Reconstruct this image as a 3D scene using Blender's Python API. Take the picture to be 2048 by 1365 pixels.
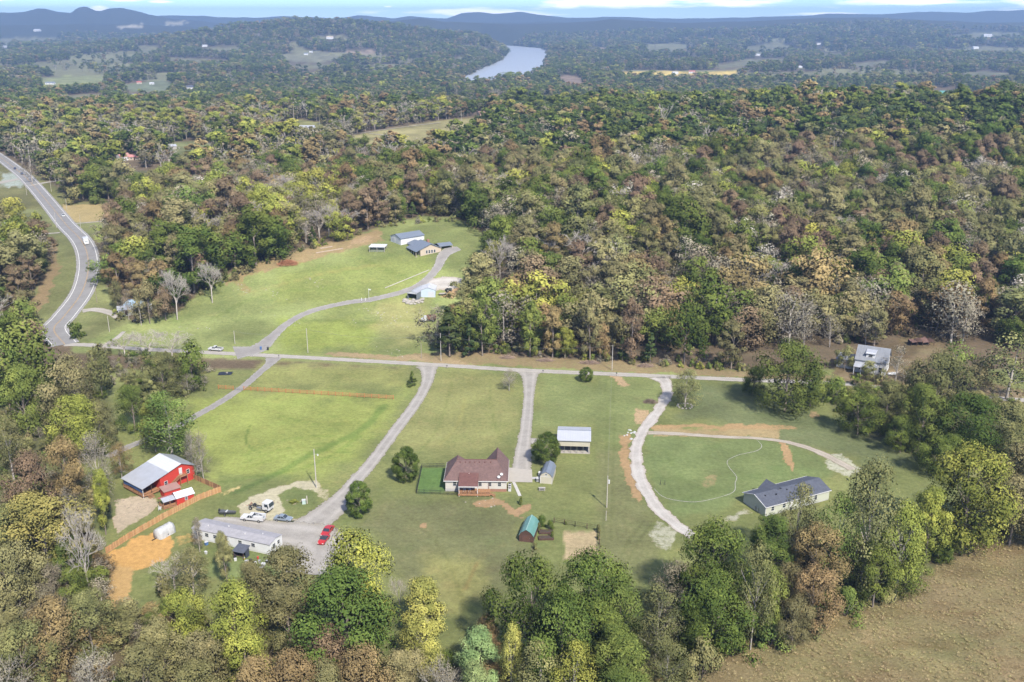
import bpy, bmesh, math, random
import numpy as np
from mathutils import Vector, Matrix
for _o in list(bpy.data.objects): bpy.data.objects.remove(_o, do_unlink=True)
SC = bpy.context.scene
COL = SC.collection
R = math.radians
# ---------------------------------------------------------------- camera
FPX, CH, PITCH = 1950.0, 120.0, R(18.2)
cam_d = bpy.data.cameras.new('camera'); cam = bpy.data.objects.new('camera', cam_d); COL.objects.link(cam)
cam.location = (0, 0, CH); cam.rotation_euler = (math.pi/2 - PITCH, 0, 0)
cam_d.sensor_width = 36; cam_d.lens = 36*FPX/2048; cam_d.clip_start = 1; cam_d.clip_end = 120000
SC.camera = cam
# ---------------------------------------------------------------- sky, sun, exposure
SUN_EL, SUN_AZ = R(45), math.atan2(0.42, -0.90)     # azimuth from +Y towards +X
world = bpy.data.worlds.new('World'); SC.world = world; world.use_nodes = True
wn = world.node_tree; wn.nodes.clear()
def _wnode(t, **k):
    n = wn.nodes.new(t)
    for a, b in k.items(): setattr(n, a, b)
    return n
w_out = _wnode('ShaderNodeOutputWorld'); w_bg = _wnode('ShaderNodeBackground'); w_bg.inputs[1].default_value = 0.15
w_sky = _wnode('ShaderNodeTexSky', sky_type='NISHITA', sun_disc=False, sun_elevation=SUN_EL, sun_rotation=SUN_AZ)
w_sky.altitude = 3000; w_sky.air_density = 1.0; w_sky.dust_density = 0.0; w_sky.ozone_density = 2.5
# broken cumulus all round the sky, flattened towards the horizon
w_tc = _wnode('ShaderNodeTexCoord'); w_sep = _wnode('ShaderNodeSeparateXYZ')
wn.links.new(w_tc.outputs['Generated'], w_sep.inputs[0])
def _wm(op, a, b=None, clamp=False):
    n = _wnode('ShaderNodeMath', operation=op, use_clamp=clamp)
    for i, v in enumerate((a, b)):
        if v is None: continue
        if isinstance(v, (int, float)): n.inputs[i].default_value = v
        else: wn.links.new(v, n.inputs[i])
    return n.outputs[0]
w_az = _wm('ARCTAN2', w_sep.outputs[0], w_sep.outputs[1])
w_el = _wm('ARCSINE', w_sep.outputs[2])
w_elp = _wm('POWER', _wm('MAXIMUM', w_el, 0.0), 0.62)
w_cmb = _wnode('ShaderNodeCombineXYZ')
wn.links.new(_wm('MULTIPLY', w_az, 8.0), w_cmb.inputs[0]); wn.links.new(_wm('MULTIPLY', w_elp, 26.0), w_cmb.inputs[1]); w_cmb.inputs[2].default_value = 9.4
w_n = _wnode('ShaderNodeTexNoise'); w_n.inputs['Scale'].default_value = 1.0; w_n.inputs['Detail'].default_value = 7; w_n.inputs['Roughness'].default_value = 0.55
wn.links.new(w_cmb.outputs[0], w_n.inputs['Vector'])
w_cmb2 = _wnode('ShaderNodeCombineXYZ'); wn.links.new(_wm('MULTIPLY', w_az, 34.0), w_cmb2.inputs[0]); wn.links.new(_wm('MULTIPLY', w_el, 190.0), w_cmb2.inputs[1])
w_n2 = _wnode('ShaderNodeTexNoise'); w_n2.inputs['Scale'].default_value = 1.0; w_n2.inputs['Detail'].default_value = 5; wn.links.new(w_cmb2.outputs[0], w_n2.inputs['Vector'])
# banks of cumulus standing over the horizon: (column, row, half length, half height) as seen from here
w_bank = None
for bx, by, rx, ry in ((1310, 8, 190, 13), (1440, 12, 70, 8), (1850, 14, 190, 9), (1990, 16, 110, 14), (1620, 31, 90, 4), (40, 29, 70, 7), (240, 22, 20, 8), (300, 4, 60, 6), (360, 10, 25, 3), (965, 28, 120, 8), (1130, 16, 25, 4), (790, 17, 14, 3), (-200, 18, 120, 12), (2300, 12, 160, 14), (2700, 20, 200, 14), (-600, 22, 160, 10)):
    u = _wm('DIVIDE', _wm('SUBTRACT', w_az, math.atan((bx-1024)/FPX)), rx/FPX); v = _wm('DIVIDE', _wm('SUBTRACT', w_el, (42-by)/FPX), ry/FPX)
    g = _wm('EXPONENT', _wm('MULTIPLY', _wm('ADD', _wm('MULTIPLY', u, u), _wm('MULTIPLY', v, v)), -1.0))
    w_bank = g if w_bank is None else _wm('MAXIMUM', w_bank, g)
w_low = _wnode('ShaderNodeMapRange'); wn.links.new(w_el, w_low.inputs[0]); w_low.inputs[1].default_value = .02; w_low.inputs[2].default_value = .08; w_low.inputs[3].default_value = -.10; w_low.inputs[4].default_value = 0.
w_f = _wm('ADD', _wm('ADD', w_n.outputs[0], _wm('MULTIPLY', w_bank, .30)), _wm('ADD', _wm('MULTIPLY', _wm('SUBTRACT', w_n2.outputs[0], .5), .22), w_low.outputs[0]))
w_r = _wnode('ShaderNodeValToRGB'); w_r.color_ramp.elements[0].position = 0.53; w_r.color_ramp.elements[1].position = 0.70
wn.links.new(w_f, w_r.inputs[0])
w_shade = _wnode('ShaderNodeValToRGB'); w_shade.color_ramp.elements[0].position = 0.56; w_shade.color_ramp.elements[1].position = 0.85
w_shade.color_ramp.elements[0].color = (12., 11.8, 11.6, 1); w_shade.color_ramp.elements[1].color = (9., 9.3, 10., 1)
wn.links.new(w_f, w_shade.inputs[0])
w_blue = _wnode('ShaderNodeMix', data_type='RGBA', blend_type='MULTIPLY'); w_blue.inputs['Factor'].default_value = 1.0; w_blue.inputs['B'].default_value = (.52, .66, .88, 1)
wn.links.new(w_sky.outputs[0], w_blue.inputs['A'])
w_mix = _wnode('ShaderNodeMix', data_type='RGBA')
wn.links.new(w_r.outputs[0], w_mix.inputs['Factor']); wn.links.new(w_blue.outputs['Result'], w_mix.inputs['A']); wn.links.new(w_shade.outputs[0], w_mix.inputs['B'])
wn.links.new(w_mix.outputs['Result'], w_bg.inputs[0]); wn.links.new(w_bg.outputs[0], w_out.inputs[0])
sun_d = bpy.data.lights.new('sun', 'SUN'); sun = bpy.data.objects.new('sun', sun_d); COL.objects.link(sun)
sun_d.energy = 4.6; sun_d.angle = R(2.5); sun_d.color = (1.0, 0.95, 0.87)
_sd = Vector((math.sin(SUN_AZ)*math.cos(SUN_EL), math.cos(SUN_AZ)*math.cos(SUN_EL), math.sin(SUN_EL)))
sun.rotation_euler = _sd.to_track_quat('Z', 'Y').to_euler(); sun.location = (0, -50, 200)
vs = SC.view_settings; vs.view_transform = 'Standard'; vs.look = 'None'; vs.exposure = 1.0; vs.gamma = 1; vs.use_curve_mapping = False
cy = SC.cycles; cy.use_denoising = True; cy.max_bounces = 5; cy.diffuse_bounces = 3; cy.glossy_bounces = 2; cy.transmission_bounces = 3
cy.volume_bounces = 0; cy.transparent_max_bounces = 4; cy.use_adaptive_sampling = True; cy.adaptive_threshold = 0.02
cy.caustics_reflective = False; cy.caustics_refractive = False
# ---------------------------------------------------------------- the lie of the land
def sst(a, b, x):
    t = np.clip((x-a)/(b-a), 0, 1); return t*t*(3-2*t)
_hr = np.random.RandomState(5); _HT = _hr.rand(256, 256)
def vnoise(x, y):
    xi = np.floor(x).astype(int); yi = np.floor(y).astype(int); fx = x-xi; fy = y-yi
    fx = fx*fx*(3-2*fx); fy = fy*fy*(3-2*fy)
    a = _HT[xi % 256, yi % 256]; b = _HT[(xi+1) % 256, yi % 256]; c = _HT[xi % 256, (yi+1) % 256]; d = _HT[(xi+1) % 256, (yi+1) % 256]
    return (a*(1-fx)+b*fx)*(1-fy)+(c*(1-fx)+d*fx)*fy
def fbm(x, y, o=4):
    s = 0; a = .5; t = 0
    for i in range(o):
        s = s+a*vnoise(x+17.3*i, y+9.1*i); t += a; a *= .5; x = x*2.03; y = y*2.03
    return s/t
# skyline of the far ranges: (direction in photo columns, crest rows)
SKY_A = np.array([(-900, 34), (-400, 30), (-100, 31), (0, 27), (70, 28), (100, 26), (125, 20), (140, 21), (165, 28), (188, 30), (203, 21), (218, 18), (232, 24), (244, 25), (262, 19), (288, 18), (305, 22), (335, 31), (380, 37), (480, 45), (620, 48), (2900, 48)], float)
SKY_B = np.array([(-900, 36), (300, 37), (380, 35), (480, 36), (560, 37), (640, 36), (690, 37), (730, 34), (760, 36), (800, 38), (830, 36), (900, 38), (930, 33), (960, 32), (990, 34), (1040, 32), (1075, 35), (1130, 38), (1200, 37), (1350, 38), (1500, 36), (1560, 35), (1620, 33), (1700, 34), (1790, 31), (1900, 32), (1990, 29), (2048, 30), (2300, 32), (2900, 34)], float)
SKY_C = np.array([(-900, 50), (600, 50), (680, 45), (720, 41), (770, 45), (820, 40), (850, 38), (890, 44), (960, 47), (1100, 48), (1180, 46), (1215, 43), (1260, 45), (1330, 48), (1500, 49), (1700, 46), (1900, 48), (2900, 48)], float)
SKY_B[:, 1] = 36+(SKY_B[:, 1]-36)*1.7-.5; SKY_C[:, 1] = 46+(SKY_C[:, 1]-46)*1.3
def H(x, y):
    x = np.asarray(x, float); y = np.asarray(y, float)
    ys = np.maximum(y, 1.0)
    h = np.zeros(np.broadcast(x, y).shape)
    h = h+19*np.exp(-((x+28)/135)**2/2)*np.exp(-((y-500)/95)**2/2)*sst(352, 455, y)
    h = h+(40*np.exp(-((x-600)/320)**2/2)+9*np.exp(-((x-150)/160)**2/2))*np.exp(-((y-900)/260)**2/2)*sst(370, 700, y)
    h = h+10*np.exp(-((x+300)/200)**2/2)*np.exp(-((y-900)/200)**2/2)
    if y.size and y.max() < 640: return h      # nothing farther out reaches the near ground
    h = h-38*sst(1150, 2300, y)
    h = h+20*(fbm(x/430+3, y/430+8, 3)-.5)*sst(650, 1400, y)
    h = h+44*(fbm(x/1500+13, y/1500+2, 3)-.45)*sst(2600, 4500, y)
    h = h+135*np.exp(-((x+950)/620)**2/2)*np.exp(-((y-5200)/650)**2/2)
    h = h+70*np.exp(-((x-2300)/900)**2/2)*np.exp(-((y-6500)/900)**2/2)*(.6+.8*fbm(x/700, y/700, 2))
    p = 1024+FPX*x/ys
    for tab, d, s in ((SKY_C, 7600., 520.), (SKY_A, 9300., 560.), (SKY_B, 11600., 620.)):
        crest = 120+(42-np.interp(p, tab[:, 0], tab[:, 1]))/FPX*d*1.05+38
        h = h+np.maximum(crest, 0)*np.exp(-((y-d)/s)**2/2)*(.93+.1*fbm(x/300, y/500, 3))
    # the river lies in a trough
    rv = river_mask(x, y)
    h = h*(1-rv)+RIVER_Z*rv
    return h
RIVER_Z = -44.0
# centre line (x, y, half width) of the river, in metres
RIV = np.array([(-130, 2700, 55), (-45, 2960, 85), (0, 3500, 100), (50, 4300, 82), (90, 5300, 100), (60, 6200, 110), (-90, 6900, 90), (-330, 7300, 70)], float)
def river_dist(x, y):
    d = np.full(np.broadcast(x, y).shape, 1e9)
    for a, b in zip(RIV[:-1], RIV[1:]):
        dx, dy = b[0]-a[0], b[1]-a[1]; t = np.clip(((x-a[0])*dx+(y-a[1])*dy)/(dx*dx+dy*dy), 0, 1)
        dd = np.hypot(x-a[0]-t*dx, y-a[1]-t*dy)-(a[2]+t*(b[2]-a[2])); d = np.minimum(d, dd)
    return d
def river_mask(x, y):
    return 1-sst(0, 140, river_dist(x, y))
_cp, _sp = math.cos(PITCH), math.sin(PITCH)
def proj(x, y, z):
    """photo column and row (2048 wide) of a point; tells which ground belongs to which meadow or wood"""
    zz = z-CH; dep = y*_cp-zz*_sp; up = y*_sp+zz*_cp
    dep = np.maximum(dep, 1e-3)
    return 1024+FPX*x/dep, 682.5-FPX*up/dep
def P(px, py, off=0.0):
    """the point of the ground seen at that place of the photograph"""
    dx = (px-1024)/FPX; dv = (682.5-py)/FPX
    d = np.array([dx, _cp+dv*_sp, -_sp+dv*_cp]); 
    t = np.geomspace(90, 638/d[1], 160); X = d[0]*t; Y = d[1]*t; Z = CH+d[2]*t
    below = Z < H(X, Y)
    if not below.any():
        t = np.geomspace(600, 20000, 300); X = d[0]*t; Y = d[1]*t; Z = CH+d[2]*t; below = Z < H(X, Y)
    i = int(np.argmax(below)) if below.any() else len(t)-1
    a, b = t[max(i-1, 0)], t[i]
    for _ in range(24):
        m = (a+b)/2
        if CH+d[2]*m < float(H(d[0]*m, d[1]*m)): b = m
        else: a = m
    return Vector((d[0]*b, d[1]*b, float(H(d[0]*b, d[1]*b))+off))
def gz(x, y): return float(H(x, y))
def pxm(v):
    """photo pixels per metre, and sine and cosine of the look-down angle, at a point"""
    dep = v[1]*_cp-(v[2]-CH)*_sp; r = math.sqrt(v[0]**2+v[1]**2+(v[2]-CH)**2)
    return FPX/dep, (CH-v[2])/r, math.sqrt(max(0, 1-((CH-v[2])/r)**2))
# ---------------------------------------------------------------- materials
MATS = {}
def nodes_of(name):
    m = bpy.data.materials.new(name); m.use_nodes = True; nt = m.node_tree; nt.nodes.clear(); MATS[name] = m
    def N(t, ins=None, **k):
        n = nt.nodes.new(t)
        for a, b in k.items(): setattr(n, a, b)
        for a, b in (ins or {}).items():
            s = n.inputs[a]
            if isinstance(b, bpy.types.NodeSocket): nt.links.new(b, s)
            else: s.default_value = b
        return n
    return m, nt, N
def c4(c): return (c[0], c[1], c[2], 1)
def mat(name, col, rough=.7, metal=0., var=.12, scale=.6, bump=0., bscale=8., spec=.4, stain=None, stain_amt=.3, stain_scale=.25, stripes=None):
    """a plain surface: base colour broken up by two noises, optional stains, optional ribs"""
    if name in MATS: return MATS[name]
    col = [q*.78 for q in col]; stain = stain and [q*.78 for q in stain]
    m, nt, N = nodes_of(name)
    tc = N('ShaderNodeTexCoord').outputs['Object']
    n1 = N('ShaderNodeTexNoise', {'Vector': tc, 'Scale': scale, 'Detail': 6, 'Roughness': .6}).outputs[0]
    mr = N('ShaderNodeMapRange', {'Value': n1, 'From Min': .25, 'From Max': .75, 'To Min': 1-var, 'To Max': 1+var}).outputs[0]
    c = N('ShaderNodeVectorMath', {0: tuple(col), 1: mr}, operation='MULTIPLY').outputs[0]
    if stain:
        n2 = N('ShaderNodeTexNoise', {'Vector': tc, 'Scale': stain_scale, 'Detail': 8, 'Roughness': .7}).outputs[0]
        f = N('ShaderNodeMapRange', {'Value': n2, 'From Min': .5, 'From Max': .72, 'To Min': 0., 'To Max': stain_amt}).outputs[0]
        c = N('ShaderNodeMix', {'Factor': f, 'A': c, 'B': c4(stain)}, data_type='RGBA').outputs['Result']
    b = N('ShaderNodeBsdfPrincipled', {'Base Color': c, 'Roughness': rough, 'Metallic': metal, 'Specular IOR Level': spec})
    h = None
    if stripes:
        sv = N('ShaderNodeSeparateXYZ', {0: tc}).outputs[stripes[0]]
        w = N('ShaderNodeMath', {0: N('ShaderNodeMath', {0: sv, 1: stripes[1]}, operation='MULTIPLY').outputs[0]}, operation='SINE').outputs[0]
        h = N('ShaderNodeMath', {0: w, 1: stripes[2]}, operation='MULTIPLY').outputs[0]
    if bump:
        n3 = N('ShaderNodeTexNoise', {'Vector': tc, 'Scale': bscale, 'Detail': 4}).outputs[0]
        n3 = N('ShaderNodeMath', {0: n3, 1: bump}, operation='MULTIPLY').outputs[0]
        h = n3 if h is None else N('ShaderNodeMath', {0: h, 1: n3}, operation='ADD').outputs[0]
    if h is not None:
        nt.links.new(N('ShaderNodeBump', {'Height': h, 'Strength': 1., 'Distance': 1.}).outputs[0], b.inputs['Normal'])
    nt.links.new(b.outputs[0], N('ShaderNodeOutputMaterial').inputs[0])
    return m
# ---------------------------------------------------------------- mesh helpers
def link(o, parent=None):
    COL.objects.link(o)
    if parent is not None: o.parent = parent
    return o
def mesh_from(name, V, F, m=None, smooth=False):
    me = bpy.data.meshes.new(name)
    if isinstance(F, np.ndarray):
        k = F.shape[1]; me.vertices.add(len(V)); me.vertices.foreach_set('co', np.asarray(V, np.float32).ravel())
        me.loops.add(F.size); me.loops.foreach_set('vertex_index', F.ravel().astype(np.int32))
        me.polygons.add(len(F)); me.polygons.foreach_set('loop_start', np.arange(0, F.size, k, dtype=np.int32))
        me.polygons.foreach_set('loop_total', np.full(len(F), k, np.int32))
        me.update(calc_edges=True); me.validate()
    else:
        me.from_pydata([tuple(v) for v in V], [], F); me.update()
    if smooth: me.polygons.foreach_set('use_smooth', np.ones(len(me.polygons), bool))
    if m is not None: me.materials.append(m)
    return me
def tag(o, label=None, cat=None, group=None, kind=None):
    if label: o['label'] = label
    if cat: o['category'] = cat
    if group: o['group'] = group
    if kind: o['kind'] = kind
    return o
def empty(name, loc, rz=0, label=None, cat=None, group=None):
    o = bpy.data.objects.new(name, None); o.location = loc; o.rotation_euler = (0, 0, rz); o.empty_display_size = .3
    link(o); return tag(o, label, cat, group)
class MB:
    """collects boxes, bars, tubes and faces in a thing's own frame; build() links them as one mesh object"""
    def __init__(s): s.V = []; s.F = []
    def add(s, vs, fs):
        n = len(s.V); s.V += [tuple(v) for v in vs]; s.F += [tuple(i+n for i in f) for f in fs]; return s
    def box(s, x0, x1, y0, y1, z0, z1):
        return s.add([(x0, y0, z0), (x1, y0, z0), (x1, y1, z0), (x0, y1, z0), (x0, y0, z1), (x1, y0, z1), (x1, y1, z1), (x0, y1, z1)],
                     [(0, 3, 2, 1), (4, 5, 6, 7), (0, 1, 5, 4), (1, 2, 6, 5), (2, 3, 7, 6), (3, 0, 4, 7)])
    def cbox(s, x, y, z, sx, sy, sz): return s.box(x-sx/2, x+sx/2, y-sy/2, y+sy/2, z, z+sz)
    def hexa(s, b, t): # four bottom and four top corners, same turn
        return s.add(list(b)+list(t), [(0, 3, 2, 1), (4, 5, 6, 7), (0, 1, 5, 4), (1, 2, 6, 5), (2, 3, 7, 6), (3, 0, 4, 7)])
    def slab(s, pts, th): # polygon extruded downwards by th
        n = len(pts); lo = [(p[0], p[1], p[2]-th) for p in pts]
        return s.add(list(pts)+lo, [tuple(range(n)), tuple(range(2*n-1, n-1, -1))]+[(i, i+n, (i+1) % n+n, (i+1) % n) for i in range(n)])
    def prism(s, prof, x0, x1): # profile in (y,z) pulled along x
        n = len(prof); return s.add([(x0, p[0], p[1]) for p in prof]+[(x1, p[0], p[1]) for p in prof],
                                    [tuple(range(n-1, -1, -1)), tuple(range(n, 2*n))]+[(i, (i+1) % n, (i+1) % n+n, i+n) for i in range(n)])
    def prismx(s, prof, y0, y1): # profile in (x,z) pulled along y
        n = len(prof); return s.add([(p[0], y0, p[1]) for p in prof]+[(p[0], y1, p[1]) for p in prof],
                                    [tuple(range(n)), tuple(range(2*n-1, n-1, -1))]+[(i, i+n, (i+1) % n+n, (i+1) % n) for i in range(n)])
    def bar(s, a, b, w, h=None): # square bar between two points
        return s.tube([a, b], [w/2*1.414, (h or w)/2*1.414], 4, caps=True)
    def tube(s, pts, rad, n=6, caps=True):
        pts = [Vector(p) for p in pts]; rings = []
        for i, p in enumerate(pts):
            d = (pts[min(i+1, len(pts)-1)]-pts[max(i-1, 0)]).normalized()
            u = d.cross(Vector((0, 0, 1)));  u = u.normalized() if u.length > 1e-4 else Vector((1, 0, 0)); v = d.cross(u)
            r = rad[i] if isinstance(rad, (list, tuple)) else rad
            rings.append([p+(u*math.cos(6.28318*(k+.5)/n)+v*math.sin(6.28318*(k+.5)/n))*r for k in range(n)])
        vs = [q for r_ in rings for q in r_]; fs = []
        for i in range(len(pts)-1):
            for k in range(n): a = i*n+k; b = i*n+(k+1) % n; fs.append((a, b, b+n, a+n))
        if caps: fs += [tuple(range(n-1, -1, -1)), tuple(range((len(pts)-1)*n, len(pts)*n))]
        return s.add(vs, fs)
    def cyl(s, x, y, z, r, h, n=12, r2=None): return s.tube([(x, y, z), (x, y, z+h)], [r, r if r2 is None else r2], n)
    def wheel(s, x, y, z, r, w, n=14): return s.tube([(x-w/2, y, z), (x+w/2, y, z)], r, n)
    def build(s, name, m, parent=None, smooth=False, bevel=0., label=None):
        me = mesh_from(name, s.V, s.F, m, smooth); 
        bm = bmesh.new(); bm.from_mesh(me); bmesh.ops.recalc_face_normals(bm, faces=bm.faces)
        if bevel: bmesh.ops.bevel(bm, geom=list(bm.edges), offset=bevel, segments=2, affect='EDGES', clamp_overlap=True)
        bm.to_mesh(me); bm.free()
        o = bpy.data.objects.new(name, me); link(o, parent)
        if label: o['label'] = label
        return o
def copy_tree(o, parent=None):
    c = o.copy(); COL.objects.link(c); c.parent = parent
    for ch in o.children: copy_tree(ch, c)
    return c
def in_poly(poly, X, Y):
    """distance inside (positive) or outside (negative) a polygon, in the polygon's own unit"""
    poly = np.asarray(poly, float); n = len(poly); inside = np.zeros(X.shape, bool); d2 = np.full(X.shape, 1e18)
    for i in range(n):
        ax, ay = poly[i]; bx, by = poly[(i+1) % n]
        cond = ((ay > Y) != (by > Y)); 
        with np.errstate(divide='ignore', invalid='ignore'):
            xi = (bx-ax)*(Y-ay)/(by-ay+1e-12)+ax
        inside ^= cond & (X < xi)
        dx, dy = bx-ax, by-ay; t = np.clip(((X-ax)*dx+(Y-ay)*dy)/(dx*dx+dy*dy+1e-9), 0, 1)
        d2 = np.minimum(d2, (X-ax-t*dx)**2+(Y-ay-t*dy)**2)
    return np.where(inside, 1, -1)*np.sqrt(d2)
def smooth_path(pts, k=8):
    """Catmull-Rom through points (tuples of any length)"""
    p = [np.array(q, float) for q in pts]; p = [2*p[0]-p[1]]+p+[2*p[-1]-p[-2]]; out = []
    for i in range(1, len(p)-2):
        for j in range(k):
            t = j/k; a, b, c, d = p[i-1], p[i], p[i+1], p[i+2]
            out.append(.5*((2*b)+(-a+c)*t+(2*a-5*b+4*c-d)*t*t+(-a+3*b-3*c+d)*t**3))
    out.append(p[-2]); return out
# ---------------------------------------------------------------- ground: what grows where (rows and columns of the photograph)
ROAD_MAIN = [(130, 690, 0), (108, 660, 0), (128, 634, 0), (160, 592, 0), (173, 560, 0), (177, 530, 0), (172, 500, 0), (158, 476, 0), (134, 452, 0), (108, 420, 0), (78, 384, 0), (48, 352, 0), (15, 326, 0), (-30, 296, 0)]
CLEAR = {
 'hill': [(150, 690), (205, 650), (300, 640), (352, 628), (395, 592), (440, 556), (520, 532), (600, 504), (690, 484), (760, 455), (850, 434), (922, 442), (968, 472), (978, 520), (930, 556), (925, 600), (885, 625), (868, 700), (1000, 718), (1240, 728), (1500, 748), (1660, 765), (1660, 800), (1500, 760), (1000, 745), (600, 720), (150, 705)],
 'roadside': [(-60, 300), (0, 310), (55, 345), (110, 372), (140, 405), (250, 408), (252, 446), (205, 452), (182, 470), (195, 520), (205, 560), (235, 600), (255, 645), (150, 690), (100, 670), (30, 645), (92, 540), (86, 474), (0, 445), (-60, 400)],
 'yard': [(1668, 762), (1680, 722), (1725, 705), (1790, 690), (1810, 672), (1870, 668), (1905, 695), (1950, 762), (2100, 795), (2100, 815), (1960, 800), (1800, 790)],
 'pasture': [(690, 276), (760, 262), (890, 241), (955, 236), (962, 262), (895, 275), (842, 296), (770, 290), (715, 296)],
 'pasture2': [(545, 254), (600, 240), (640, 246), (665, 262), (620, 272), (560, 272)],
 'paddock': [(312, 300), (345, 286), (400, 282), (448, 298), (420, 312), (350, 318)],
 'glade': [(590, 330), (680, 322), (735, 312), (760, 318), (720, 332), (640, 340)],
 'nook': [(205, 345), (300, 342), (420, 356), (470, 366), (400, 374), (300, 368), (215, 360)],
 'far_a': [(80, 160), (130, 151), (215, 153), (205, 170), (130, 174), (85, 176)],
 'far_b': [(240, 170), (330, 160), (350, 170), (330, 186), (262, 184)],
 'far_c': [(560, 112), (640, 104), (700, 116), (640, 126), (570, 122)],
 'far_d': [(410, 96), (480, 92), (480, 103), (420, 104)],
 'far_e': [(270, 94), (310, 92), (330, 100), (290, 106)],
 'far_f': [(330, 116), (450, 121), (470, 128), (400, 130), (340, 124)],
 'far_g': [(0, 78), (90, 74), (140, 78), (100, 86), (0, 92)],
 'far_h': [(230, 52), (285, 51), (288, 56), (235, 57)],
 'far_i': [(330, 46), (372, 42), (368, 49), (335, 53)],
 'far_j': [(690, 101), (745, 100), (755, 108), (700, 110)],
 'far_l': [(630, 74), (690, 72), (700, 80), (640, 82)],
 'gold': [(1240, 145), (1330, 143), (1400, 146), (1474, 142), (1470, 150), (1380, 153), (1310, 151), (1250, 152)],
 'tilled': [(1112, 158), (1135, 151), (1165, 158), (1170, 170), (1130, 172)],
 'far_m': [(1178, 97), (1213, 96), (1215, 104), (1185, 104)],
 'far_n': [(1478, 100), (1530, 88), (1565, 88), (1600, 100), (1540, 104)],
 'far_o': [(1430, 132), (1500, 120), (1570, 117), (1575, 124), (1500, 130), (1445, 140)],
 'far_p': [(1890, 74), (1960, 66), (2048, 66), (2048, 78), (1950, 80)],
 'far_q': [(1905, 156), (1970, 142), (2020, 152), (1980, 160)],
 'far_r': [(1930, 194), (1960, 190), (1988, 193), (1985, 203), (1938, 202)],
 'far_s': [(1640, 108), (1690, 106), (1690, 112), (1650, 114)],
 'far_t': [(1930, 97), (1990, 93), (2010, 100), (1950, 104)],
 'far_v': [(130, 192), (205, 188), (214, 198), (140, 204)], 'far_w': [(556, 134), (640, 128), (706, 133), (620, 139)], 'far_x': [(905, 118), (930, 112), (935, 120), (912, 126)], 'far_y': [(1700, 128), (1770, 122), (1790, 128), (1715, 136)], 'far_z': [(1290, 100), (1370, 96), (1380, 102), (1300, 107)],
 'far_u': [(400, 58), (440, 55), (500, 56), (440, 62)],
}
G_LAWN = (.175, .170, .062); G_LAWN2 = (.135, .137, .050); G_LUSH = (.19, .20, .035); G_DRY = (.24, .19, .085); G_FLOOR = (.135, .102, .064)
G_PALE = (.30, .25, .13)
CLEARCOL = {'hill': (.185, .192, .070), 'roadside': (.155, .150, .062), 'yard': (.16, .12, .065), 'pasture': (.28, .25, .11), 'pasture2': (.22, .215, .085), 'paddock': (.17, .18, .075), 'glade': (.15, .16, .065),
            'nook': (.13, .13, .06), 'gold': (.56, .42, .12), 'tilled': (.24, .18, .13), 'far_r': (.20, .27, .09), 'far_a': (.22, .235, .10), 'far_b': (.16, .18, .10), 'far_c': (.19, .185, .11), 'far_j': (.28, .21, .15), 'far_m': (.30, .22, .16), 'far_h': (.45, .40, .30), 'far_i': (.34, .31, .22), 'far_q': (.13, .13, .07)}
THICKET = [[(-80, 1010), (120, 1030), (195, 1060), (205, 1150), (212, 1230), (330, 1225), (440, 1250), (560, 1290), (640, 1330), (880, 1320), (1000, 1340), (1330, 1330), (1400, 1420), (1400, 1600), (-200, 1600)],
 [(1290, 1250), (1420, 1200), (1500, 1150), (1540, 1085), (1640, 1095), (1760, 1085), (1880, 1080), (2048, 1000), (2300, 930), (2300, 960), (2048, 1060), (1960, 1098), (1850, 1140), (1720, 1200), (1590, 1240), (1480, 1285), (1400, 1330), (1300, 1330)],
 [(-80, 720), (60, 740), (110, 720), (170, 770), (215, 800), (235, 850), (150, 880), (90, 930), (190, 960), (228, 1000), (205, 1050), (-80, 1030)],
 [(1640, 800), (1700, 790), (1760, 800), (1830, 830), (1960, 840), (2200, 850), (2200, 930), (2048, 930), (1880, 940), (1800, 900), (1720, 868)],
 [(170, 700), (360, 712), (420, 740), (420, 785), (380, 800), (300, 790), (200, 780)]]
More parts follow.
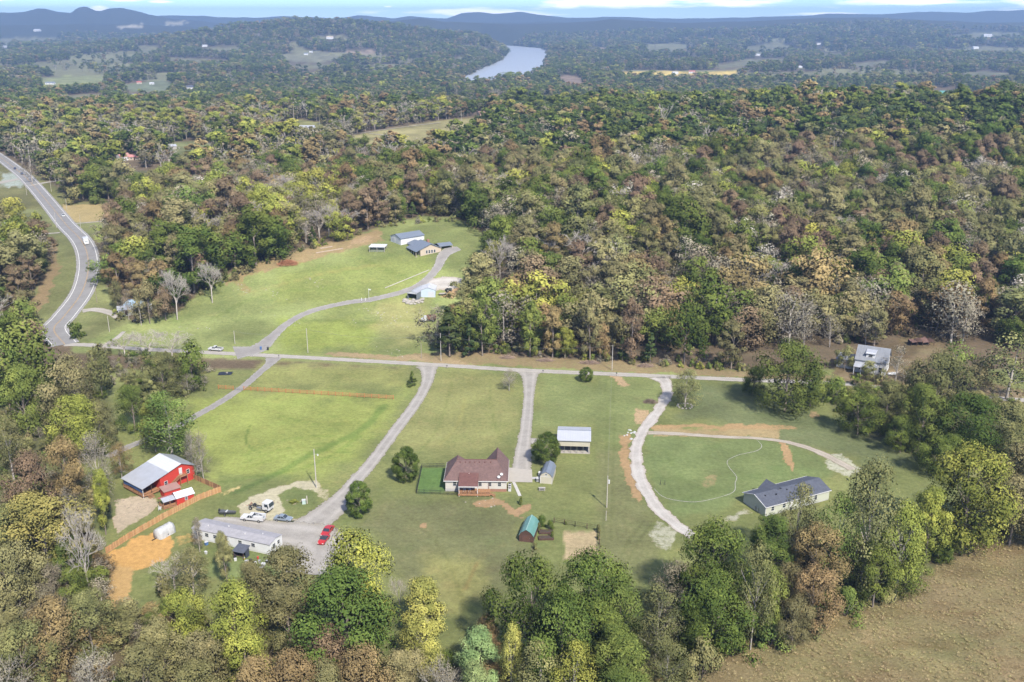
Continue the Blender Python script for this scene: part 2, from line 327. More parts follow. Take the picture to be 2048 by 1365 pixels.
# patches: (polygon, colour, edge softness in px, strength)
DIRT = (.40, .20, .085); PINK = (.42, .26, .16); GRAV = (.46, .43, .38); TAN = (.30, .20, .095); ORANGE = (.54, .275, .10)
PATCH = [
 ([(1372, 1420), (1392, 1330), (1480, 1282), (1590, 1240), (1720, 1205), (1840, 1150), (1950, 1085), (2060, 1040), (2400, 900), (2400, 1700), (1300, 1700)], (.268, .210, .106), 14, 1),
 ([(1820, 905), (2400, 800), (2400, 900), (2048, 980)], (0.17, 0.144, 0.069), 20, 1),
 # brighter grass beside the fence and the drives, duller behind the house
 ([(235, 850), (420, 800), (480, 782), (790, 800), (820, 770), (800, 830), (735, 900), (640, 960), (440, 960), (410, 900)], (0.215, 0.222, 0.0614), 40, .95),
 ([(530, 725), (820, 735), (800, 770), (500, 768)], (0.215, 0.203, 0.069), 20, .9),
 ([(880, 742), (1030, 748), (1036, 860), (1000, 895), (905, 905), (800, 900), (770, 880), (850, 790)], (0.2, 0.183, 0.069), 30, .85),
 ([(1085, 750), (1310, 760), (1330, 790), (1275, 850), (1240, 900), (1190, 890), (1180, 850), (1075, 850)], (0.155, 0.163, 0.0614), 30, .9),
 ([(838, 936), (888, 936), (890, 985), (836, 988)], (0.088, 0.134, 0.0398), 3, 1),
 ([(1300, 868), (1510, 880), (1640, 905), (1660, 950), (1500, 985), (1430, 1030), (1350, 1030), (1305, 980), (1290, 920)], (0.135, 0.153, 0.0582), 16, .9),
 ([(1400, 770), (1500, 775), (1620, 820), (1830, 900), (1800, 930), (1650, 905), (1500, 860), (1350, 840)], (0.12, 0.126, 0.0582), 20, .9),
 ([(700, 1010), (850, 990), (1000, 1000), (1090, 1100), (1000, 1170), (900, 1250), (820, 1180), (780, 1100)], (0.12, 0.111, 0.0528), 50, .8),
 ([(1195, 900), (1240, 900), (1290, 1020), (1320, 1090), (1290, 1170), (1200, 1100)], (0.14, 0.129, 0.0582), 25, .8),
 ([(860, 1120), (960, 1130), (960, 1220), (900, 1240), (860, 1180)], (0.25, 0.219, 0.076), 40, .6),
 # hill meadow: yellow-green streaks and bare streaks
 ([(560, 545), (800, 500), (880, 530), (800, 590), (640, 620), (540, 600)], (0.18, 0.188, 0.055), 40, .8),
 ([(560, 640), (760, 640), (740, 700), (570, 700)], (0.2, 0.213, 0.0528), 25, .9),
 ([(440, 560), (520, 525), (600, 500), (700, 478), (760, 452), (770, 480), (700, 500), (600, 525), (510, 548), (450, 570)], (0.33, 0.21, 0.115), 7, .9),
 ([(455, 555), (475, 548), (505, 580), (492, 588)], TAN, 6, .7), ([(700, 480), (770, 470), (700, 492)], PINK, 4, .7),
 ([(760, 610), (860, 600), (860, 680), (800, 690), (740, 650)], (0.29, 0.235, 0.1), 25, .5),
 ([(880, 590), (925, 560), (935, 575), (905, 600)], (0.45, 0.26, 0.15), 5, .9),
 # verge between road and wood
 ([(905, 700), (1000, 712), (1240, 722), (1500, 742), (1660, 752), (1660, 764), (1500, 757), (1240, 744), (1000, 733), (800, 722), (640, 712), (650, 703), (800, 712)], (0.28, 0.185, 0.105), 5, .85),
 ([(960, 735), (880, 728), (660, 714), (640, 704), (700, 706), (880, 716)], (0.36, 0.235, 0.14), 6, .6),
 # bank left of the main road
 ([(88, 475), (115, 478), (120, 540), (95, 600), (60, 645), (20, 650), (70, 590), (92, 530)], (0.26, 0.165, 0.095), 10, .9),
 ([(122, 410), (252, 409), (252, 444), (150, 446), (132, 432)], (0.4, 0.275, 0.135), 4, .95),
 ([(0, 345), (40, 345), (60, 372), (0, 378)], (0.36, 0.36, 0.34), 6, .8),
 ([(50, 355), (105, 372), (130, 405), (100, 402)], (0.17, 0.178, 0.0582), 8, .6),
 ([(185, 450), (210, 455), (215, 480), (195, 490)], (0.27, 0.286, 0.056), 8, .8),
 # yard of the old white house
 ([(1650, 770), (1690, 740), (1800, 740), (1840, 700), (1880, 690), (1900, 730), (1960, 770), (2060, 790), (2060, 805), (1940, 795), (1800, 770)], (.24, .185, .105), 10, .7),
 # loop drive and its red banks
 ([(1300, 852), (1390, 848), (1590, 851), (1600, 858), (1480, 866), (1390, 858), (1310, 864)], (0.4, 0.235, 0.125), 5, .95),
 ([(1310, 862), (1400, 858), (1560, 864), (1560, 876), (1440, 874), (1310, 874)], (0.36, 0.24, 0.13), 5, .9),
 ([(1268, 820), (1292, 818), (1296, 846), (1270, 850)], PINK, 7, .8),
 ([(1240, 870), (1262, 862), (1262, 920), (1280, 970), (1285, 1010), (1262, 990), (1242, 930)], (0.38, 0.22, 0.12), 6, .95),
 ([(1558, 884), (1572, 884), (1588, 930), (1585, 944), (1570, 925)], (0.4, 0.23, 0.125), 3, 1),
 ([(1400, 975), (1415, 950), (1440, 945), (1436, 965), (1415, 985)], (0.3, 0.22, 0.11), 9, .7),
 ([(1620, 822), (1640, 825), (1645, 840), (1622, 836)], (0.38, 0.24, 0.14), 5, .8),
 ([(1222, 750), (1240, 752), (1258, 772), (1240, 774)], PINK, 4, .9),
 ([(1290, 1065), (1320, 1040), (1350, 1060), (1345, 1100), (1330, 1105)], (.40, .345, .27), 9, .7),
 ([(1440, 1038), (1490, 1018), (1505, 1025), (1460, 1042)], (.40, .34, .27), 7, .75),
 ([(1642, 910), (1680, 905), (1722, 940), (1700, 955), (1660, 940)], (.42, .365, .29), 8, .75),
 # trodden paths behind the house
 ([(948, 1006), (985, 996), (1012, 1004), (1030, 1018), (1050, 1008), (1064, 1008), (1062, 1020), (1040, 1030), (1020, 1028), (1000, 1010), (975, 1018), (950, 1016)], (0.36, 0.205, 0.12), 4, .95),
 ([(985, 990), (1004, 1000), (1028, 1026), (1048, 1036), (1040, 1040), (1015, 1020), (990, 1000)], (0.34, 0.2, 0.115), 4, .8),
 ([(842, 1048), (855, 1046), (856, 1058), (842, 1058)], (0.36, 0.21, 0.12), 3, .9),
 # straw bed
 ([(1128, 1063), (1192, 1064), (1196, 1112), (1129, 1118)], (.40, .315, .18), 3, .95),
 # turning circle and tracks by the mobile home
 ([(470, 1010), (520, 985), (590, 962), (640, 960), (640, 985), (595, 1000), (560, 1030), (600, 1040), (640, 1028), (610, 1050), (540, 1046), (480, 1040)], (0.5, 0.4, 0.29), 7, .95),
 ([(640, 975), (655, 980), (655, 1000), (632, 1000)], (0.42, 0.33, 0.22), 6, .7),
 ([(560, 990), (590, 972), (630, 980), (640, 1010), (600, 1020), (565, 1020)], (0.13, 0.139, 0.0506), 6, .9),
 ([(436, 950), (520, 950), (600, 950), (540, 980), (470, 1010), (440, 1000)], (0.135, 0.144, 0.0506), 10, .8),
 ([(440, 985), (480, 970), (480, 976), (445, 992)], (0.48, 0.34, 0.16), 4, .7),
 # raw orange earth behind the paling
 ([(214, 1110), (300, 1062), (330, 1058), (350, 1080), (345, 1110), (300, 1130), (240, 1150), (208, 1150)], ORANGE, 9, 1),
 ([(205, 1130), (260, 1140), (260, 1220), (215, 1260), (205, 1200)], (.46, .26, .115), 14, .95),
 ([(350, 1075), (400, 1060), (410, 1080), (360, 1095)], (0.44, 0.26, 0.1), 8, .6),
 ([(232, 1000), (310, 990), (318, 1010), (300, 1030), (262, 1050), (236, 1070), (225, 1050)], (0.46, 0.33, 0.25), 5, .95),
 ([(440, 1085), (600, 1120), (610, 1160), (500, 1170), (420, 1150)], (0.14, 0.158, 0.0582), 12, .8),
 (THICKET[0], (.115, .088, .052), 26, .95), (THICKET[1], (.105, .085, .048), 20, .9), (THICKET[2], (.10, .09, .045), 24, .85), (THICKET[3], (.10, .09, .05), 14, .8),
 ([(60, 1290), (140, 1270), (150, 1365), (40, 1400)], (0.2, 0.13, 0.075), 20, .9),
]
TRACKS = [ # wheel marks, ditches and mower arcs in the grass: (path, half width m, tint)
 ([(768, 812), (735, 850), (690, 878), (610, 915), (560, 945), (470, 985)], 1.4, (.68, .80, .72)),
 ([(440, 965), (520, 952), (600, 938), (660, 912), (720, 872)], .9, (.82, .9, .8)),
 ([(500, 905), (560, 882), (650, 872), (700, 880)], .5, (.80, .88, .78)), ([(490, 925), (560, 900), (650, 888), (705, 893)], .5, (.82, .9, .8)), ([(480, 940), (560, 915), (640, 902), (690, 905)], .5, (.84, .9, .8)),
 ([(500, 850), (492, 880), (506, 900), (520, 905)], .35, (.6, .7, .6)), ([(640, 830), (700, 838), (730, 850)], .5, (.86, .92, .84)), ([(560, 832), (640, 850), (700, 846)], .5, (.86, .92, .84)),
 ([(1290, 1040), (1260, 1080), (1230, 1140), (1215, 1180)], .45, (.84, .86, .82)), ([(1300, 1052), (1272, 1092), (1245, 1150)], .45, (.84, .86, .82)), ([(1212, 760), (1214, 860), (1210, 960), (1208, 1060)], .4, (.9, .92, .88)), ([(1225, 760), (1228, 860), (1226, 980), (1222, 1080)], .4, (.88, .9, .86)),
 ([(905, 760), (890, 820), (860, 880), (800, 940)], .5, (.88, .92, .86)), ([(930, 800), (915, 850), (880, 890)], .5, (1.1, 1.06, 1.0)), ([(980, 760), (985, 830), (1000, 880)], .6, (.9, .93, .88)), ([(780, 1010), (850, 1060), (900, 1130), (930, 1220)], .7, (.9, .9, .86)), ([(1010, 1090), (960, 1120), (930, 1180)], .7, (1.12, 1.06, 1.05)),
 ([(560, 650), (640, 640), (740, 645), (850, 640)], .9, (.86, .9, .8)), ([(480, 590), (560, 570), (660, 545), (760, 530)], 1.2, (1.2, 1.05, 1.1)), ([(420, 640), (500, 600), (600, 580), (720, 575)], 1.0, (.85, .9, .82)), ([(730, 520), (790, 548), (830, 556)], 1.0, (.8, .86, .78)),
 ([(1360, 780), (1450, 800), (1560, 830), (1640, 860)], .8, (.85, .88, .85)), ([(1330, 900), (1370, 960), (1430, 985)], .8, (.92, .94, .9))]
FEATHER = {'hill': 6, 'roadside': 5, 'yard': 8}
def build_ground():
    ys = [62.0]
    while ys[-1] < 13200: ys.append(ys[-1]*(1.0055 if 135 < ys[-1] < 640 else 1.014))
    us = np.concatenate([np.linspace(-1.25, -.66, 24, endpoint=False), np.linspace(-.66, .66, 470), np.linspace(.66, 1.25, 25)[1:]])
    ys = np.array(ys); U, Y = np.meshgrid(us, ys); X = U*Y; Z = H(X, Y)
    nr, nc = Y.shape; idx = np.arange(nr*nc).reshape(nr, nc)
    F = np.stack([idx[:-1, :-1], idx[:-1, 1:], idx[1:, 1:], idx[1:, :-1]], -1).reshape(-1, 4)
    V = np.stack([X, Y, Z], -1).reshape(-1, 3)
    px, py = proj(X, Y, Z)
    jx = (fbm(X/3.1, Y/3.1, 3)-.5); jy = (fbm(X/3.1+50, Y/3.1+20, 3)-.5)
    col = np.empty((nr, nc, 3)); 
    n1 = fbm(X/22, Y/22, 4); n2 = fbm(X/7+40, Y/7, 3)
    t = np.clip((n1-.38)*3.2, 0, 1)[..., None]
    col[:] = np.array(G_LAWN2)*(1-t)+np.array(G_LAWN)*t
    # woodland floor north of the lane, and the patchwork far away
    north = sst(0, 1, (742-py)/6+.0)[..., None]*((Y > 300)[..., None])
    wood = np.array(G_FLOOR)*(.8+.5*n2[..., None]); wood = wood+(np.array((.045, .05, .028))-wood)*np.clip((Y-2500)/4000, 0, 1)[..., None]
    col = col*(1-north)+wood*north
    fld = fbm(X/420+7, Y/420+3, 3); pw_ = (sst(.57, .60, fld)*(Y > 1350)*(Y < 6300))[..., None]; pc = np.array((.185, .18, .09))*(.75+.6*fbm(X/160, Y/160, 2)[..., None]); col = col*(1-pw_)+pc*pw_     # open pastures far out
    scrub = ((px < 470) & (py > 690) & (py < 790))
    jit = np.stack([jx, jy])*9
    sc_ = np.where(Y < 900, 1.0, .35)
    for k, poly in CLEAR.items():
        fj = 1.0 if not k.startswith('far') else 2.2
        d = in_poly(poly, px+jit[0]*sc_*fj*2+12*(n1-.5)*(fj > 1), py+jit[1]*sc_*fj*.5+5*(n1-.5)*(fj > 1))
        w = sst(-1.0 if k.startswith('far') else -FEATHER.get(k, 2.5), 1.0, d)[..., None]*((Y > 60)[..., None])
        c = np.array(CLEARCOL.get(k, (.17, .165, .09))); tt = np.clip((n1-.35)*3, 0, 1)[..., None]
        col = col*(1-w)+(c*(.80+.4*tt))*w
    bw = np.zeros((nr, nc, 1)); bcol = np.zeros((nr, nc, 3))+np.array(DIRT)
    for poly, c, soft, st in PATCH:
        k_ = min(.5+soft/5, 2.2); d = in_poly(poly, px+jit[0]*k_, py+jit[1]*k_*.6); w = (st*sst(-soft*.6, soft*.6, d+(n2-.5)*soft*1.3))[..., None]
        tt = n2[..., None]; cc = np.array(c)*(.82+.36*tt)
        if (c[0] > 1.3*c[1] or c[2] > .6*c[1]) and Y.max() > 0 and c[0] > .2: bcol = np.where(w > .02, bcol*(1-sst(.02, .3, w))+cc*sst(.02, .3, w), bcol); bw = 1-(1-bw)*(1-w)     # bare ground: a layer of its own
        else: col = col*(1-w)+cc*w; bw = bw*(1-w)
    for path, hw, mult in TRACKS:
        pw = np.array([P(*q)[:2] for q in path]); pw = np.array(smooth_path(pw, 6)); dm = np.full(X.shape, 1e9)
        sel = (Y < 560) & (Y > 150)
        for a_, b_ in zip(pw[:-1], pw[1:]):
            dd = b_-a_; t_ = np.clip(((X[sel]-a_[0])*dd[0]+(Y[sel]-a_[1])*dd[1])/(dd@dd+1e-9), 0, 1); dm[sel] = np.minimum(dm[sel], np.hypot(X[sel]-a_[0]-t_*dd[0], Y[sel]-a_[1]-t_*dd[1]))
        w = (sst(hw*1.5, hw*.4, dm+ (n2-.5)*hw*1.2))[..., None]; col = col*(1-w)+col*np.array(mult)*w
    lawn = ((Y < 620) & (col[..., 1] > col[..., 0]*.86) & (col[..., 2] < col[..., 1]*.55))[..., None]; col = np.where(lawn, col*np.array([1.15, 1.25, 1.22]), col)
    me = mesh_from('ground', V, F, None, True)
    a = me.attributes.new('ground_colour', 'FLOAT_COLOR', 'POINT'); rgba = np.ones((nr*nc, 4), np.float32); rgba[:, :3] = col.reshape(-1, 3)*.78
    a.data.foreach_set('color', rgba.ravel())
    a = me.attributes.new('bare_colour', 'FLOAT_COLOR', 'POINT'); rgba = np.ones((nr*nc, 4), np.float32); rgba[:, :3] = bcol.reshape(-1, 3)*np.array([.74, .83, .78]); a.data.foreach_set('color', rgba.ravel())
    a = me.attributes.new('bare_share', 'FLOAT', 'POINT'); a.data.foreach_set('value', bw.ravel().astype(np.float32))
    tall = np.zeros((nr, nc)); 
    tall = sst(-12, 12, in_poly(PATCH[0][0], px, py))
    a = me.attributes.new('tall_grass', 'FLOAT', 'POINT'); a.data.foreach_set('value', tall.ravel().astype(np.float32))
    m, nt, N = nodes_of('ground')
    at = N('ShaderNodeAttribute', attribute_name='ground_colour').outputs['Color']
    tl = N('ShaderNodeAttribute', attribute_name='tall_grass').outputs['Fac']
    pos = N('ShaderNodeNewGeometry').outputs['Position']
    def noise(s, d=5, r=.6, vec=pos): return N('ShaderNodeTexNoise', {'Vector': vec, 'Scale': s, 'Detail': d, 'Roughness': r}).outputs[0]
    def rng(v, a, b, c, d): return N('ShaderNodeMapRange', {'Value': v, 'From Min': a, 'From Max': b, 'To Min': c, 'To Max': d}).outputs[0]
    def mul(a, b): return N('ShaderNodeMath', {0: a, 1: b}, operation='MULTIPLY').outputs[0]
    streak = N('ShaderNodeMapping', {'Vector': pos, 'Rotation': (0, 0, .5), 'Scale': (.30, 1.6, 1)}).outputs[0]
    f = mul(rng(noise(.045, 6, .62), .3, .7, .80, 1.22), mul(rng(noise(.9, 7, .75), .3, .7, .72, 1.28), rng(noise(.33, 4, .6, streak), .3, .7, .95, 1.05)))
    f = mul(f, rng(noise(7, 3, .7), .3, .7, .86, 1.14))
    # long straw-coloured tussocks in the rough field
    mott = N('ShaderNodeMapping', {'Vector': pos, 'Rotation': (0, 0, -.7), 'Scale': (.5, 1.3, 1)}).outputs[0]
    t2 = mul(rng(noise(1.5, 8, .78), .33, .68, .66, 1.36), rng(noise(.12, 5, .6), .35, .65, .86, 1.14))
    f = N('ShaderNodeMix', {'Factor': tl, 'A': f, 'B': t2}, data_type='FLOAT').outputs['Result']
    # mower swaths, wandering a little
    wob = N('ShaderNodeVectorMath', {0: pos, 1: N('ShaderNodeVectorMath', {0: N('ShaderNodeTexNoise', {'Vector': pos, 'Scale': .03, 'Detail': 2}).outputs['Color'], 1: (14., 14., 0)}, operation='MULTIPLY').outputs[0]}, operation='ADD').outputs[0]
    sw = N('ShaderNodeTexWave', {'Vector': wob, 'Scale': .14, 'Distortion': 1.2, 'Detail': 2, 'Detail Scale': 1.5}, wave_type='BANDS', bands_direction='DIAGONAL').outputs['Fac']
    f = mul(f, N('ShaderNodeMix', {'Factor': rng(noise(.02, 3), .42, .6, 0, 1), 'A': 1.0, 'B': rng(sw, 0, 1, .965, 1.035)}, data_type='FLOAT').outputs['Result'])
    c = N('ShaderNodeVectorMath', {0: at, 1: f}, operation='MULTIPLY').outputs[0]
    # the rough field runs from straw to olive and russet in drifts
    fm = mul(tl, rng(noise(.045, 6, .65), .42, .62, 0, .9))
    c = N('ShaderNodeMix', {'Factor': fm, 'A': c, 'B': N('ShaderNodeVectorMath', {0: c, 1: (.90, 1.0, .86)}, operation='MULTIPLY').outputs[0]}, data_type='RGBA').outputs['Result']
    fm2 = mul(tl, rng(noise(.10, 7, .7, mott), .48, .64, 0, .75))
    c = N('ShaderNodeMix', {'Factor': fm2, 'A': c, 'B': N('ShaderNodeVectorMath', {0: c, 1: (.80, .70, .66)}, operation='MULTIPLY').outputs[0]}, data_type='RGBA').outputs['Result']
    # yellowed and dark green flecks
    c = N('ShaderNodeMix', {'Factor': rng(noise(.16, 7, .7), .52, .72, 0, .42), 'A': c, 'B': N('ShaderNodeVectorMath', {0: c, 1: (1.35, 1.12, 1.25)}, operation='MULTIPLY').outputs[0]}, data_type='RGBA').outputs['Result']
    c = N('ShaderNodeMix', {'Factor': rng(noise(.075, 7, .7), .53, .70, 0, .5), 'A': c, 'B': N('ShaderNodeVectorMath', {0: c, 1: (.70, .86, .72)}, operation='MULTIPLY').outputs[0]}, data_type='RGBA').outputs['Result']
    # bare ground shows ragged through the grass
    bs = N('ShaderNodeAttribute', attribute_name='bare_share').outputs['Fac']; bc = N('ShaderNodeAttribute', attribute_name='bare_colour').outputs['Color']
    rag = N('ShaderNodeMath', {0: mul(N('ShaderNodeMath', {0: noise(.55, 9, .72), 1: .5}, operation='SUBTRACT').outputs[0], 2.1), 1: bs}, operation='ADD').outputs[0]
    rag = mul(rng(rag, .38, .78, 0, .92), rng(bs, .02, .2, 0, 1))
    bc = N('ShaderNodeVectorMath', {0: bc, 1: mul(rng(noise(.8, 7, .7), .3, .7, .76, 1.22), rng(noise(4, 3, .7), .3, .7, .85, 1.15))}, operation='MULTIPLY').outputs[0]
    c = N('ShaderNodeMix', {'Factor': rag, 'A': c, 'B': bc}, data_type='RGBA').outputs['Result']
    bh = N('ShaderNodeMath', {0: mul(noise(2.2, 6, .75), .22), 1: mul(mul(noise(2.2, 8, .75), tl), .5)}, operation='ADD').outputs[0]
    bp = N('ShaderNodeBump', {'Height': bh, 'Strength': .8, 'Distance': 1.})
    b = N('ShaderNodeBsdfPrincipled', {'Base Color': c, 'Roughness': .95, 'Specular IOR Level': .1, 'Normal': bp.outputs[0]})
    nt.links.new(b.outputs[0], N('ShaderNodeOutputMaterial').inputs[0])
    me.materials.append(m)
    o = bpy.data.objects.new('ground', me); link(o); tag(o, 'rolling ground of mown lawns, rough meadow and woodland floor', kind='structure')
    return o
GROUND = build_ground()
# ---------------------------------------------------------------- river
def build_river():
    m, nt, N = nodes_of('river_water')
    pos = N('ShaderNodeNewGeometry').outputs['Position']
    w = N('ShaderNodeTexNoise', {'Vector': N('ShaderNodeMapping', {'Vector': pos, 'Scale': (.02, .06, 1)}).outputs[0], 'Scale': 1.0, 'Detail': 6}).outputs[0]
    bp = N('ShaderNodeBump', {'Height': w, 'Strength': .5, 'Distance': 3.})
    b = N('ShaderNodeBsdfPrincipled', {'Base Color': (.29, .305, .31, 1), 'Roughness': .4, 'IOR': 1.33, 'Normal': bp.outputs[0]})
    nt.links.new(b.outputs[0], N('ShaderNodeOutputMaterial').inputs[0])
    pts = smooth_path(RIV, 6); V = []; F = []
    for i, q in enumerate(pts):
        a = pts[max(i-1, 0)]; c = pts[min(i+1, len(pts)-1)]; d = np.array([c[0]-a[0], c[1]-a[1]]); d /= np.hypot(*d); n = np.array([-d[1], d[0]])
        for s in (-1, 1): V.append((q[0]+s*n[0]*(q[2]+22), q[1]+s*n[1]*(q[2]+22), RIVER_Z+1.2))
        if i: k = 2*i; F.append((k-2, k, k+1, k-1))
    o = bpy.data.objects.new('river', mesh_from('river', V, F, m)); link(o); tag(o, 'broad pale river bending away through the far woods', kind='structure')
build_river()
# ---------------------------------------------------------------- roads and drives
def ribbon(name, path, width, m, off, label, edge=0., k=8, ground=True, kind='structure', wvar=None, parent=None, seed=1, nx=4):
    """a strip laid on the ground along (column,row[,half width m]) points"""
    W = [P(p[0], p[1]) for p in path]; ws = [(p[2] if len(p) > 2 and p[2] else width) for p in path]
    pts = smooth_path([(w.x, w.y, q) for w, q in zip(W, ws)], k); rs = np.random.RandomState(seed); V = []; F = []
    # resample about every 1.5 m
    P2 = np.array(pts); seg = np.hypot(np.diff(P2[:, 0]), np.diff(P2[:, 1])); s = np.concatenate([[0], np.cumsum(seg)]); n = max(2, int(s[-1]/1.5)); t = np.linspace(0, s[-1], n)
    P2 = np.stack([np.interp(t, s, P2[:, i]) for i in range(3)], 1)
    d = np.gradient(P2[:, :2], axis=0); d /= np.hypot(d[:, 0], d[:, 1])[:, None]+1e-9; nn = np.stack([-d[:, 1], d[:, 0]], 1)
    e1 = edge*(fbm(t/2.2, t*0+seed, 3)-.5)*2; e2 = edge*(fbm(t/2.2, t*0+seed+7.7, 3)-.5)*2
    for i in range(n):
        for j in range(nx+1):
            f = j/nx*2-1; hw = P2[i, 2]+(e1[i] if f < 0 else e2[i])*abs(f); x, y = P2[i, :2]+nn[i]*f*hw
            V.append((x, y, gz(x, y)+off))
        if i:
            for j in range(nx): a = (i-1)*(nx+1)+j; F.append((a, a+1, a+nx+2, a+nx+1))
    me = mesh_from(name, V, F, m, True)
    uv = me.uv_layers.new(name='UVMap'); vi = np.empty(len(me.loops), np.int32); me.loops.foreach_get('vertex_index', vi)
    uvd = np.stack([(vi % (nx+1))/nx, t[vi//(nx+1)]], 1).astype(np.float32); uv.data.foreach_set('uv', uvd.ravel())
    o = bpy.data.objects.new(name, me); link(o, parent)
    if parent is None: tag(o, label, kind=kind)
    return o, P2, nn
def road_mat(name, col, dark, edgecol, ruts=.25, rough=.9, ragged=.13):
    m, nt, N = nodes_of(name); col, dark, edgecol = [[q*.80 for q in c_] for c_ in (col, dark, edgecol)]
    pos = N('ShaderNodeNewGeometry').outputs['Position']; uv = N('ShaderNodeUVMap', uv_map='UVMap').outputs[0]; u = N('ShaderNodeSeparateXYZ', {0: uv}).outputs[0]
    nz = lambda s, d=5: N('ShaderNodeTexNoise', {'Vector': pos, 'Scale': s, 'Detail': d, 'Roughness': .65}).outputs[0]
    rng = lambda v, a, b, c, d: N('ShaderNodeMapRange', {'Value': v, 'From Min': a, 'From Max': b, 'To Min': c, 'To Max': d}).outputs[0]
    c = N('ShaderNodeMix', {'Factor': rng(nz(.22), .4, .65, 0, 1), 'A': c4(col), 'B': c4(dark)}, data_type='RGBA').outputs['Result']
    # worn edge and wheel tracks
    dist = N('ShaderNodeMath', {0: N('ShaderNodeMath', {0: u, 1: .5}, operation='SUBTRACT').outputs[0]}, operation='ABSOLUTE').outputs[0]
    ef = N('ShaderNodeMath', {0: rng(dist, .30, .47, 0, 1), 1: rng(nz(.7), .35, .6, .35, 1)}, operation='MULTIPLY').outputs[0]
    c = N('ShaderNodeMix', {'Factor': ef, 'A': c, 'B': c4(edgecol)}, data_type='RGBA').outputs['Result']
    tr = N('ShaderNodeMath', {0: N('ShaderNodeMath', {0: dist, 1: .24}, operation='SUBTRACT').outputs[0]}, operation='ABSOLUTE').outputs[0]
    c = N('ShaderNodeMix', {'Factor': rng(tr, .02, .12, ruts, 0), 'A': c, 'B': c4([min(.5, q*1.35) for q in col])}, data_type='RGBA').outputs['Result']
    c = N('ShaderNodeVectorMath', {0: c, 1: rng(nz(3.5, 3), .3, .7, .88, 1.12)}, operation='MULTIPLY').outputs[0]
    bp = N('ShaderNodeBump', {'Height': nz(5, 4), 'Strength': .3, 'Distance': .1})
    b = N('ShaderNodeBsdfPrincipled', {'Base Color': c, 'Roughness': rough, 'Specular IOR Level': .2, 'Normal': bp.outputs[0]})
    # grass creeping over the edge: the surface ends raggedly
    hole = N('ShaderNodeMath', {0: rng(dist, .5-ragged, .5, 0, 1), 1: rng(nz(.75, 7), .32, .62, 0, 1.15)}, operation='MULTIPLY').outputs[0]
    hole = rng(hole, .32, .5, 0, 1)
    sh = N('ShaderNodeMixShader', {0: hole, 1: b.outputs[0], 2: N('ShaderNodeBsdfTransparent').outputs[0]}).outputs[0]
    nt.links.new(sh, N('ShaderNodeOutputMaterial').inputs[0]); return m
M_ASPH = road_mat('highway_asphalt', (.25, .243, .235), (.215, .208, .20), (.33, .315, .30), ruts=.05, ragged=.04)
M_LANE = road_mat('lane_chipseal', (.375, .345, .30), (.315, .29, .25), (.33, .29, .23), ruts=.2)
M_GRAV = road_mat('gravel', (.335, .31, .272), (.265, .243, .21), (.29, .26, .20), ruts=.38)
M_WHITE_GRAV = road_mat('white_gravel', (.44, .41, .365), (.35, .32, .28), (.38, .31, .24), ruts=.2)
M_BLACKTOP = road_mat('worn_blacktop', (.285, .265, .24), (.235, .218, .198), (.38, .36, .325), ruts=.10)
M_TRACK = road_mat('farm_track', (.38, .335, .27), (.31, .265, .205), (.26, .22, .12), ruts=.3)
main, MP, MN = ribbon('highway', ROAD_MAIN, 5.6, M_ASPH, .12, 'grey two-lane asphalt highway curving through the woods', k=10)
def stripe(name, lat, w, m, z):
    V = []; F = []
    for i in range(len(MP)):
        for f in (-1, 1):
            x, y = MP[i, :2]+MN[i]*(lat+f*w); V.append((x, y, gz(x, y)+z))
        if i: F.append((2*i-2, 2*i-1, 2*i+1, 2*i))
    o = bpy.data.objects.new(name, mesh_from(name, V, F, m)); link(o, main)
M_YEL = mat('road_paint_yellow', (.46, .29, .10), .7); M_WHP = mat('road_paint_white', (.75, .74, .70), .7)
for lt in (-.16, .16): stripe('centre_line', lt, .065, M_YEL, .16)
for lt in (-4.1, 4.1): stripe('edge_line', lt, .11, M_WHP, .16)
ribbon('lane', [(130, 690), (180, 691), (300, 700), (420, 706), (560, 713), (720, 722), (880, 731), (1040, 741), (1200, 748), (1340, 754), (1500, 761), (1640, 766), (1760, 776), (1900, 790), (2060, 802), (2200, 812)], 2.1, M_LANE, .09, 'pale narrow country lane crossing behind the lawns', .25, seed=2)
ribbon('hill_driveway', [(470, 706, 8.5), (500, 702, 6.0), (522, 694, 4.2), (545, 674, 2.6), (575, 648, 2.1), (620, 624, 2.0), (690, 607, 2.0), (740, 600, 2.0), (800, 586, 2.0), (840, 570, 2.1), (868, 545, 2.2), (880, 525, 2.4), (888, 510, 3.2), (904, 500, 4.2), (918, 497, 2.5)], 2.0, M_BLACKTOP, .10, 'worn blacktop driveway climbing the hill meadow', .3, seed=3)
ribbon('hill_apron', [(846, 585, 3), (862, 574, 5), (880, 568, 6.0), (905, 566, 6.0), (925, 565, 3.5)], 6, M_WHITE_GRAV, .07, 'pale gravel apron beside the two metal garages on the hill', .8, seed=4)
ribbon('fence_driveway', [(548, 716, 3.4), (540, 728, 2.0), (520, 745, 1.7), (485, 775, 1.7), (440, 805, 1.7), (400, 828, 1.7), (345, 858, 1.7), (290, 882, 1.7), (255, 895, 1.7), (215, 915, 1.7)], 1.7, M_BLACKTOP, .08, 'grey driveway running past the wooden rail fence', .2, seed=5)
ribbon('gravel_driveway', [(856, 733, 4.6), (857, 745, 3.0), (852, 770, 2.2), (830, 810, 2.1), (800, 850, 2.1), (770, 890, 2.1), (740, 930, 2.2), (712, 962, 2.5), (690, 992, 3.4), (650, 1030, 4.8), (600, 1062, 5.5)], 2.1, M_GRAV, .08, 'long grey gravel driveway running down to the mobile home', .3, seed=6)
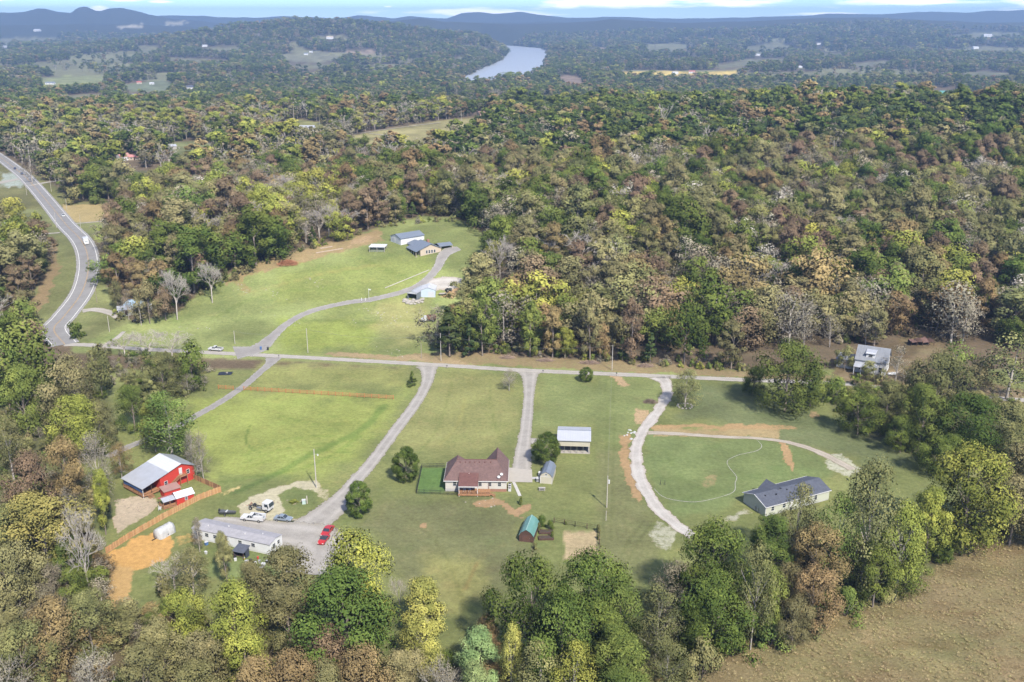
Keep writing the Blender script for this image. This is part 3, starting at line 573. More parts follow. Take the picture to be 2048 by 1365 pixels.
ribbon('gravel_yard', [(425, 1040, 1.5), (470, 1048, 3.4), (520, 1058, 4.6), (580, 1068, 6.5), (630, 1078, 7.0), (650, 1100, 6.5), (620, 1150, 6)], 6, M_GRAV, .11, 'wide grey gravel parking yard beside the mobile home', .6, seed=7)
ribbon('house_driveway', [(1058, 743, 4.6), (1059, 758, 2.9), (1058, 790, 2.0), (1055, 830, 2.0), (1050, 870, 2.1), (1046, 905, 2.6), (1043, 942, 3.1)], 2, M_GRAV, .08, 'straight gravel driveway leading to the brown-roofed house', .22, seed=8)
ribbon('carport_spur', [(1052, 885, 2.0), (1070, 882, 2.2), (1092, 886, 2.2)], 2, M_GRAV, .05, 'short gravel spur under the round tree', .4, seed=9)
ribbon('loop_driveway', [(1318, 755, 4.5), (1332, 768, 2.4), (1334, 790, 2.0), (1315, 825, 2.1), (1288, 860, 2.0), (1274, 895, 2.0), (1274, 930, 2.1), (1285, 970, 2.1), (1310, 1010, 2.1), (1345, 1045, 2.1), (1390, 1075, 2.0)], 2, M_WHITE_GRAV, .09, 'white gravel driveway sweeping past the modular home', .9, seed=10)
ribbon('loop_track', [(1296, 866, 1.6), (1350, 868, 1.3), (1440, 874, 1.2), (1520, 878, 1.0), (1580, 886, 1.2), (1640, 906, 1.5), (1680, 926, 1.8), (1705, 940, 1.6)], 1.4, M_TRACK, .07, 'thin gravel track arching over the circular lawn', .5, seed=11)
for nm, path, w, lb in (
  ('side_drive', [(120, 466), (90, 468), (50, 466)], 1.6, 'pale concrete drive off the highway towards the white building'),
  ('field_drive', [(150, 448), (185, 445), (240, 440)], 1.5, 'pale drive below the tan field beside the highway'),
  ('cottage_drive', [(165, 623, 2), (190, 620, 2.2), (225, 628, 2), (240, 640, 1.4)], 1.6, 'gravel drive off the highway to the cottage in the trees'),
  ('footpath', [(212, 690), (232, 678), (248, 664)], 1.0, 'short pale path joining the lane near the highway'),
  ('upper_drive', [(60, 372, 2), (90, 366, 2.4), (130, 360, 2)], 2, 'grey drive off the upper highway to the tin sheds'),
  ('upper_apron', [(-30, 372, 5), (10, 364, 5), (40, 358, 3)], 4, 'wide grey apron where a side road meets the highway'),
  ('pasture_track', [(640, 270), (700, 270), (750, 263), (800, 256), (880, 246)], 2.2, 'pale dirt track crossing the far pasture'),
  ('pasture_spur', [(738, 268), (770, 272), (800, 280), (832, 290)], 1.6, 'pale spur of the track bending down the far pasture'),
  ):
    ribbon(nm, path, w, M_TRACK if 'track' in nm or 'spur' in nm else M_LANE, .12 if path[0][1] > 300 else .4, lb, .25, seed=len(lb))
# ---------------------------------------------------------------- trees: prototypes
def leaf_mat(name, c1, c2, trans=.40, vr=.22):
    m, nt, N = nodes_of(name)
    oi = N('ShaderNodeObjectInfo').outputs['Random']; lt = N('ShaderNodeAttribute', attribute_name='leaf_tint').outputs['Fac']
    M = lambda op, a, b: N('ShaderNodeMath', {0: a, 1: b}, operation=op).outputs[0]
    r2 = M('FRACT', M('MULTIPLY', oi, 37.31), 0.); r3 = M('FRACT', M('MULTIPLY', oi, 91.7), 0.)
    f = N('ShaderNodeMath', {0: M('ADD', M('MULTIPLY', oi, .75), M('MULTIPLY', M('SUBTRACT', lt, .5), 1.1)), 1: 0.}, operation='ADD', use_clamp=True).outputs[0]
    c = N('ShaderNodeMix', {'Factor': f, 'A': c4(c1), 'B': c4(c2)}, data_type='RGBA').outputs['Result']
    v = M('MULTIPLY', N('ShaderNodeMapRange', {'Value': r2, 'To Min': 1-vr, 'To Max': 1+vr}).outputs[0], N('ShaderNodeMapRange', {'Value': lt, 'To Min': .62, 'To Max': 1.38}).outputs[0])
    h = N('ShaderNodeHueSaturation', {'Color': c, 'Hue': N('ShaderNodeMapRange', {'Value': r3, 'To Min': .490, 'To Max': .512}).outputs[0], 'Saturation': 1., 'Value': v}).outputs[0]
    cn = N('ShaderNodeVectorTransform', {0: N('ShaderNodeAttribute', attribute_name='clump_normal').outputs['Vector']}, vector_type='NORMAL', convert_from='OBJECT', convert_to='WORLD').outputs[0]
    gn = N('ShaderNodeNewGeometry').outputs['Normal']
    nm = N('ShaderNodeVectorMath', {0: N('ShaderNodeMix', {'Factor': .88, 'A': gn, 'B': cn}, data_type='VECTOR').outputs['Result']}, operation='NORMALIZE').outputs[0]
    a = N('ShaderNodeBsdfDiffuse', {'Color': h, 'Roughness': .6, 'Normal': nm}).outputs[0]; b = N('ShaderNodeBsdfTranslucent', {'Color': h, 'Normal': nm}).outputs[0]
    g = N('ShaderNodeMixShader', {0: trans, 1: a, 2: b}).outputs[0]
    nt.links.new(g, N('ShaderNodeOutputMaterial').inputs[0]); return m
LEAF = {
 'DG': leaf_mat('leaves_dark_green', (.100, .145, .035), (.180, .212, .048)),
 'MG': leaf_mat('leaves_mid_green', (.150, .208, .054), (.255, .282, .070)),
 'YG': leaf_mat('leaves_yellow_green', (.255, .290, .065), (.400, .385, .088)),
 'YE': leaf_mat('leaves_yellow', (.35, .365, .105), (.45, .420, .118)),
 'YO': leaf_mat('leaves_yellow_olive', (.28, .27, .085), (.38, .33, .105)),
 'PA': leaf_mat('leaves_pale_green', (.31, .45, .18), (.42, .50, .21)),
 'OL': leaf_mat('leaves_olive', (.200, .208, .085), (.300, .278, .115)),
 'OB': leaf_mat('leaves_olive_brown', (.262, .248, .112), (.335, .292, .138)),
 'OR': leaf_mat('leaves_orange_brown', (.300, .222, .108), (.360, .265, .125)),
 'RU': leaf_mat('leaves_russet', (.275, .200, .125), (.325, .232, .142)),
 'MV': leaf_mat('leaves_mauve_brown', (.280, .245, .165), (.330, .285, .190)),
 'BR': leaf_mat('leaves_grey_brown', (.295, .262, .188), (.365, .325, .235)),
 'CE': leaf_mat('needles_cedar_cloud_shade', (.068, .102, .038), (.112, .138, .048)),  # cedar needles, colour lowered so the far woods look under cloud
 'TW': leaf_mat('twigs_grey', (.345, .312, .255), (.42, .385, .32), .1),
}
BARK = mat('bark_brown', (.22, .18, .145), .95, var=.35, scale=1.5); BARKP = mat('bark_pale', (.40, .355, .30), .95, var=.3, scale=1.2)
def cdir(pos, z0, ch, r):
    cd = (pos-np.array([0, 0, z0+ch*.42]))/np.array([r, r, ch*.55]); return cd/(np.linalg.norm(cd, axis=1)[:, None]+1e-6)
def crown_geo(seed, Ht, W, shape, nl, per, leaf):
    rs = np.random.RandomState(seed); r = W/2
    base = {'round': .11, 'tall': .13, 'airy': .15, 'shrub': -.05, 'cedar': .03, 'oval': .12, 'ball': .06}[shape]
    z0 = base*Ht; ch = Ht-z0; L = []; tries = 0
    while len(L) < nl and tries < 4000:
        tries += 1
        t = rs.rand()**.85
        if shape == 'cedar': rad = r*(1-t)**.75*(1.05)
        elif shape == 'shrub': rad = r*math.sqrt(max(0, 1-(t*.98)**2))
        elif shape == 'tall': rad = r*max(0., 1-abs((t-.45)/.60)**2.4)**.5
        elif shape == 'ball': rad = r*math.sin(math.pi*min(1, .17+t*.78))**.62
        elif shape == 'oval': rad = r*max(0., 1-abs((t-.42)/.62)**2.3)**.5
        else: rad = r*max(.0, 1-abs((t-.38)/.64)**2.6)**.5
        a = rs.rand()*6.2832; q = rs.rand()**.30; lr = W*(rs.uniform(.125, .205) if shape != 'cedar' else rs.uniform(.10, .15)*(1.15-.6*t))
        irr = 1+.22*math.sin(a*2+seed)+.12*math.sin(a*5+seed*2)
        irr = 1+.04*math.sin(a*3+seed) if shape == 'ball' else irr; lr = W*rs.uniform(.09, .13) if shape == 'ball' else lr; q = .75+.25*q if shape == 'ball' else q; d = max(0, rad*irr-lr*.75)*q; L.append((math.cos(a)*d, math.sin(a)*d, z0+t*(ch-lr*.7)+lr*.15, lr, rs.rand()))
    L = np.array(L); N = nl*per
    li = rs.randint(0, len(L), N); dr = rs.normal(size=(N, 3)); dr[:, 2] += .25; dr /= np.linalg.norm(dr, axis=1)[:, None]
    rr = L[li, 3]*(rs.uniform(.55, 1.06, N)**.6); pos = L[li, :3]+dr*rr[:, None]*np.array([1, 1, .82])
    # drop leaves buried in other lobes
    keep = np.ones(N, bool)
    for l in L:
        dd = np.linalg.norm((pos-l[:3])/np.array([1, 1, .82]), axis=1); keep &= ~(dd < l[3]*.55)
    core = rs.rand(N) < .16
    pos[core] = (L[li[core], :3]+dr[core]*(L[li[core], 3]*rs.uniform(.25, .6, core.sum()))[:, None]); keep |= core
    if shape == 'shrub': keep &= pos[:, 2] > 0.02
    pos = pos[keep]; dr = dr[keep]; li = li[keep]; core = core[keep]; N = len(pos)
    nrm = dr*.9+cdir(pos, z0, ch, r)*.35+rs.normal(size=(N, 3))*.30; nrm /= np.linalg.norm(nrm, axis=1)[:, None]
    t1 = np.cross(nrm, rs.normal(size=(N, 3))); t1 /= np.linalg.norm(t1, axis=1)[:, None]; t2 = np.cross(nrm, t1)
    s = leaf*rs.uniform(.55, 1.15, N)[:, None]; s2 = leaf*rs.uniform(.45, .95, N)[:, None]
    s = np.where(core[:, None], s*(1.3 if shape == 'airy' else 1.9), s); s2 = np.where(core[:, None], s2*(1.3 if shape == 'airy' else 1.9), s2)
    j = lambda: rs.uniform(.55, 1.0, (N, 1))
    V = np.stack([pos+t1*s*.5*j(), pos+t2*s2*.5*j()+nrm*s*.12, pos-t1*s*.5*j(), pos-t2*s2*.5*j()-nrm*s*.12], 1).reshape(-1, 3)
    q = np.percentile(np.hypot(V[:, 0], V[:, 1]), 98); kx = r/q; kz = Ht/np.percentile(V[:, 2], 99.7); V = V*np.array([kx, kx, kz]); L[:, :3] *= np.array([kx, kx, kz]); pos = pos*np.array([kx, kx, kz])
    cen = np.array([0, 0, z0+ch*.42]); cd = (pos-cen)/np.array([r, r, ch*.55]); cd /= np.linalg.norm(cd, axis=1)[:, None]+1e-6
    CN = dr*.75+cd*.5+rs.normal(size=(N, 3))*.12; CN /= np.linalg.norm(CN, axis=1)[:, None]
    # faces turned so that the two normals agree
    fn = np.cross(V[1::4]-V[0::4], V[2::4]-V[0::4]); flip = (fn*CN).sum(1) < 0
    F = np.arange(4*N).reshape(N, 4); F[flip] = F[flip][:, ::-1]; crown_geo.cn = CN; tint = np.clip(.72*L[li, 4]+.28*rs.rand(N), 0, 1)
    return V, F, tint, L, CN
def trunk_geo(b, Ht, L, rs, rad, nlimb):
    lean = rs.uniform(-.03, .03, 2)*Ht; top = (lean[0], lean[1], Ht*.66)
    b.tube([(0, 0, -.6), (0, 0, .4), (lean[0]*.4, lean[1]*.4, Ht*.33), top], [rad*1.35, rad, rad*.72, rad*.25], 7)
    for k in rs.permutation(len(L))[:nlimb]:
        l = L[k]; z = min(max(Ht*.22, l[2]*.62-.4), Ht*.62); f = z/(Ht*.66)
        st = (lean[0]*f, lean[1]*f, z); mid = (st[0]*.5+l[0]*.5, st[1]*.5+l[1]*.5, z*.45+l[2]*.55-.25)
        b.tube([st, mid, tuple(l[:3])], [rad*.42, rad*.26, rad*.08], 4, caps=False)
def bare_geo(seed, Ht, W, dens=1., twig=.018):
    rs = np.random.RandomState(seed); trunk = MB(); br = MB()
    rad = Ht*.014
    trunk.tube([(0, 0, -.5), (0, 0, .3), (rs.uniform(-.2, .2), rs.uniform(-.2, .2), Ht*.42)], [rad*1.3, rad, rad*.75], 7)
    def grow(p, d, ln, r, depth):
        q = p+d*ln; mid = p+d*ln*.5+Vector(rs.normal(size=3))*ln*.05
        br.tube([p, mid, q], [r, r*.8, r*.55], 4 if depth < 2 else 3, caps=False)
        if depth >= 4: return
        n = int((3 if depth < 3 else 3)*dens+rs.rand()*1.6)
        for k in range(n):
            ax = Vector(rs.normal(size=3)); nd = (d*1.0+ax*.42+Vector((0, 0, .12))).normalized()
            h = Vector((q.x, q.y, 0)); 
            if h.length > W*.42: nd = (nd-h.normalized()*.35).normalized()
            st = p.lerp(q, rs.uniform(.55, 1.0)) if k else q
            grow(st, nd, ln*rs.uniform(.62, .82), max(r*.56, twig), depth+1)
    top = Vector(trunk.V[-1])*0+Vector((0, 0, Ht*.40))
    for k in range(5):
        a = k*1.2566+rs.rand(); d = Vector((math.cos(a)*.55, math.sin(a)*.55, 1.0 if k else 1.6)).normalized()
        grow(Vector((0, 0, Ht*(.26+.035*k))), d, Ht*.23, rad*.55, 0)
    return trunk, br
PROTO = {}   # key -> (trunk mesh or None, crown mesh, height, width)
SHAPES = {'round': (15, 13), 'tall': (18, 9.5), 'airy': (16, 11), 'shrub': (4, 6), 'cedar': (11, 6), 'oval': (14, 10), 'ball': (8.5, 7.6)}
def proto(shape, colour, lod, var=0):
    key = (shape, colour, lod, var)
    if key in PROTO: return PROTO[key]
    nm = 'tree_%s_%s_%d_%d' % key
    if shape == 'bare':
        Ht, W = 16, 10
        kk = ('baregeo', lod, var)
        if kk not in PROTO: PROTO[kk] = bare_geo(70+var*5+lod, Ht, W, {0: 1., 1: .72, 2: .5}[lod], {0: .028, 1: .05, 2: .10}[lod])
        if (kk, 'me') not in PROTO: tr, br = PROTO[kk]; PROTO[kk, 'me'] = (mesh_from(nm+'_trunk', tr.V, tr.F, BARKP, True), mesh_from(nm+'_crown', br.V, br.F, BARKP, False))
        tm, cm = PROTO[kk, 'me']; lm = bk = BARKP
    else:
        Ht, W = SHAPES[shape]
        kk = (shape, lod, var, 'geo', colour in ('BR', 'MV', 'TW'), colour == 'OB')
        if kk not in PROTO:
            nl, per, leaf = {0: (48, 300, .38), 1: (34, 112, .64), 2: (18, 30, 1.5)}[lod]
            if shape == 'ball': nl, per, leaf = {0: (90, 120, .34), 1: (70, 60, .5), 2: (20, 20, 1.)}[lod]
            if shape == 'shrub': nl, per, leaf = {0: (22, 150, .30), 1: (14, 40, .6), 2: (8, 12, 1.2)}[lod]
            if shape == 'cedar': nl, per, leaf = {0: (46, 120, .36), 1: (30, 40, .7), 2: (14, 12, 1.4)}[lod]
            if shape == 'airy': per = int(per*.5); nl += 8
            if colour in ('BR', 'MV', 'TW'): per = int(per*.55); leaf *= .82
            seed = 11*var+{'round': 1, 'tall': 2, 'airy': 3, 'shrub': 4, 'cedar': 5, 'oval': 6, 'ball': 7}[shape]+100*lod
            g = crown_geo(seed, Ht, W, shape, nl, per, leaf); b = MB(); rs = np.random.RandomState(seed+7)
            if shape == 'shrub':
                for k in range(6):
                    a = k*1.05; b.tube([(0, 0, -.2), (math.cos(a)*W*.12, math.sin(a)*W*.12, Ht*.3), (math.cos(a)*W*.24, math.sin(a)*W*.24, Ht*.62)], [.07, .05, .02], 4)
            else: trunk_geo(b, Ht, g[3], rs, Ht*.0155 if shape != 'cedar' else .16, {0: 16, 1: 8, 2: 0}[lod] if shape != 'cedar' else 0)
            if colour in ('BR', 'MV', 'TW') and shape != 'cedar' and lod < 2:
                for l in g[3]:
                    for k in range(3 if lod == 0 else 1):
                        a = rs.normal(size=3); a /= np.linalg.norm(a); e = l[:3]+a*l[3]*1.15
                        b.tube([tuple(l[:3]*.8+np.array([0, 0, l[2]*.1])), tuple(e)], [.05, .02], 3, caps=False)
            PROTO[kk] = (g, b)
        g, b = PROTO[kk]; lm = LEAF[colour]; bk = BARKP if colour in ('BR', 'TW', 'YE') or shape == 'airy' else BARK
        if (kk, 'me') in PROTO: tm, cm = PROTO[kk, 'me']; PROTO[key] = (tm, cm, Ht, W, lm, bk); return PROTO[key]
        tm = mesh_from(nm+'_trunk', b.V, b.F, BARK, True); cm = mesh_from(nm+'_crown', g[0], g[1], LEAF['OL'], False); PROTO[kk, 'me'] = (tm, cm)
        at = cm.attributes.new('leaf_tint', 'FLOAT', 'FACE'); at.data.foreach_set('value', g[2].astype(np.float32))
        at = cm.attributes.new('clump_normal', 'FLOAT_VECTOR', 'FACE'); at.data.foreach_set('vector', g[4].astype(np.float32).ravel())
    PROTO[key] = (tm, cm, Ht, W, lm, bk); return PROTO[key]
def plant(base, h, w, shape, colour, lod, rs, name='tree', var=None):
    tm, cm, Ht, W, lm, bk = proto(shape, colour, lod, rs.randint(0, 3) if var is None else var)
    o = bpy.data.objects.new(name, None); o.location = base; o.rotation_euler = (rs.uniform(-.03, .03), rs.uniform(-.03, .03), rs.uniform(0, 6.28)); o.scale = (w/W, w/W, h/Ht); o.empty_display_size = .3
    link(o)
    for n, me, m_ in (('trunk' if shape != 'shrub' else 'stem', tm, bk), ('crown' if shape != 'shrub' else 'foliage', cm, lm)):
        c = bpy.data.objects.new(n, me); link(c, o); c.material_slots[0].link = 'OBJECT'; c.material_slots[0].material = m_
    return o
# ---------------------------------------------------------------- trees one by one: (column, crown top row, foot row, crown width px, shape, colour, label)
SOUTH = [
 (722, 1070, 1275, 185, 'round', 'YG', 'bright yellow-green round tree below the red cars'),
 (690, 1150, 1365, 230, 'round', 'DG', 'big dark green oak under the bright yellow-green tree'),
 (853, 1158, 1350, 112, 'oval', 'YE', 'pale yellow tree at the lower end of the back lawn'),
 (800, 1150, 1235, 30, 'bare', 'TW', 'small white dead snag between green oak and yellow tree'),
 (958, 1262, 1430, 98, 'oval', 'PA', 'pale mint green oval tree at the bottom edge'),
 (972, 1232, 1330, 60, 'oval', 'OR', 'small orange-brown tree above the pale mint green tree'),
 (1022, 1250, 1400, 66, 'airy', 'YE', 'thin yellow tree with white trunks beside the mint green tree'),
 (1056, 1112, 1330, 175, 'round', 'DG', 'broad dark green oak under the green-roofed shed'),
 (1176, 1100, 1345, 185, 'round', 'DG', 'broad dark green oak under the straw bed'),
 (1118, 1190, 1390, 190, 'round', 'DG', 'dark green oak between and below the two broad oaks'),
 (1235, 1160, 1390, 130, 'round', 'MG', 'mid green oak on the lane side of the broad oaks'),
 (1232, 1272, 1440, 130, 'round', 'MG', 'mid green low tree at the bottom edge below the oaks'),
 (1078, 1290, 1440, 130, 'airy', 'OL', 'olive loose tree at the bottom edge below the oaks'),
 (1150, 1278, 1450, 115, 'airy', 'YG', 'yellow-flecked loose tree at the bottom edge below the oaks'),
 (1310, 1172, 1330, 100, 'airy', 'OL', 'thin olive tree with forked white trunk beside the broad oaks'),
 (1345, 1120, 1285, 118, 'round', 'MV', 'mauve-brown tree left of the large oak by the loop drive end'),
 (1425, 1040, 1310, 175, 'round', 'DG', 'large dark green oak at the end of the white gravel drive'),
 (1385, 1130, 1310, 120, 'oval', 'DG', 'dark green tree on the house side of the large oak'),
 (1535, 1028, 1280, 85, 'tall', 'MG', 'tall mid green tree in front of the modular home gable'),
 (1500, 1085, 1300, 90, 'airy', 'OL', 'grey olive thin tree beside the tall mid green tree'),
 (1628, 1048, 1265, 130, 'round', 'OR', 'orange-brown tree in front of the modular home'),
 (1575, 1130, 1300, 95, 'round', 'OB', 'olive-brown tree in front of the orange-brown tree'),
 (1590, 965, 1140, 95, 'airy', 'OL', 'loose olive tree overlapping the modular home roof'),
 (1718, 912, 1190, 150, 'airy', 'OL', 'tall loose olive tree hiding the far end of the modular home'),
 (1665, 990, 1190, 100, 'airy', 'MG', 'loose green tree in front of the modular home wall'),
 (1790, 1005, 1200, 120, 'airy', 'YG', 'loose yellow-green tree between the tall olive and big yellow trees'),
 (1745, 1085, 1215, 105, 'round', 'DG', 'dark green low tree at the rough field edge'),
 (1808, 1075, 1190, 95, 'round', 'MG', 'mid green low tree at the rough field edge below the yellow tree'),
 (1925, 888, 1100, 205, 'round', 'YG', 'big yellow spreading tree beside the rough field'),
 (1850, 975, 1120, 95, 'oval', 'YG', 'smaller yellow-green tree against the big yellow tree'),
 (2018, 895, 1090, 150, 'round', 'OB', 'olive-brown tree at the edge behind the big yellow tree'),
 (2075, 930, 1090, 130, 'round', 'OL', 'olive tree cut by the edge above the rough field'),
 (1893, 1082, 1118, 36, 'shrub', 'MG', 'round green bush under the big yellow tree'),
 (1462, 1238, 1312, 95, 'shrub', 'DG', 'dark green thicket at the foot of the large oak'),
 (1540, 1232, 1290, 90, 'shrub', 'MG', 'green thicket below the grey olive thin tree'),
 (1620, 1205, 1262, 80, 'shrub', 'OL', 'olive thicket under the orange-brown tree'),
 (1690, 1170, 1232, 80, 'shrub', 'MG', 'green thicket between orange-brown and dark low tree'),
 (1770, 1150, 1200, 70, 'shrub', 'OL', 'olive thicket at the rough field edge below the dark low tree'),
 (1400, 1270, 1360, 100, 'shrub', 'OL', 'olive brush heap at the corner of the rough field'),
 (1330, 1280, 1390, 120, 'airy', 'OL', 'loose olive tree at the bottom edge beside the rough field'),
 (662, 1256, 1410, 115, 'round', 'RU', 'dark russet tree below the big green oak'),
 (600, 1300, 1450, 155, 'round', 'OR', 'orange-brown tree at the bottom edge left of the russet tree'),
 (735, 1290, 1460, 145, 'round', 'OR', 'orange-brown tree at the bottom edge below the russet tree'),
 (812, 1300, 1450, 110, 'round', 'OB', 'olive-brown tree at the bottom edge below the yellow tree'),
 (880, 1310, 1460, 90, 'airy', 'BR', 'grey-brown twiggy tree at the bottom edge by the mint green tree'),
 (575, 1092, 1300, 135, 'round', 'OB', 'olive-brown tree at the near end of the gravel yard'),
 (515, 1125, 1290, 95, 'round', 'OB', 'olive-brown tree in front of the mobile home end'),
 (478, 1162, 1330, 135, 'round', 'YG', 'bright yellow-green tree below the mobile home'),
 (372, 1178, 1310, 110, 'round', 'YG', 'yellow-green tree below the bare grey shrub'),
 (500, 1262, 1400, 130, 'round', 'YG', 'yellow-green lower tree beneath the bright one below the mobile home'),
 (420, 1262, 1410, 120, 'round', 'OB', 'olive-brown tree under the two yellow-green trees'),
 (332, 1240, 1370, 110, 'round', 'OB', 'olive-brown tree below the trodden orange bank'),
 (296, 1290, 1430, 125, 'round', 'OB', 'olive-brown tree in the corner wood at the bottom edge'),
 (205, 1305, 1450, 120, 'airy', 'BR', 'grey-brown twiggy tree at the bottom edge of the corner wood'),
 (118, 1195, 1350, 130, 'round', 'OR', 'orange-brown tree in the corner wood below the mauve tree'),
 (190, 1182, 1320, 110, 'round', 'OL', 'olive tree at the foot of the orange bank'),
 (62, 1245, 1390, 130, 'round', 'OL', 'olive tree in the corner wood beside the orange-brown one'),
 (20, 1320, 1460, 130, 'airy', 'BR', 'pale twiggy tree in the very bottom corner'),
 (112, 1128, 1250, 85, 'round', 'MV', 'mauve-brown tree below the bare white tree'),
 (45, 1085, 1240, 125, 'round', 'OB', 'olive-brown tree at the picture edge under the broad yellow-olive tree'),
 (10, 1180, 1320, 100, 'round', 'OB', 'olive-brown tree at the picture edge beside the mauve tree'),
 (525, 1320, 1470, 130, 'round', 'OR', 'orange-tinged tree at the bottom edge under the yellow-green trees'),
 (405, 1325, 1480, 130, 'round', 'OL', 'olive tree at the bottom edge in the corner wood'),
 (660, 1330, 1490, 120, 'round', 'OB', 'olive-brown tree at the bottom edge between orange-brown ones'),
 (100, 988, 1160, 190, 'round', 'YO', 'broad yellow-olive tree left of the red house yard'),
 (40, 1010, 1130, 110, 'round', 'OL', 'olive tree at the picture edge beside the broad yellow-olive tree'),
 (183, 1022, 1205, 75, 'bare', 'TW', 'bare white tree at the lower end of the picket fence'),
 (150, 1075, 1215, 90, 'round', 'MG', 'mid green tree behind the bare white tree'),
 (388, 1098, 1190, 90, 'airy', 'OB', 'loose olive-brown tree beside the tarpaulin-covered shed'),
 (455, 1062, 1170, 40, 'tall', 'OB', 'slim olive-brown tree before the mobile home porch'),
 (400, 1035, 1105, 28, 'tall', 'BR', 'slim grey-brown tree at the far end of the mobile home'),
 (350, 1118, 1180, 85, 'bare', 'TW', 'bare grey shrub between orange earth and yellow-green trees'),
 (330, 1140, 1200, 50, 'shrub', 'OL', 'olive bush beside the bare grey shrub'),
 (75, 642, 812, 160, 'round', 'MG', 'large green tree beside the highway end'),
 (20, 660, 812, 120, 'round', 'MG', 'green tree at the picture edge beside the large one by the highway'),
 (58, 728, 870, 110, 'round', 'MG', 'green tree in front of the large tree by the highway'),
 (148, 712, 860, 140, 'round', 'OB', 'olive-brown broad tree below the large green tree'),
 (160, 792, 930, 115, 'round', 'YG', 'yellow-green round tree below the olive-brown broad one'),
 (205, 800, 900, 70, 'round', 'OB', 'olive-brown tree against the yellow-green round tree'),
 (28, 832, 960, 80, 'airy', 'OL', 'thin olive tree on the grass at the picture edge'),
 (72, 902, 1060, 105, 'round', 'RU', 'russet-topped tree above the broad yellow-olive tree'),
 (145, 872, 1000, 105, 'round', 'OR', 'orange-brown tree between russet tree and red house'),
 (202, 862, 1000, 75, 'airy', 'BR', 'pale twiggy tree left of the red house'),
 (245, 885, 960, 50, 'airy', 'OR', 'small thin orange tree at the corner of the red house roof'),
 (212, 938, 1070, 46, 'tall', 'YG', 'slim yellow-green tree at the corner of the red house porch'),
 (150, 975, 1075, 60, 'airy', 'BR', 'twiggy tree beside the slim yellow-green tree'),
 (205, 690, 800, 75, 'round', 'OL', 'dark olive tree along the lane near the highway'),
 (270, 770, 862, 80, 'round', 'MG', 'green tree beside the yellow cedar'),
 (312, 742, 868, 62, 'cedar', 'OL', 'yellow-olive cedar in front of the fence driveway'),
 (345, 785, 915, 140, 'airy', 'MG', 'drooping bright green tree behind the red house'),
 (312, 805, 905, 70, 'airy', 'YG', 'yellow-green tree against the drooping tree'),
 (408, 862, 962, 50, 'airy', 'MV', 'half-bare pinkish tree at the end of the red house'),
 (385, 860, 935, 40, 'airy', 'BR', 'thin twiggy tree behind the half-bare pinkish one'),
 (388, 680, 778, 88, 'round', 'DG', 'dark green tree beside the lane behind the pickup'),
 (330, 705, 790, 90, 'round', 'OL', 'dark olive tree in the hollow below the lane'),
 (250, 668, 712, 60, 'bare', 'TW', 'bare grey thicket on the lane near the path'),
 (300, 664, 714, 75, 'bare', 'TW', 'bare grey thicket behind the lane'),
 (345, 668, 716, 75, 'bare', 'TW', 'bare grey thicket next to the dark green tree'),
 (378, 748, 790, 44, 'airy', 'MV', 'small pinkish brown tree below the dark green tree'),
 (150, 642, 675, 42, 'shrub', 'DG', 'dark green bush at the end of the highway'),
 (227, 676, 692, 26, 'shrub', 'DG', 'small dark bush where path and lane meet'),
 (813, 896, 962, 56, 'ball', 'DG', 'round green lawn tree beside the fenced grass'),
 (1092, 866, 926, 58, 'ball', 'DG', 'round green lawn tree before the carport'),
 (720, 962, 1032, 54, 'ball', 'DG', 'dark green tree at the bend of the gravel driveway'),
 (1172, 735, 763, 30, 'ball', 'DG', 'clipped round evergreen by the lane'),
 (825, 742, 772, 26, 'cedar', 'MG', 'young evergreen beside the gravel driveway entrance'),
 (1018, 738, 782, 40, 'airy', 'BR', 'thin bare sapling on the front lawn'),
 (1370, 738, 815, 78, 'airy', 'OL', 'many-stemmed olive tree ringed with stones at the loop drive'),
 (1041, 992, 1010, 9, 'shrub', 'MG', 'tiny sapling in the trodden loop behind the house'),
 (1570, 680, 825, 145, 'round', 'MG', 'big mid green tree beside the lane'),
 (1505, 735, 790, 60, 'round', 'DG', 'dark green low tree on the lane side of the big mid green tree'),
 (1620, 725, 815, 90, 'round', 'MG', 'mid green lower tree against the big one by the lane'),
 (1668, 748, 800, 60, 'shrub', 'MG', 'green bush in front of the old white house'),
 (1715, 785, 870, 105, 'round', 'DG', 'dark green tree at the lawn corner below the old white house'),
 (1770, 760, 850, 90, 'round', 'OL', 'olive tree below the old white house'),
 (1800, 830, 905, 80, 'round', 'DG', 'dark green tree at the end of the shaded lawn'),
 (1862, 700, 860, 140, 'round', 'OL', 'tall olive tree between old house and picture edge'),
 (1835, 770, 900, 110, 'round', 'MG', 'mid green tree in front of the tall olive tree'),
 (1925, 790, 915, 135, 'round', 'DG', 'dark green tree in the thicket below the lane at the edge'),
 (2010, 810, 920, 120, 'round', 'OL', 'olive tree in the thicket at the picture edge'),
 (1880, 870, 950, 110, 'round', 'DG', 'dark green low tree above the big yellow tree'),
 (1790, 690, 765, 72, 'airy', 'BR', 'spreading half-bare tree beside the old white house'),
 (1905, 680, 770, 90, 'airy', 'MG', 'loose green tree before the collapsed shed'),
 (2012, 668, 800, 135, 'airy', 'OL', 'wide-branched olive tree at the edge of the old yard'),
 (1735, 722, 762, 40, 'round', 'OL', 'small dark tree hiding the old house corner'),
 (1688, 690, 742, 44, 'round', 'OL', 'olive tree behind the side wing of the old white house'),
 (1712, 745, 772, 36, 'shrub', 'DG', 'dark bush under the porch of the old white house'),
 (1762, 735, 768, 34, 'shrub', 'OL', 'olive bush beside the white propane tank'),
 (1830, 715, 765, 60, 'airy', 'OL', 'loose olive tree between old house and collapsed shed'),
 (1950, 715, 790, 70, 'round', 'OB', 'olive-brown tree at the end of the old yard'),
 (1000, 470, 560, 60, 'bare', 'TW', 'tall bare white tree beside the hill house lawn'),
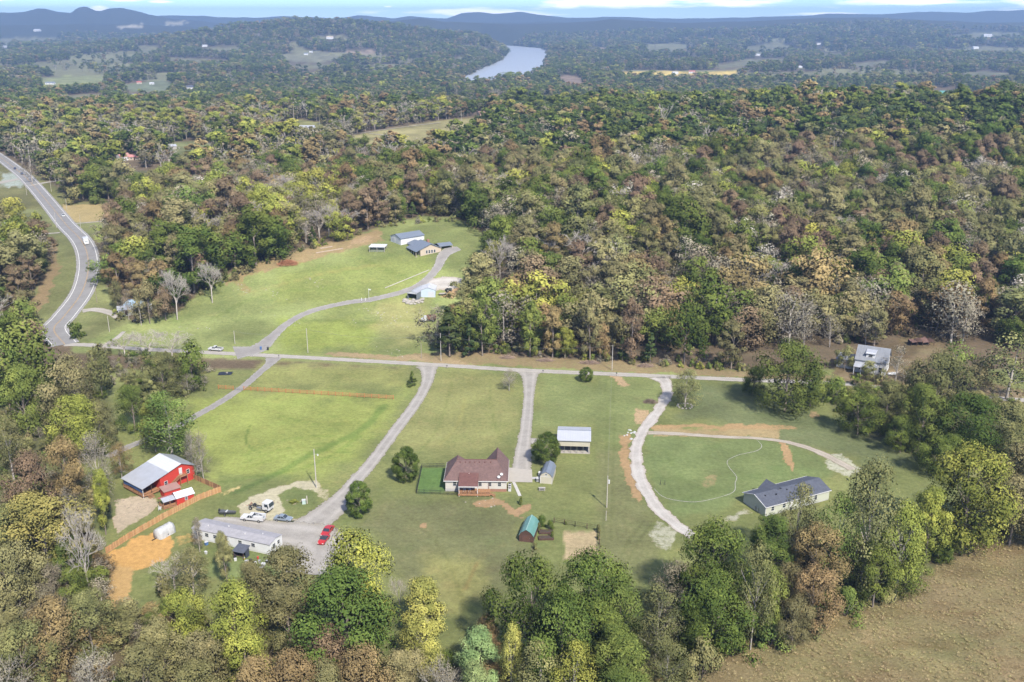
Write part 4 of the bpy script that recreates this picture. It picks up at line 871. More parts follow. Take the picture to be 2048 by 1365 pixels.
 (355, 535, 640, 58, 'bare', 'TW', 'bare white tree at the edge of the dark thicket'),
 (425, 520, 606, 50, 'bare', 'TW', 'bare grey tree standing in the hill meadow'),
 (900, 615, 715, 66, 'cedar', 'CE', 'dark cedar at the meadow corner above the lane'),
 (938, 648, 712, 44, 'cedar', 'CE', 'shorter cedar beside the meadow corner cedar'),
 (965, 588, 712, 52, 'tall', 'MG', 'tall green tree behind the two cedars'),
 (1368, 590, 728, 95, 'round', 'DG', 'great dark green oak at the wood edge above the lane'),
 (1300, 665, 728, 34, 'cedar', 'CE', 'small cedar under the wood edge beside the great oak'),
 (1245, 675, 722, 26, 'cedar', 'CE', 'small cedar beside the lane utility pole'),
 (1130, 655, 718, 46, 'oval', 'YG', 'light green small tree at the wood edge above the gravel drive'),
 (1105, 610, 716, 46, 'tall', 'OR', 'orange tree at the wood edge above the gravel drive'),
 (1060, 600, 714, 50, 'tall', 'MG', 'tall green tree at the wood edge near the cedars'),
 (1200, 640, 722, 48, 'round', 'OR', 'orange-brown tree at the wood edge left of the utility pole'),
 (1180, 585, 722, 50, 'tall', 'OB', 'tall olive-brown tree at the wood edge'),
 (1262, 595, 724, 52, 'tall', 'RU', 'tall russet tree at the wood edge beside the great oak'),
 (1462, 640, 738, 60, 'tall', 'OB', 'tall olive-brown tree at the wood edge past the great oak'),
 (300, 556, 648, 62, 'round', 'OB', 'olive-brown tree in the dark thicket before the blue-roofed cottage'),
 (332, 572, 642, 52, 'round', 'RU', 'russet tree in the dark thicket beside the bare white tree'),
 (258, 578, 640, 40, 'airy', 'MV', 'half-bare brown tree in front of the blue-roofed cottage'),
 (236, 560, 618, 40, 'round', 'OB', 'olive-brown tree between cottage drive and highway bend'),
 (283, 586, 652, 40, 'airy', 'OB', 'thin olive-brown tree at the foot of the dark thicket'),
 (205, 285, 336, 40, 'round', 'DG', 'dark green tree beside the upper highway'),
 (300, 355, 440, 72, 'round', 'YG', 'pale yellow-green tree at the tan field corner'),
 (270, 398, 470, 46, 'round', 'DG', 'dark green tree below the tan field'),
 (385, 450, 530, 70, 'round', 'YG', 'yellow-green crown above the white barn'),
 (730, 268, 312, 38, 'round', 'DG', 'dark round tree below the far pasture'),
 (780, 264, 312, 40, 'round', 'DG', 'dark round tree beside the far pasture spur'),
 (30, 395, 455, 75, 'round', 'YG', 'pale yellow-green tree beside the white building at the edge'),
 (75, 418, 460, 44, 'shrub', 'YG', 'yellow-green bush beside the side drive'),
 (150, 368, 408, 42, 'shrub', 'OL', 'olive bush above the tan field'),
 (190, 378, 408, 44, 'shrub', 'MG', 'green hedge bush above the tan field'),
 (185, 345, 385, 40, 'round', 'OL', 'olive tree behind the tin sheds'),
 (65, 308, 366, 44, 'airy', 'BR', 'bare grey tree beside the upper drive'),
]
def height_of(base, top_row):
    s, sn, cs = pxm(base); lo, hi = .3, 60.
    for _ in range(30):
        m = (lo+hi)/2
        if proj(base.x, base.y, base.z+m)[1] > top_row: lo = m
        else: hi = m
    return lo
_trs = np.random.RandomState(77)
TREES = []     # every single tree: (object, column, row, colour)
OCC = []       # where they stand
LISTED = {}
SKIRT = []      # where a tall group shows one crown above another, the lower crown is a tree of its own
for k_, (c, tp, ft, wd, shp, clr, lb) in enumerate(SOUTH):
    lim = tp+wd*1.12
    if ft > 1180 and shp in ('round', 'oval', 'tall') and ft-lim > 22:
        lim = max(lim, tp+.55*(ft-tp)); SOUTH[k_] = (c, tp, int(lim), wd*1.06, shp, clr, lb)
        SKIRT.append((c+(7 if k_ % 2 else -7), ft-int((ft-tp)*.62), ft, wd*.92, 'round', clr, 'lower tree in front of the '+' '.join(lb.replace('-', ' ').split()[:10])))
SOUTH += SKIRT
for c, tp, ft, wd, shp, clr, lb in SOUTH:
    b = P(c, ft); s, sn, cs = pxm(b); h = height_of(b, tp); w = wd/s
    if shp == 'shrub': h = max(h*.92, .5)
    far = b.length > 330
    o = plant(b, h, w, shp, clr, 1 if far and shp != 'bare' else 0, _trs, {'shrub': 'bush', 'cedar': 'cedar_tree'}.get(shp, 'bare_tree' if shp == 'bare' else 'tree'))
    tag(o, lb, 'bush' if shp == 'shrub' else 'tree', 'bushes' if shp == 'shrub' else 'single trees'); OCC.append((b.x, b.y, w*.42)); LISTED[lb] = o
OCC = np.array(OCC)
# ---------------------------------------------------------------- the woods north of the lane
WEIGHTS = { # colour shares by neighbourhood; hollow and far coloured darker to stand for cloud shade
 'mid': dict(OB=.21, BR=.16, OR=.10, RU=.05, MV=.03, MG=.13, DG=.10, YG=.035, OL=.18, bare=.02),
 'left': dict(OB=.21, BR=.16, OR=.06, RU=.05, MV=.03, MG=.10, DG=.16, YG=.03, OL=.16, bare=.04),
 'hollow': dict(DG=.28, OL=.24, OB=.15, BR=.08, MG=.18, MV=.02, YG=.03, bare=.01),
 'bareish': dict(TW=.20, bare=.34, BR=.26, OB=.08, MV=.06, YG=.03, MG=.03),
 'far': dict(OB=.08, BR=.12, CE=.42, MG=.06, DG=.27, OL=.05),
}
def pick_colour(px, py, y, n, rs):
    y = y+(150 if py < 270 else 0)  # upper ridge takes the darker far shares in place of cloud shadow
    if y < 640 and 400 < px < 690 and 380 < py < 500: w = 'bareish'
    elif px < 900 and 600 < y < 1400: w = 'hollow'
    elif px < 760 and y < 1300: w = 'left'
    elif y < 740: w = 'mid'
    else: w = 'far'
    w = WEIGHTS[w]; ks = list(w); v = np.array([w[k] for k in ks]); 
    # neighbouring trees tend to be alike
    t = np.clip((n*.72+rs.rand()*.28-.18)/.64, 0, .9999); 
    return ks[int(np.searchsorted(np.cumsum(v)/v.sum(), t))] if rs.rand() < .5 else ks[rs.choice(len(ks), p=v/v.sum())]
FARKEYS = [k for k in CLEAR if k.startswith('far') or k in ('gold', 'tilled', 'pasture', 'pasture2', 'paddock')]
def wood_points():
    rs = np.random.RandomState(3); out = []
    for y0, y1, cell, hh in ((352, 700, 8.9, 17.5), (700, 1250, 9.8, 16.5), (1250, 2500, 13., 15.), (2500, 4800, 20., 16.), (4800, 6900, 30., 16.)):
        xm = y1*.68; nx = int(2*xm/cell); ny = int((y1-y0)/cell)
        gx, gy = np.meshgrid(np.arange(nx), np.arange(ny)); X = -xm+(gx+rs.uniform(.05, .95, gx.shape))*cell; Y = y0+(gy+rs.uniform(.05, .95, gy.shape))*cell
        X = X.ravel(); Y = Y.ravel(); k = np.abs(X) < Y*.62+15; X = X[k]; Y = Y[k]; Z = H(X, Y)
        hs = hh*rs.uniform(.76, 1.2, len(X))*(.85+.3*fbm(X/90, Y/90, 2)); px, py = proj(X, Y, Z); pm = proj(X, Y, Z+hs*.55); pt = proj(X, Y, Z+hs*.9)
        ok = (py < 742+(px-1024)*.018) & (river_dist(X, Y) > 12)
        ok &= ~((Y < 420) & (px > 1640) & (py > 700))
        for kk, poly in CLEAR.items():
            e = 1.0 if kk in FARKEYS else .5
            bad = in_poly(poly, px, py) > -1.5
            if kk in FARKEYS or kk in ('glade', 'nook'): bad |= (in_poly(poly, *pm) > 0.5) | ((in_poly(poly, *pt) > 1.0) & (Y > 1200))
            elif kk in ('roadside',): bad |= (in_poly(poly, *pm) > 5)
            ok &= ~bad
        # keep the highway in sight
        rp = np.array([P(q[0], q[1])[:2] for q in ROAD_MAIN]); dm = np.full(len(X), 1e9)
        for a, b in zip(rp[:-1], rp[1:]):
            d = b-a; t = np.clip(((X-a[0])*d[0]+(Y-a[1])*d[1])/(d@d), 0, 1); dm = np.minimum(dm, np.hypot(X-a[0]-t*d[0], Y-a[1]-t*d[1]))
        ok &= dm > 9
        # open pasture mosaic far out
        fld = fbm(X/420+7, Y/420+3, 3); ok &= ~((Y > 1350) & (fld > .585) & (rs.rand(len(X)) < .93))
        if y0 < 700:
            for ox, oy, r_ in OCC: ok &= np.hypot(X-ox, Y-oy) > r_+1.5
        nn = fbm(X/38+5, Y/38+9, 2); 
        for i in np.nonzero(ok)[0]: out.append((X[i], Y[i], Z[i], hs[i], px[i], py[i], nn[i], cell))
    return out
WOOD = wood_points()
KEEP_CLEAR = []   # filled by buildings in the woods: (column, row, radius px)
# ---------------------------------------------------------------- buildings
M_GLASS = mat('window_glass', (.035, .045, .055), .12, spec=.8, var=.2)
M_WHITE = mat('white_trim', (.60, .59, .57), .6, var=.06)
M_SIDING = mat('cream_siding', (.54, .51, .45), .65, var=.06, stripes=(2, 30, .012), stain=(.42, .38, .30), stain_amt=.25)
M_SHINGLE = mat('brown_shingles', (.150, .092, .080), .95, var=.28, scale=1.4, bump=.05, bscale=5, stain=(.10, .06, .055), stain_amt=.5, stain_scale=.5)
M_SHINGLE2 = mat('redbrown_shingles', (.135, .062, .052), .95, var=.22, scale=1.6, bump=.04, bscale=6, stain=(.20, .12, .10), stain_amt=.3)
M_BRICK = mat('foundation_brick', (.30, .155, .105), .9, var=.3, scale=5)
M_BLOCK = mat('foundation_block', (.42, .41, .39), .9, var=.15, scale=2, stain=(.25, .22, .18))
M_DECK = mat('orange_deck_wood', (.34, .175, .085), .8, var=.3, scale=2.5, stain=(.20, .11, .06), stain_amt=.5, stain_scale=.8)
M_DKWOOD = mat('dark_brown_boards', (.085, .045, .032), .85, var=.3, scale=2., stripes=(0, 22, .012))
M_DKMETAL = mat('black_metal', (.03, .03, .032), .5, spec=.4)
M_TIN = mat('galvanised_sheet', (.50, .51, .53), .42, metal=.35, var=.08, scale=.5, stripes=(1, 12, .012), stain=(.42, .38, .34), stain_amt=.3, stain_scale=.35)
M_TINW = mat('white_sheet_metal', (.58, .59, .61), .45, metal=.1, var=.05, scale=.4, stripes=(0, 9, .010), stain=(.55, .53, .50), stain_amt=.25)
M_TINB = mat('blue_grey_sheet_metal', (.20, .23, .27), .45, metal=.2, var=.06, scale=.4, stripes=(0, 10, .010), stain=(.24, .25, .26), stain_amt=.3)
M_GREEN = mat('green_sheet_metal', (.135, .29, .25), .45, metal=.1, var=.08, stripes=(1, 14, .010), stain=(.22, .33, .29), stain_amt=.4, stain_scale=.6)
M_BEIGE = mat('beige_sheet_wall', (.48, .44, .34), .6, var=.05, stripes=(0, 12, .010))
M_RED = mat('red_boarding', (.50, .045, .030), .65, var=.14, scale=1.2, stripes=(0, 20, .012), stain=(.36, .06, .05), stain_amt=.3)
M_GREYROOF = mat('grey_felt_roof', (.31, .30, .31), .85, var=.14, scale=1.2, stain=(.36, .35, .35), stain_amt=.5, stain_scale=.6)
M_SLATE = mat('charcoal_shingles', (.080, .088, .112), .9, var=.22, scale=1.5, bump=.03, bscale=6, stain=(.13, .135, .155), stain_amt=.4, stain_scale=.4)
M_GSIDE = mat('pale_green_siding', (.46, .47, .38), .65, var=.05, stripes=(2, 30, .012))
M_VINYL = mat('white_siding', (.68, .68, .67), .6, var=.06, stripes=(2, 30, .012), stain=(.55, .53, .48), stain_amt=.35, stain_scale=.5)
M_CONC = mat('concrete', (.40, .365, .31), .9, var=.10, scale=.8, stain=(.38, .35, .30), stain_amt=.4, stain_scale=.4)
M_TAN = mat('tan_brick', (.50, .41, .31), .9, var=.12, scale=4)
M_DARK = mat('dark_interior', (.04, .038, .036), .9)
M_REDROOF = mat('red_sheet_roof', (.42, .12, .10), .55, var=.12, stripes=(0, 10, .01))
M_BRNROOF = mat('brown_sheet_roof', (.33, .19, .16), .6, var=.12)
M_CHROME = mat('dull_metal', (.5, .5, .5), .35, metal=.8)
def site(name, a, b, label, cat, group=None, sink=0.):
    A = P(*a); B = P(*b); e = empty(name, A-Vector((0, 0, sink)), math.atan2(B.y-A.y, B.x-A.x), label, cat, group); return e, math.hypot(B.x-A.x, B.y-A.y)
def window(par, c, u, n, w, h, frame=None, name='window'):
    c = Vector(c); u = Vector(u).normalized(); n = Vector(n).normalized(); z = Vector((0, 0, 1)); f = MB()
    def slab_at(mb, cx, cz, ww, hh, t0, t1):
        q = [c+u*(cx+sx*ww/2)+z*(cz+sz*hh/2) for sx, sz in ((-1, -1), (1, -1), (1, 1), (-1, 1))]
        mb.hexa([p+n*t0 for p in q], [p+n*t1 for p in q])
    b = .09
    slab_at(f, 0, h/2+b/2, w+2*b, b, -.03, .05); slab_at(f, 0, -h/2-b/2, w+2*b, b, -.03, .07); slab_at(f, -w/2-b/2, 0, b, h, -.03, .05); slab_at(f, w/2+b/2, 0, b, h, -.03, .05); slab_at(f, 0, 0, w, .05, -.03, .035)
    o = f.build(name, frame or M_WHITE, par); p = MB(); slab_at(p, 0, 0, w, h, -.04, .02); p.build('pane', M_GLASS, o); return o
def door(par, c, u, n, w, h, m, knob=True):
    c = Vector(c); u = Vector(u).normalized(); n = Vector(n).normalized(); z = Vector((0, 0, 1)); f = MB()
    q = [c+u*(sx*w/2)+z*zz for sx, zz in ((-1, 0), (1, 0), (1, h), (-1, h))]; f.hexa([p-n*.03 for p in q], [p+n*.05 for p in q]); o = f.build('door', m, par)
    if knob: k = MB(); s = c+u*w*.38+z*1.0+n*.05; k.tube([s, s+n*.07], .035, 6); k.build('handle', M_CHROME, o)
    return o
# ---- the brown-roofed house in the middle
house, W_ = site('ranch_house', (891, 983), (1013, 984), 'cream house with brown hip roof and timber deck in the middle lawn', 'house')
b = MB(); b.box(0, 16.4, 0, 10.6, -.6, .8); b.box(10.45, 16.4, 10.6, 13.0, -.6, .8); b.build('foundation', M_BRICK, house)
b = MB(); b.box(-.02, 3.6, -.03, .0, -.6, .79); b.build('block_foundation', M_BLOCK, house)
b = MB(); b.box(.02, 16.38, .02, 10.58, .8, 3.32); b.box(10.47, 16.38, 10.58, 13.0, .8, 3.32); b.add([(10.5, 13.0, 3.3), (16.35, 13.0, 3.3), (13.5, 13.0, 6.8)], [(0, 1, 2)]); b.build('wall', M_SIDING, house)
EZ, RZ = 3.28, 7.0; roof = MB(); t = .16
Lr, Rr, Lp, Rp = (2.9, 5.2, RZ), (13.6, 5.2, RZ), (2.9, 8.0, RZ), (13.6, 13.2, RZ)
for f in ([(-.4, -.4, EZ), (16.8, -.4, EZ), Rr, Lr], [(16.8, -.4, EZ), (16.8, 13.2, EZ), Rp, Rr], [(-.4, 11.2, EZ), (-.4, -.4, EZ), Lr, Lp], [(6.2, 11.2, EZ), (-.4, 11.2, EZ), Lp],
          [(6.2, 5.2, EZ), (6.2, 11.2, EZ), Lp, Lr], [(13.6, 11.0, EZ), (2.9, 11.0, EZ), Lr, Rr], [(10.4, 13.2, EZ), (10.4, 5.2, EZ), Rr, Rp]): roof.slab(f, t)
roof_o = roof.build('roof', M_SHINGLE, house)
b = MB()
b.box(-.45, 16.85, -.46, -.40, EZ-.2, EZ+.02); b.box(-.46, -.40, -.4, 11.2, EZ-.2, EZ+.02); b.box(16.80, 16.86, -.4, 13.2, EZ-.2, EZ+.02); b.build('gutter', M_WHITE, roof_o)
b = MB()
b.tube([Lr, Rr], .10, 5); b.tube([Rr, Rp], .10, 5); b.tube([Lr, Lp], .1, 5); b.build('ridge_cap', M_SHINGLE2, roof_o)
for i, x in enumerate((3.8, 5.2, 6.4, 7.7, 9.0, 10.4, 12.0)):
    b = MB(); b.box(x-.13, x+.13, 4.3, 4.6, 6.25, 6.75); b.build('roof_vent', M_SHINGLE2, roof_o)
b = MB(); b.cyl(6.3, 1.3, 4.2, .06, .55, 6); b.build('vent_pipe', M_WHITE, roof_o)
for x in (2.5, 9.3, 11.9, 14.5): window(house, (x, 0.0, 2.25), (1, 0, 0), (0, -1, 0), .85, 1.15)
for y in (2.5, 6.0): window(house, (16.4, y, 2.2), (0, 1, 0), (1, 0, 0), .9, 1.1)
door(house, (6.2, 0, .85), (1, 0, 0), (0, -1, 0), 1.0, 2.05, M_WHITE)
# porch and deck
b = MB(); b.slab([(3.7, -3.1, 3.0), (8.9, -3.1, 3.0), (8.9, 1.7, 4.75), (3.7, 1.7, 4.75)], .16); pr = b.build('porch_roof', M_SHINGLE2, house)
b = MB(); b.box(3.65, 8.95, -3.18, -3.11, 2.78, 3.0); b.build('porch_fascia', M_WHITE, pr)
for x in (3.85, 8.75):
    b = MB(); b.box(x-.08, x+.08, -2.95, -2.79, -.4, 2.84); b.build('porch_post', M_WHITE, house)
deck = MB(); deck.box(3.6, 12.1, -3.0, -.04, .62, .78); deck_o = deck.build('deck', M_DECK, house)
b = MB(); b.box(3.6, 12.1, -3.06, -3.0, .30, .80); b.build('deck_skirt', M_DECK, deck_o)
for x in np.linspace(3.7, 12.0, 8):
    b = MB(); b.box(x-.06, x+.06, -2.98, -2.86, -.5, 1.75); b.build('deck_post', M_DKWOOD if x < 8.6 else M_DECK, deck_o)
for z in (1.0, 1.7):
    b = MB(); b.box(3.6, 12.1, -2.97, -2.89, z, z+.09); b.build('deck_rail', M_DECK, deck_o)
for k in range(40):
    pass
b = MB()
for x in np.arange(3.8, 12.0, .22): b.box(x-.02, x+.02, -2.95, -2.91, 1.05, 1.72)
o = b.build('balusters', M_DECK, deck_o); o['kind'] = 'stuff'
for i in range(4):
    b = MB(); b.box(12.1+.3*i, 12.42+.3*i, -2.9, -1.7, .55-.18*i, .62-.18*i); b.build('stair_tread', M_DECK, deck_o)
b = MB(); b.bar((12.1, -2.95, 1.7), (13.5, -2.95, .95), .09); b.bar((13.45, -2.95, -.3), (13.45, -2.95, 1.0), .09); b.build('stair_rail', M_DECK, deck_o)
b = MB(); b.box(11.6, 11.7, -.3, -.2, .78, 2.5); b.build('tall_deck_post', M_DECK, deck_o)
for x, y in ((5.2, -1.5), (6.6, -1.5)):
    b = MB(); b.box(x-.35, x+.35, y-.35, y+.35, 1.15, 1.22); b.box(x-.35, x+.35, y+.3, y+.38, 1.22, 1.75)
    for sx in (-.3, .3):
        for sy in (-.3, .3): b.box(x+sx-.03, x+sx+.03, y+sy-.03, y+sy+.03, .78, 1.16)
    o = b.build('deck_chair', M_WHITE); o.matrix_world = house.matrix_basis.copy(); tag(o, 'white garden chair on the %s side of the roofed deck' % ('fence' if x < 6 else 'stair'), 'chair', 'chairs on the deck')
M_DISH = mat('dish_white', (.70, .70, .70), .5)
for i, (x, y, z) in enumerate(((14.35, .25, 3.95), (15.05, .95, 4.4))):
    r = empty('satellite_dish', house.matrix_basis @ Vector((x, y, z)), house.rotation_euler.z, 'white round satellite dish on the roof edge, %s of the pair' % ('lower' if i == 0 else 'upper'), 'dish', 'satellite dishes')
    b = MB(); n = 16; rings = [(0.0, .0), (.22, .03), (.42, .11)]
    V = [(0, 0, 0)]; F = []
    for q, d in rings[1:]:
        for k in range(n): a = 6.2832*k/n; V.append((math.cos(a)*q, -.3-d, math.sin(a)*q+.55))
    V[0] = (0, -.3, .55)
    for k in range(n): F.append((0, 1+k, 1+(k+1) % n)); F.append((1+k, 1+n+k, 1+n+(k+1) % n, 1+(k+1) % n))
    b.add(V, F); b.build('dish', M_DISH, r, True); b = MB(); b.tube([(0, 0, 0), (0, -.1, .3), (0, -.28, .55)], .035, 6); b.tube([(0, -.3, .3), (0, -.75, .55)], .02, 5); b.build('arm', M_CHROME, r)
# air conditioners
M_AC = mat('air_conditioner_grey', (.52, .52, .50), .6, var=.1)
for i, (x, y) in enumerate(((17.2, .5), (17.2, 1.9), (17.2, 3.2))):
    p_ = house.matrix_basis @ Vector((x, y, 0)); r = empty('air_conditioner', (p_.x, p_.y, gz(p_.x, p_.y)), house.rotation_euler.z, 'grey air conditioner beside the house corner, %s of three' % ('nearest', 'middle', 'farthest')[i], 'air conditioner', 'air conditioners')
    b = MB(); b.box(-.4, .4, -.4, .4, 0, .85); b.build('casing', M_AC, r, bevel=.04); b = MB(); b.cyl(0, 0, .86, .33, .03, 14); b.build('fan_grille', M_DKMETAL, r)
# concrete pad, walks
def quad_sheet(name, pts, m, off, label, div=8, parent=None):
    A, B, C_, D = [P(*p) for p in pts]; V = []; F = []
    for i in range(div+1):
        for j in range(div+1):
            u, v = i/div, j/div; q = (A*(1-u)+B*u)*(1-v)+(D*(1-u)+C_*u)*v; V.append((q.x, q.y, gz(q.x, q.y)+off))
    for i in range(div):
        for j in range(div): a = i*(div+1)+j; F.append((a, a+div+1, a+div+2, a+1))
    o = bpy.data.objects.new(name, mesh_from(name, V, F, m)); link(o, parent); tag(o, label, kind='structure'); return o
quad_sheet('concrete_pad', [(1015, 965), (1065, 966), (1064, 941), (1015, 936)], M_CONC, .13, 'square concrete pad at the end of the house driveway')
ribbon('concrete_walk', [(1027, 965), (1032, 975), (1040, 993)], .42, mat('pale_concrete', (.48, .46, .42), .9), .10, 'narrow white concrete walk behind the house', seed=12)
# fenced grass beside the house
def fence_line(par, pts, post_h, nrail, spacing, m, post_w=.07, picket=False, rail_w=.05):
    pw = [P(*p) for p in pts]; inv = par.matrix_basis.inverted(); pm = None; rails = {}
    for a, c in zip(pw[:-1], pw[1:]):
        L = (c-a).length; n = max(1, round(L/spacing)); pk = MB()
        for i in range(n+1):
            q = a.lerp(c, i/n); q.z = gz(q.x, q.y)
            b = MB(); l = inv @ q; b.box(l.x-post_w/2, l.x+post_w/2, l.y-post_w/2, l.y+post_w/2, l.z-.3, l.z+post_h); b.build('post', m, par)
            if i:
                q0 = a.lerp(c, (i-1)/n); q0.z = gz(q0.x, q0.y); l0 = inv @ q0
                for k in range(nrail):
                    z = post_h*(k+1)/(nrail)-.08; b = MB(); b.bar(l0+Vector((0, 0, z)), l+Vector((0, 0, z)), rail_w); b.build('rail', m, par)
                if picket:
                    for t in np.linspace(0, 1, max(2, int((q-q0).length/.14))): s = l0.lerp(l, float(t)); pk.box(s.x-.012, s.x+.012, s.y-.012, s.y+.012, s.z+.05, s.z+post_h)
        if picket: o = pk.build('pickets', m, par); o['kind'] = 'stuff'
fe = empty('lawn_fence', P(833, 988), 0, 'low black metal fence round the small bright lawn beside the house', 'fence')
bpy.context.view_layer.update()
fence_line(fe, [(889, 935), (844, 936), (833, 988), (912, 991)], 1.3, 2, 2.2, M_DKMETAL, picket=True)
# ---- beige shed
def gambrel(e, w, d, ew, kz, kx, pz, wallm, roofm, zb=-.3):
    prof = [(0, zb), (w, zb), (w, ew), (w-kx, kz), (w/2, pz), (kx, kz), (0, ew)]
    b = MB(); b.prismx(prof, 0, d); b.build('wall', wallm, e)
    b = MB(); o_ = .18
    for p, q in (((-.12, ew-.12), (kx, kz+.05)), ((kx, kz+.05), (w/2, pz+.06)), ((w/2, pz+.06), (w-kx, kz+.05)), ((w-kx, kz+.05), (w+.12, ew-.12))):
        b.slab([(p[0], -o_, p[1]), (q[0], -o_, q[1]), (q[0], d+o_, q[1]), (p[0], d+o_, p[1])], -.06)
    return b.build('roof', roofm, e)
shed, w = site('beige_shed', (1080, 967), (1104, 969), 'beige garden shed with grey barn roof beside the concrete pad', 'shed')
r_ = gambrel(shed, w, 7.2, 2.1, 2.95, .55, 3.5, M_BEIGE, M_TINB)
b = MB(); b.box(-.02, .10, -.03, 0, -.3, 2.1); b.box(w-.10, w+.02, -.03, 0, -.3, 2.1); b.box(0, w, -.035, 0, 2.05, 2.17); b.build('trim', M_WHITE, shed)
window(shed, (w/2, 0, 2.75), (1, 0, 0), (0, -1, 0), .55, .4)
door(shed, (0, 2.5, .1), (0, 1, 0), (-1, 0, 0), 1.2, 1.9, M_WHITE)
b = MB(); b.slab([(-2.6, 2.0, .14), (0, 2.0, .34), (0, 3.2, .34), (-2.6, 3.2, .14)], .1); o = b.build('ramp', mat('grey_boards', (.42, .41, .40), .85, var=.2, scale=3), shed)
for i, y in enumerate((1.0, 4.6)):
    p_ = shed.matrix_basis @ Vector((-.75, y, 0)); r = empty('storage_rack', (p_.x, p_.y, gz(p_.x, p_.y)), shed.rotation_euler.z, 'small dark storage rack against the beige shed, %s the ramp' % ('nearer than' if i == 0 else 'beyond'), 'rack', 'racks by the beige shed')
    for sx in (-.35, .35):
        for sy in (-.6, .6): b = MB(); b.box(sx-.04, sx+.04, sy-.04, sy+.04, 0, 1.1); b.build('post', M_DKMETAL, r)
    for z in (.25, .65, 1.05): b = MB(); b.box(-.42, .42, -.68, .68, z, z+.05); b.build('shelf', M_AC, r)
pt, _ = site('picnic_table', (1084, 981), (1088, 981), 'small grey picnic table on the grass behind the beige shed', 'table')
M_GWOOD = mat('weathered_wood', (.38, .35, .31), .85, var=.2, scale=3)
b = MB(); b.box(-.9, .9, -.4, .4, .72, .78); b.build('table_top', M_GWOOD, pt)
for s in (-1, 1): b = MB(); b.box(-.9, .9, s*.75-.13, s*.75+.13, .42, .47); b.build('bench', M_GWOOD, pt)
for x in (-.65, .65):
    for s in (-1, 1): b = MB(); b.bar((x, s*.7, -.05), (x, s*.15, .73), .07); b.build('leg', M_GWOOD, pt)
# ---- white-roofed carport
cp, w = site('carport', (1116, 906), (1179, 908), 'open carport with white metal roof behind the round lawn tree', 'carport')
D = 9.4; b = MB(); b.box(-.1, w+.1, -.2, D, -.2, .10); b.build('floor', M_CONC, cp)
rf = MB(); rf.slab([(-.35, -.5, 4.15), (w+.35, -.5, 4.15), (w+.35, D/2, 5.25), (-.35, D/2, 5.25)], .1); rf.slab([(w+.35, D+.5, 4.15), (-.35, D+.5, 4.15), (-.35, D/2, 5.25), (w+.35, D/2, 5.25)], .1); rfo = rf.build('roof', mat('pale_grey_sheet', (.46, .47, .50), .45, metal=.1, var=.05, scale=.4, stripes=(0, 9, .010), stain=(.40, .39, .38), stain_amt=.3), cp)
b = MB(); b.tube([(-.35, D/2, 5.28), (w+.35, D/2, 5.28)], .09, 5); b.build('ridge_cap', M_TINB, rfo)
b = MB(); b.box(0, w, -.06, 0, 2.25, 4.12); b.build('front_panel', M_BEIGE, cp)
b = MB(); b.box(-.06, 0, -.06, D, 1.0, 4.1); b.box(w, w+.06, -.06, D, 1.0, 4.1); b.box(0, w, D-.06, D, .1, 4.1)
for x in (-.03, w+.03): b.add([(x, -.06, 4.1), (x, D, 4.1), (x, D/2, 5.18)], [(0, 1, 2)])
b.build('wall', M_BEIGE, cp)
for x in np.linspace(.08, w-.08, 6): b = MB(); b.box(x-.06, x+.06, -.03, .09, .1, 2.25); b.build('post', M_CHROME, cp)
# ---- green-roofed shed
gs, w = site('barn_shed', (1038, 1083), (1066.5, 1086), 'dark brown garden shed with green metal barn roof', 'shed')
gambrel(gs, w, 7.4, 1.75, 2.6, .62, 3.3, M_DKWOOD, M_GREEN)
b = MB(); b.tube([(w/2, -.2, 3.40), (w/2, 7.6, 3.40)], .08, 5); b.build('ridge_cap', mat('pale_green_metal', (.33, .47, .42), .5), gs)
for s in (-1, 1):
    door(gs, (w/2+s*.48, 0, 0.05), (1, 0, 0), (0, -1, 0), .92, 1.75, mat('door_brown', (.11, .055, .04), .8, var=.25, scale=3), knob=(s > 0))
b = MB(); b.box(w/2-1.02, w/2+1.02, -.06, -.02, 1.82, 1.90); b.build('door_trim', M_DKWOOD, gs)
# ---- red house
rh, w = site('red_house', (287.6, 998), (391, 957), 'red house with silver metal roof, porch and outside stairs', 'house')
prof = [(0, 3.1), (7.6, 5.0), (11.6, 6.1), (w, 4.1)]; D = 9.6
for k, (p, q, m_) in enumerate(((prof[0], prof[1], M_TIN), (prof[1], prof[2], M_TINW), (prof[2], prof[3], M_TINB))):
    b = MB(); x0, x1 = p[0]-(.4 if k == 0 else 0), q[0]+(.4 if k == 2 else 0); z0 = p[1]-(.1 if k == 0 else 0)+(.0 if k != 1 else .03); z1 = q[1]-(.1 if k == 2 else 0)
    b.slab([(x0, -.5, z0), (x1, -.5, z1), (x1, D+.5, z1), (x0, D+.5, z0)], .10); b.build('roof' if k else 'porch_roof', m_ if k != 2 else mat('silver_sheet', (.50, .52, .55), .4, metal=.4, var=.06, stripes=(1, 12, .01)), rh)
b = MB(); b.prismx([(5.2, -.6), (w-.1, -.6), (w-.1, 3.95), (11.6, 5.95), (7.6, 4.85), (5.2, 4.25)], .0, D); b.build('wall', M_RED, rh)
b = MB(); b.box(-.2, 5.2, -.1, D, .5, .68); dk = b.build('porch_floor', M_DECK, rh)
for x in (0.0, 2.5):
    for y in ((.05, D-.1) if x else np.linspace(.05, D-.1, 5)): b = MB(); b.box(x-.07, x+.07, y-.07, y+.07, -.5, 3.0+x*.24); b.build('porch_post', M_WHITE if x == 0 and y < .2 else M_DKWOOD, rh)
b = MB(); b.box(-.25, -.18, -.1, D, 1.45, 1.55); b.box(-.2, 5.2, -.14, -.07, 1.45, 1.55); b.box(-.25, -.18, -.1, D, .95, 1.02); b.build('porch_rail', M_DECK, rh)
b = MB()
for y in np.arange(0, D, .25): b.box(-.23, -.2, y, y+.06, .68, 1.46)
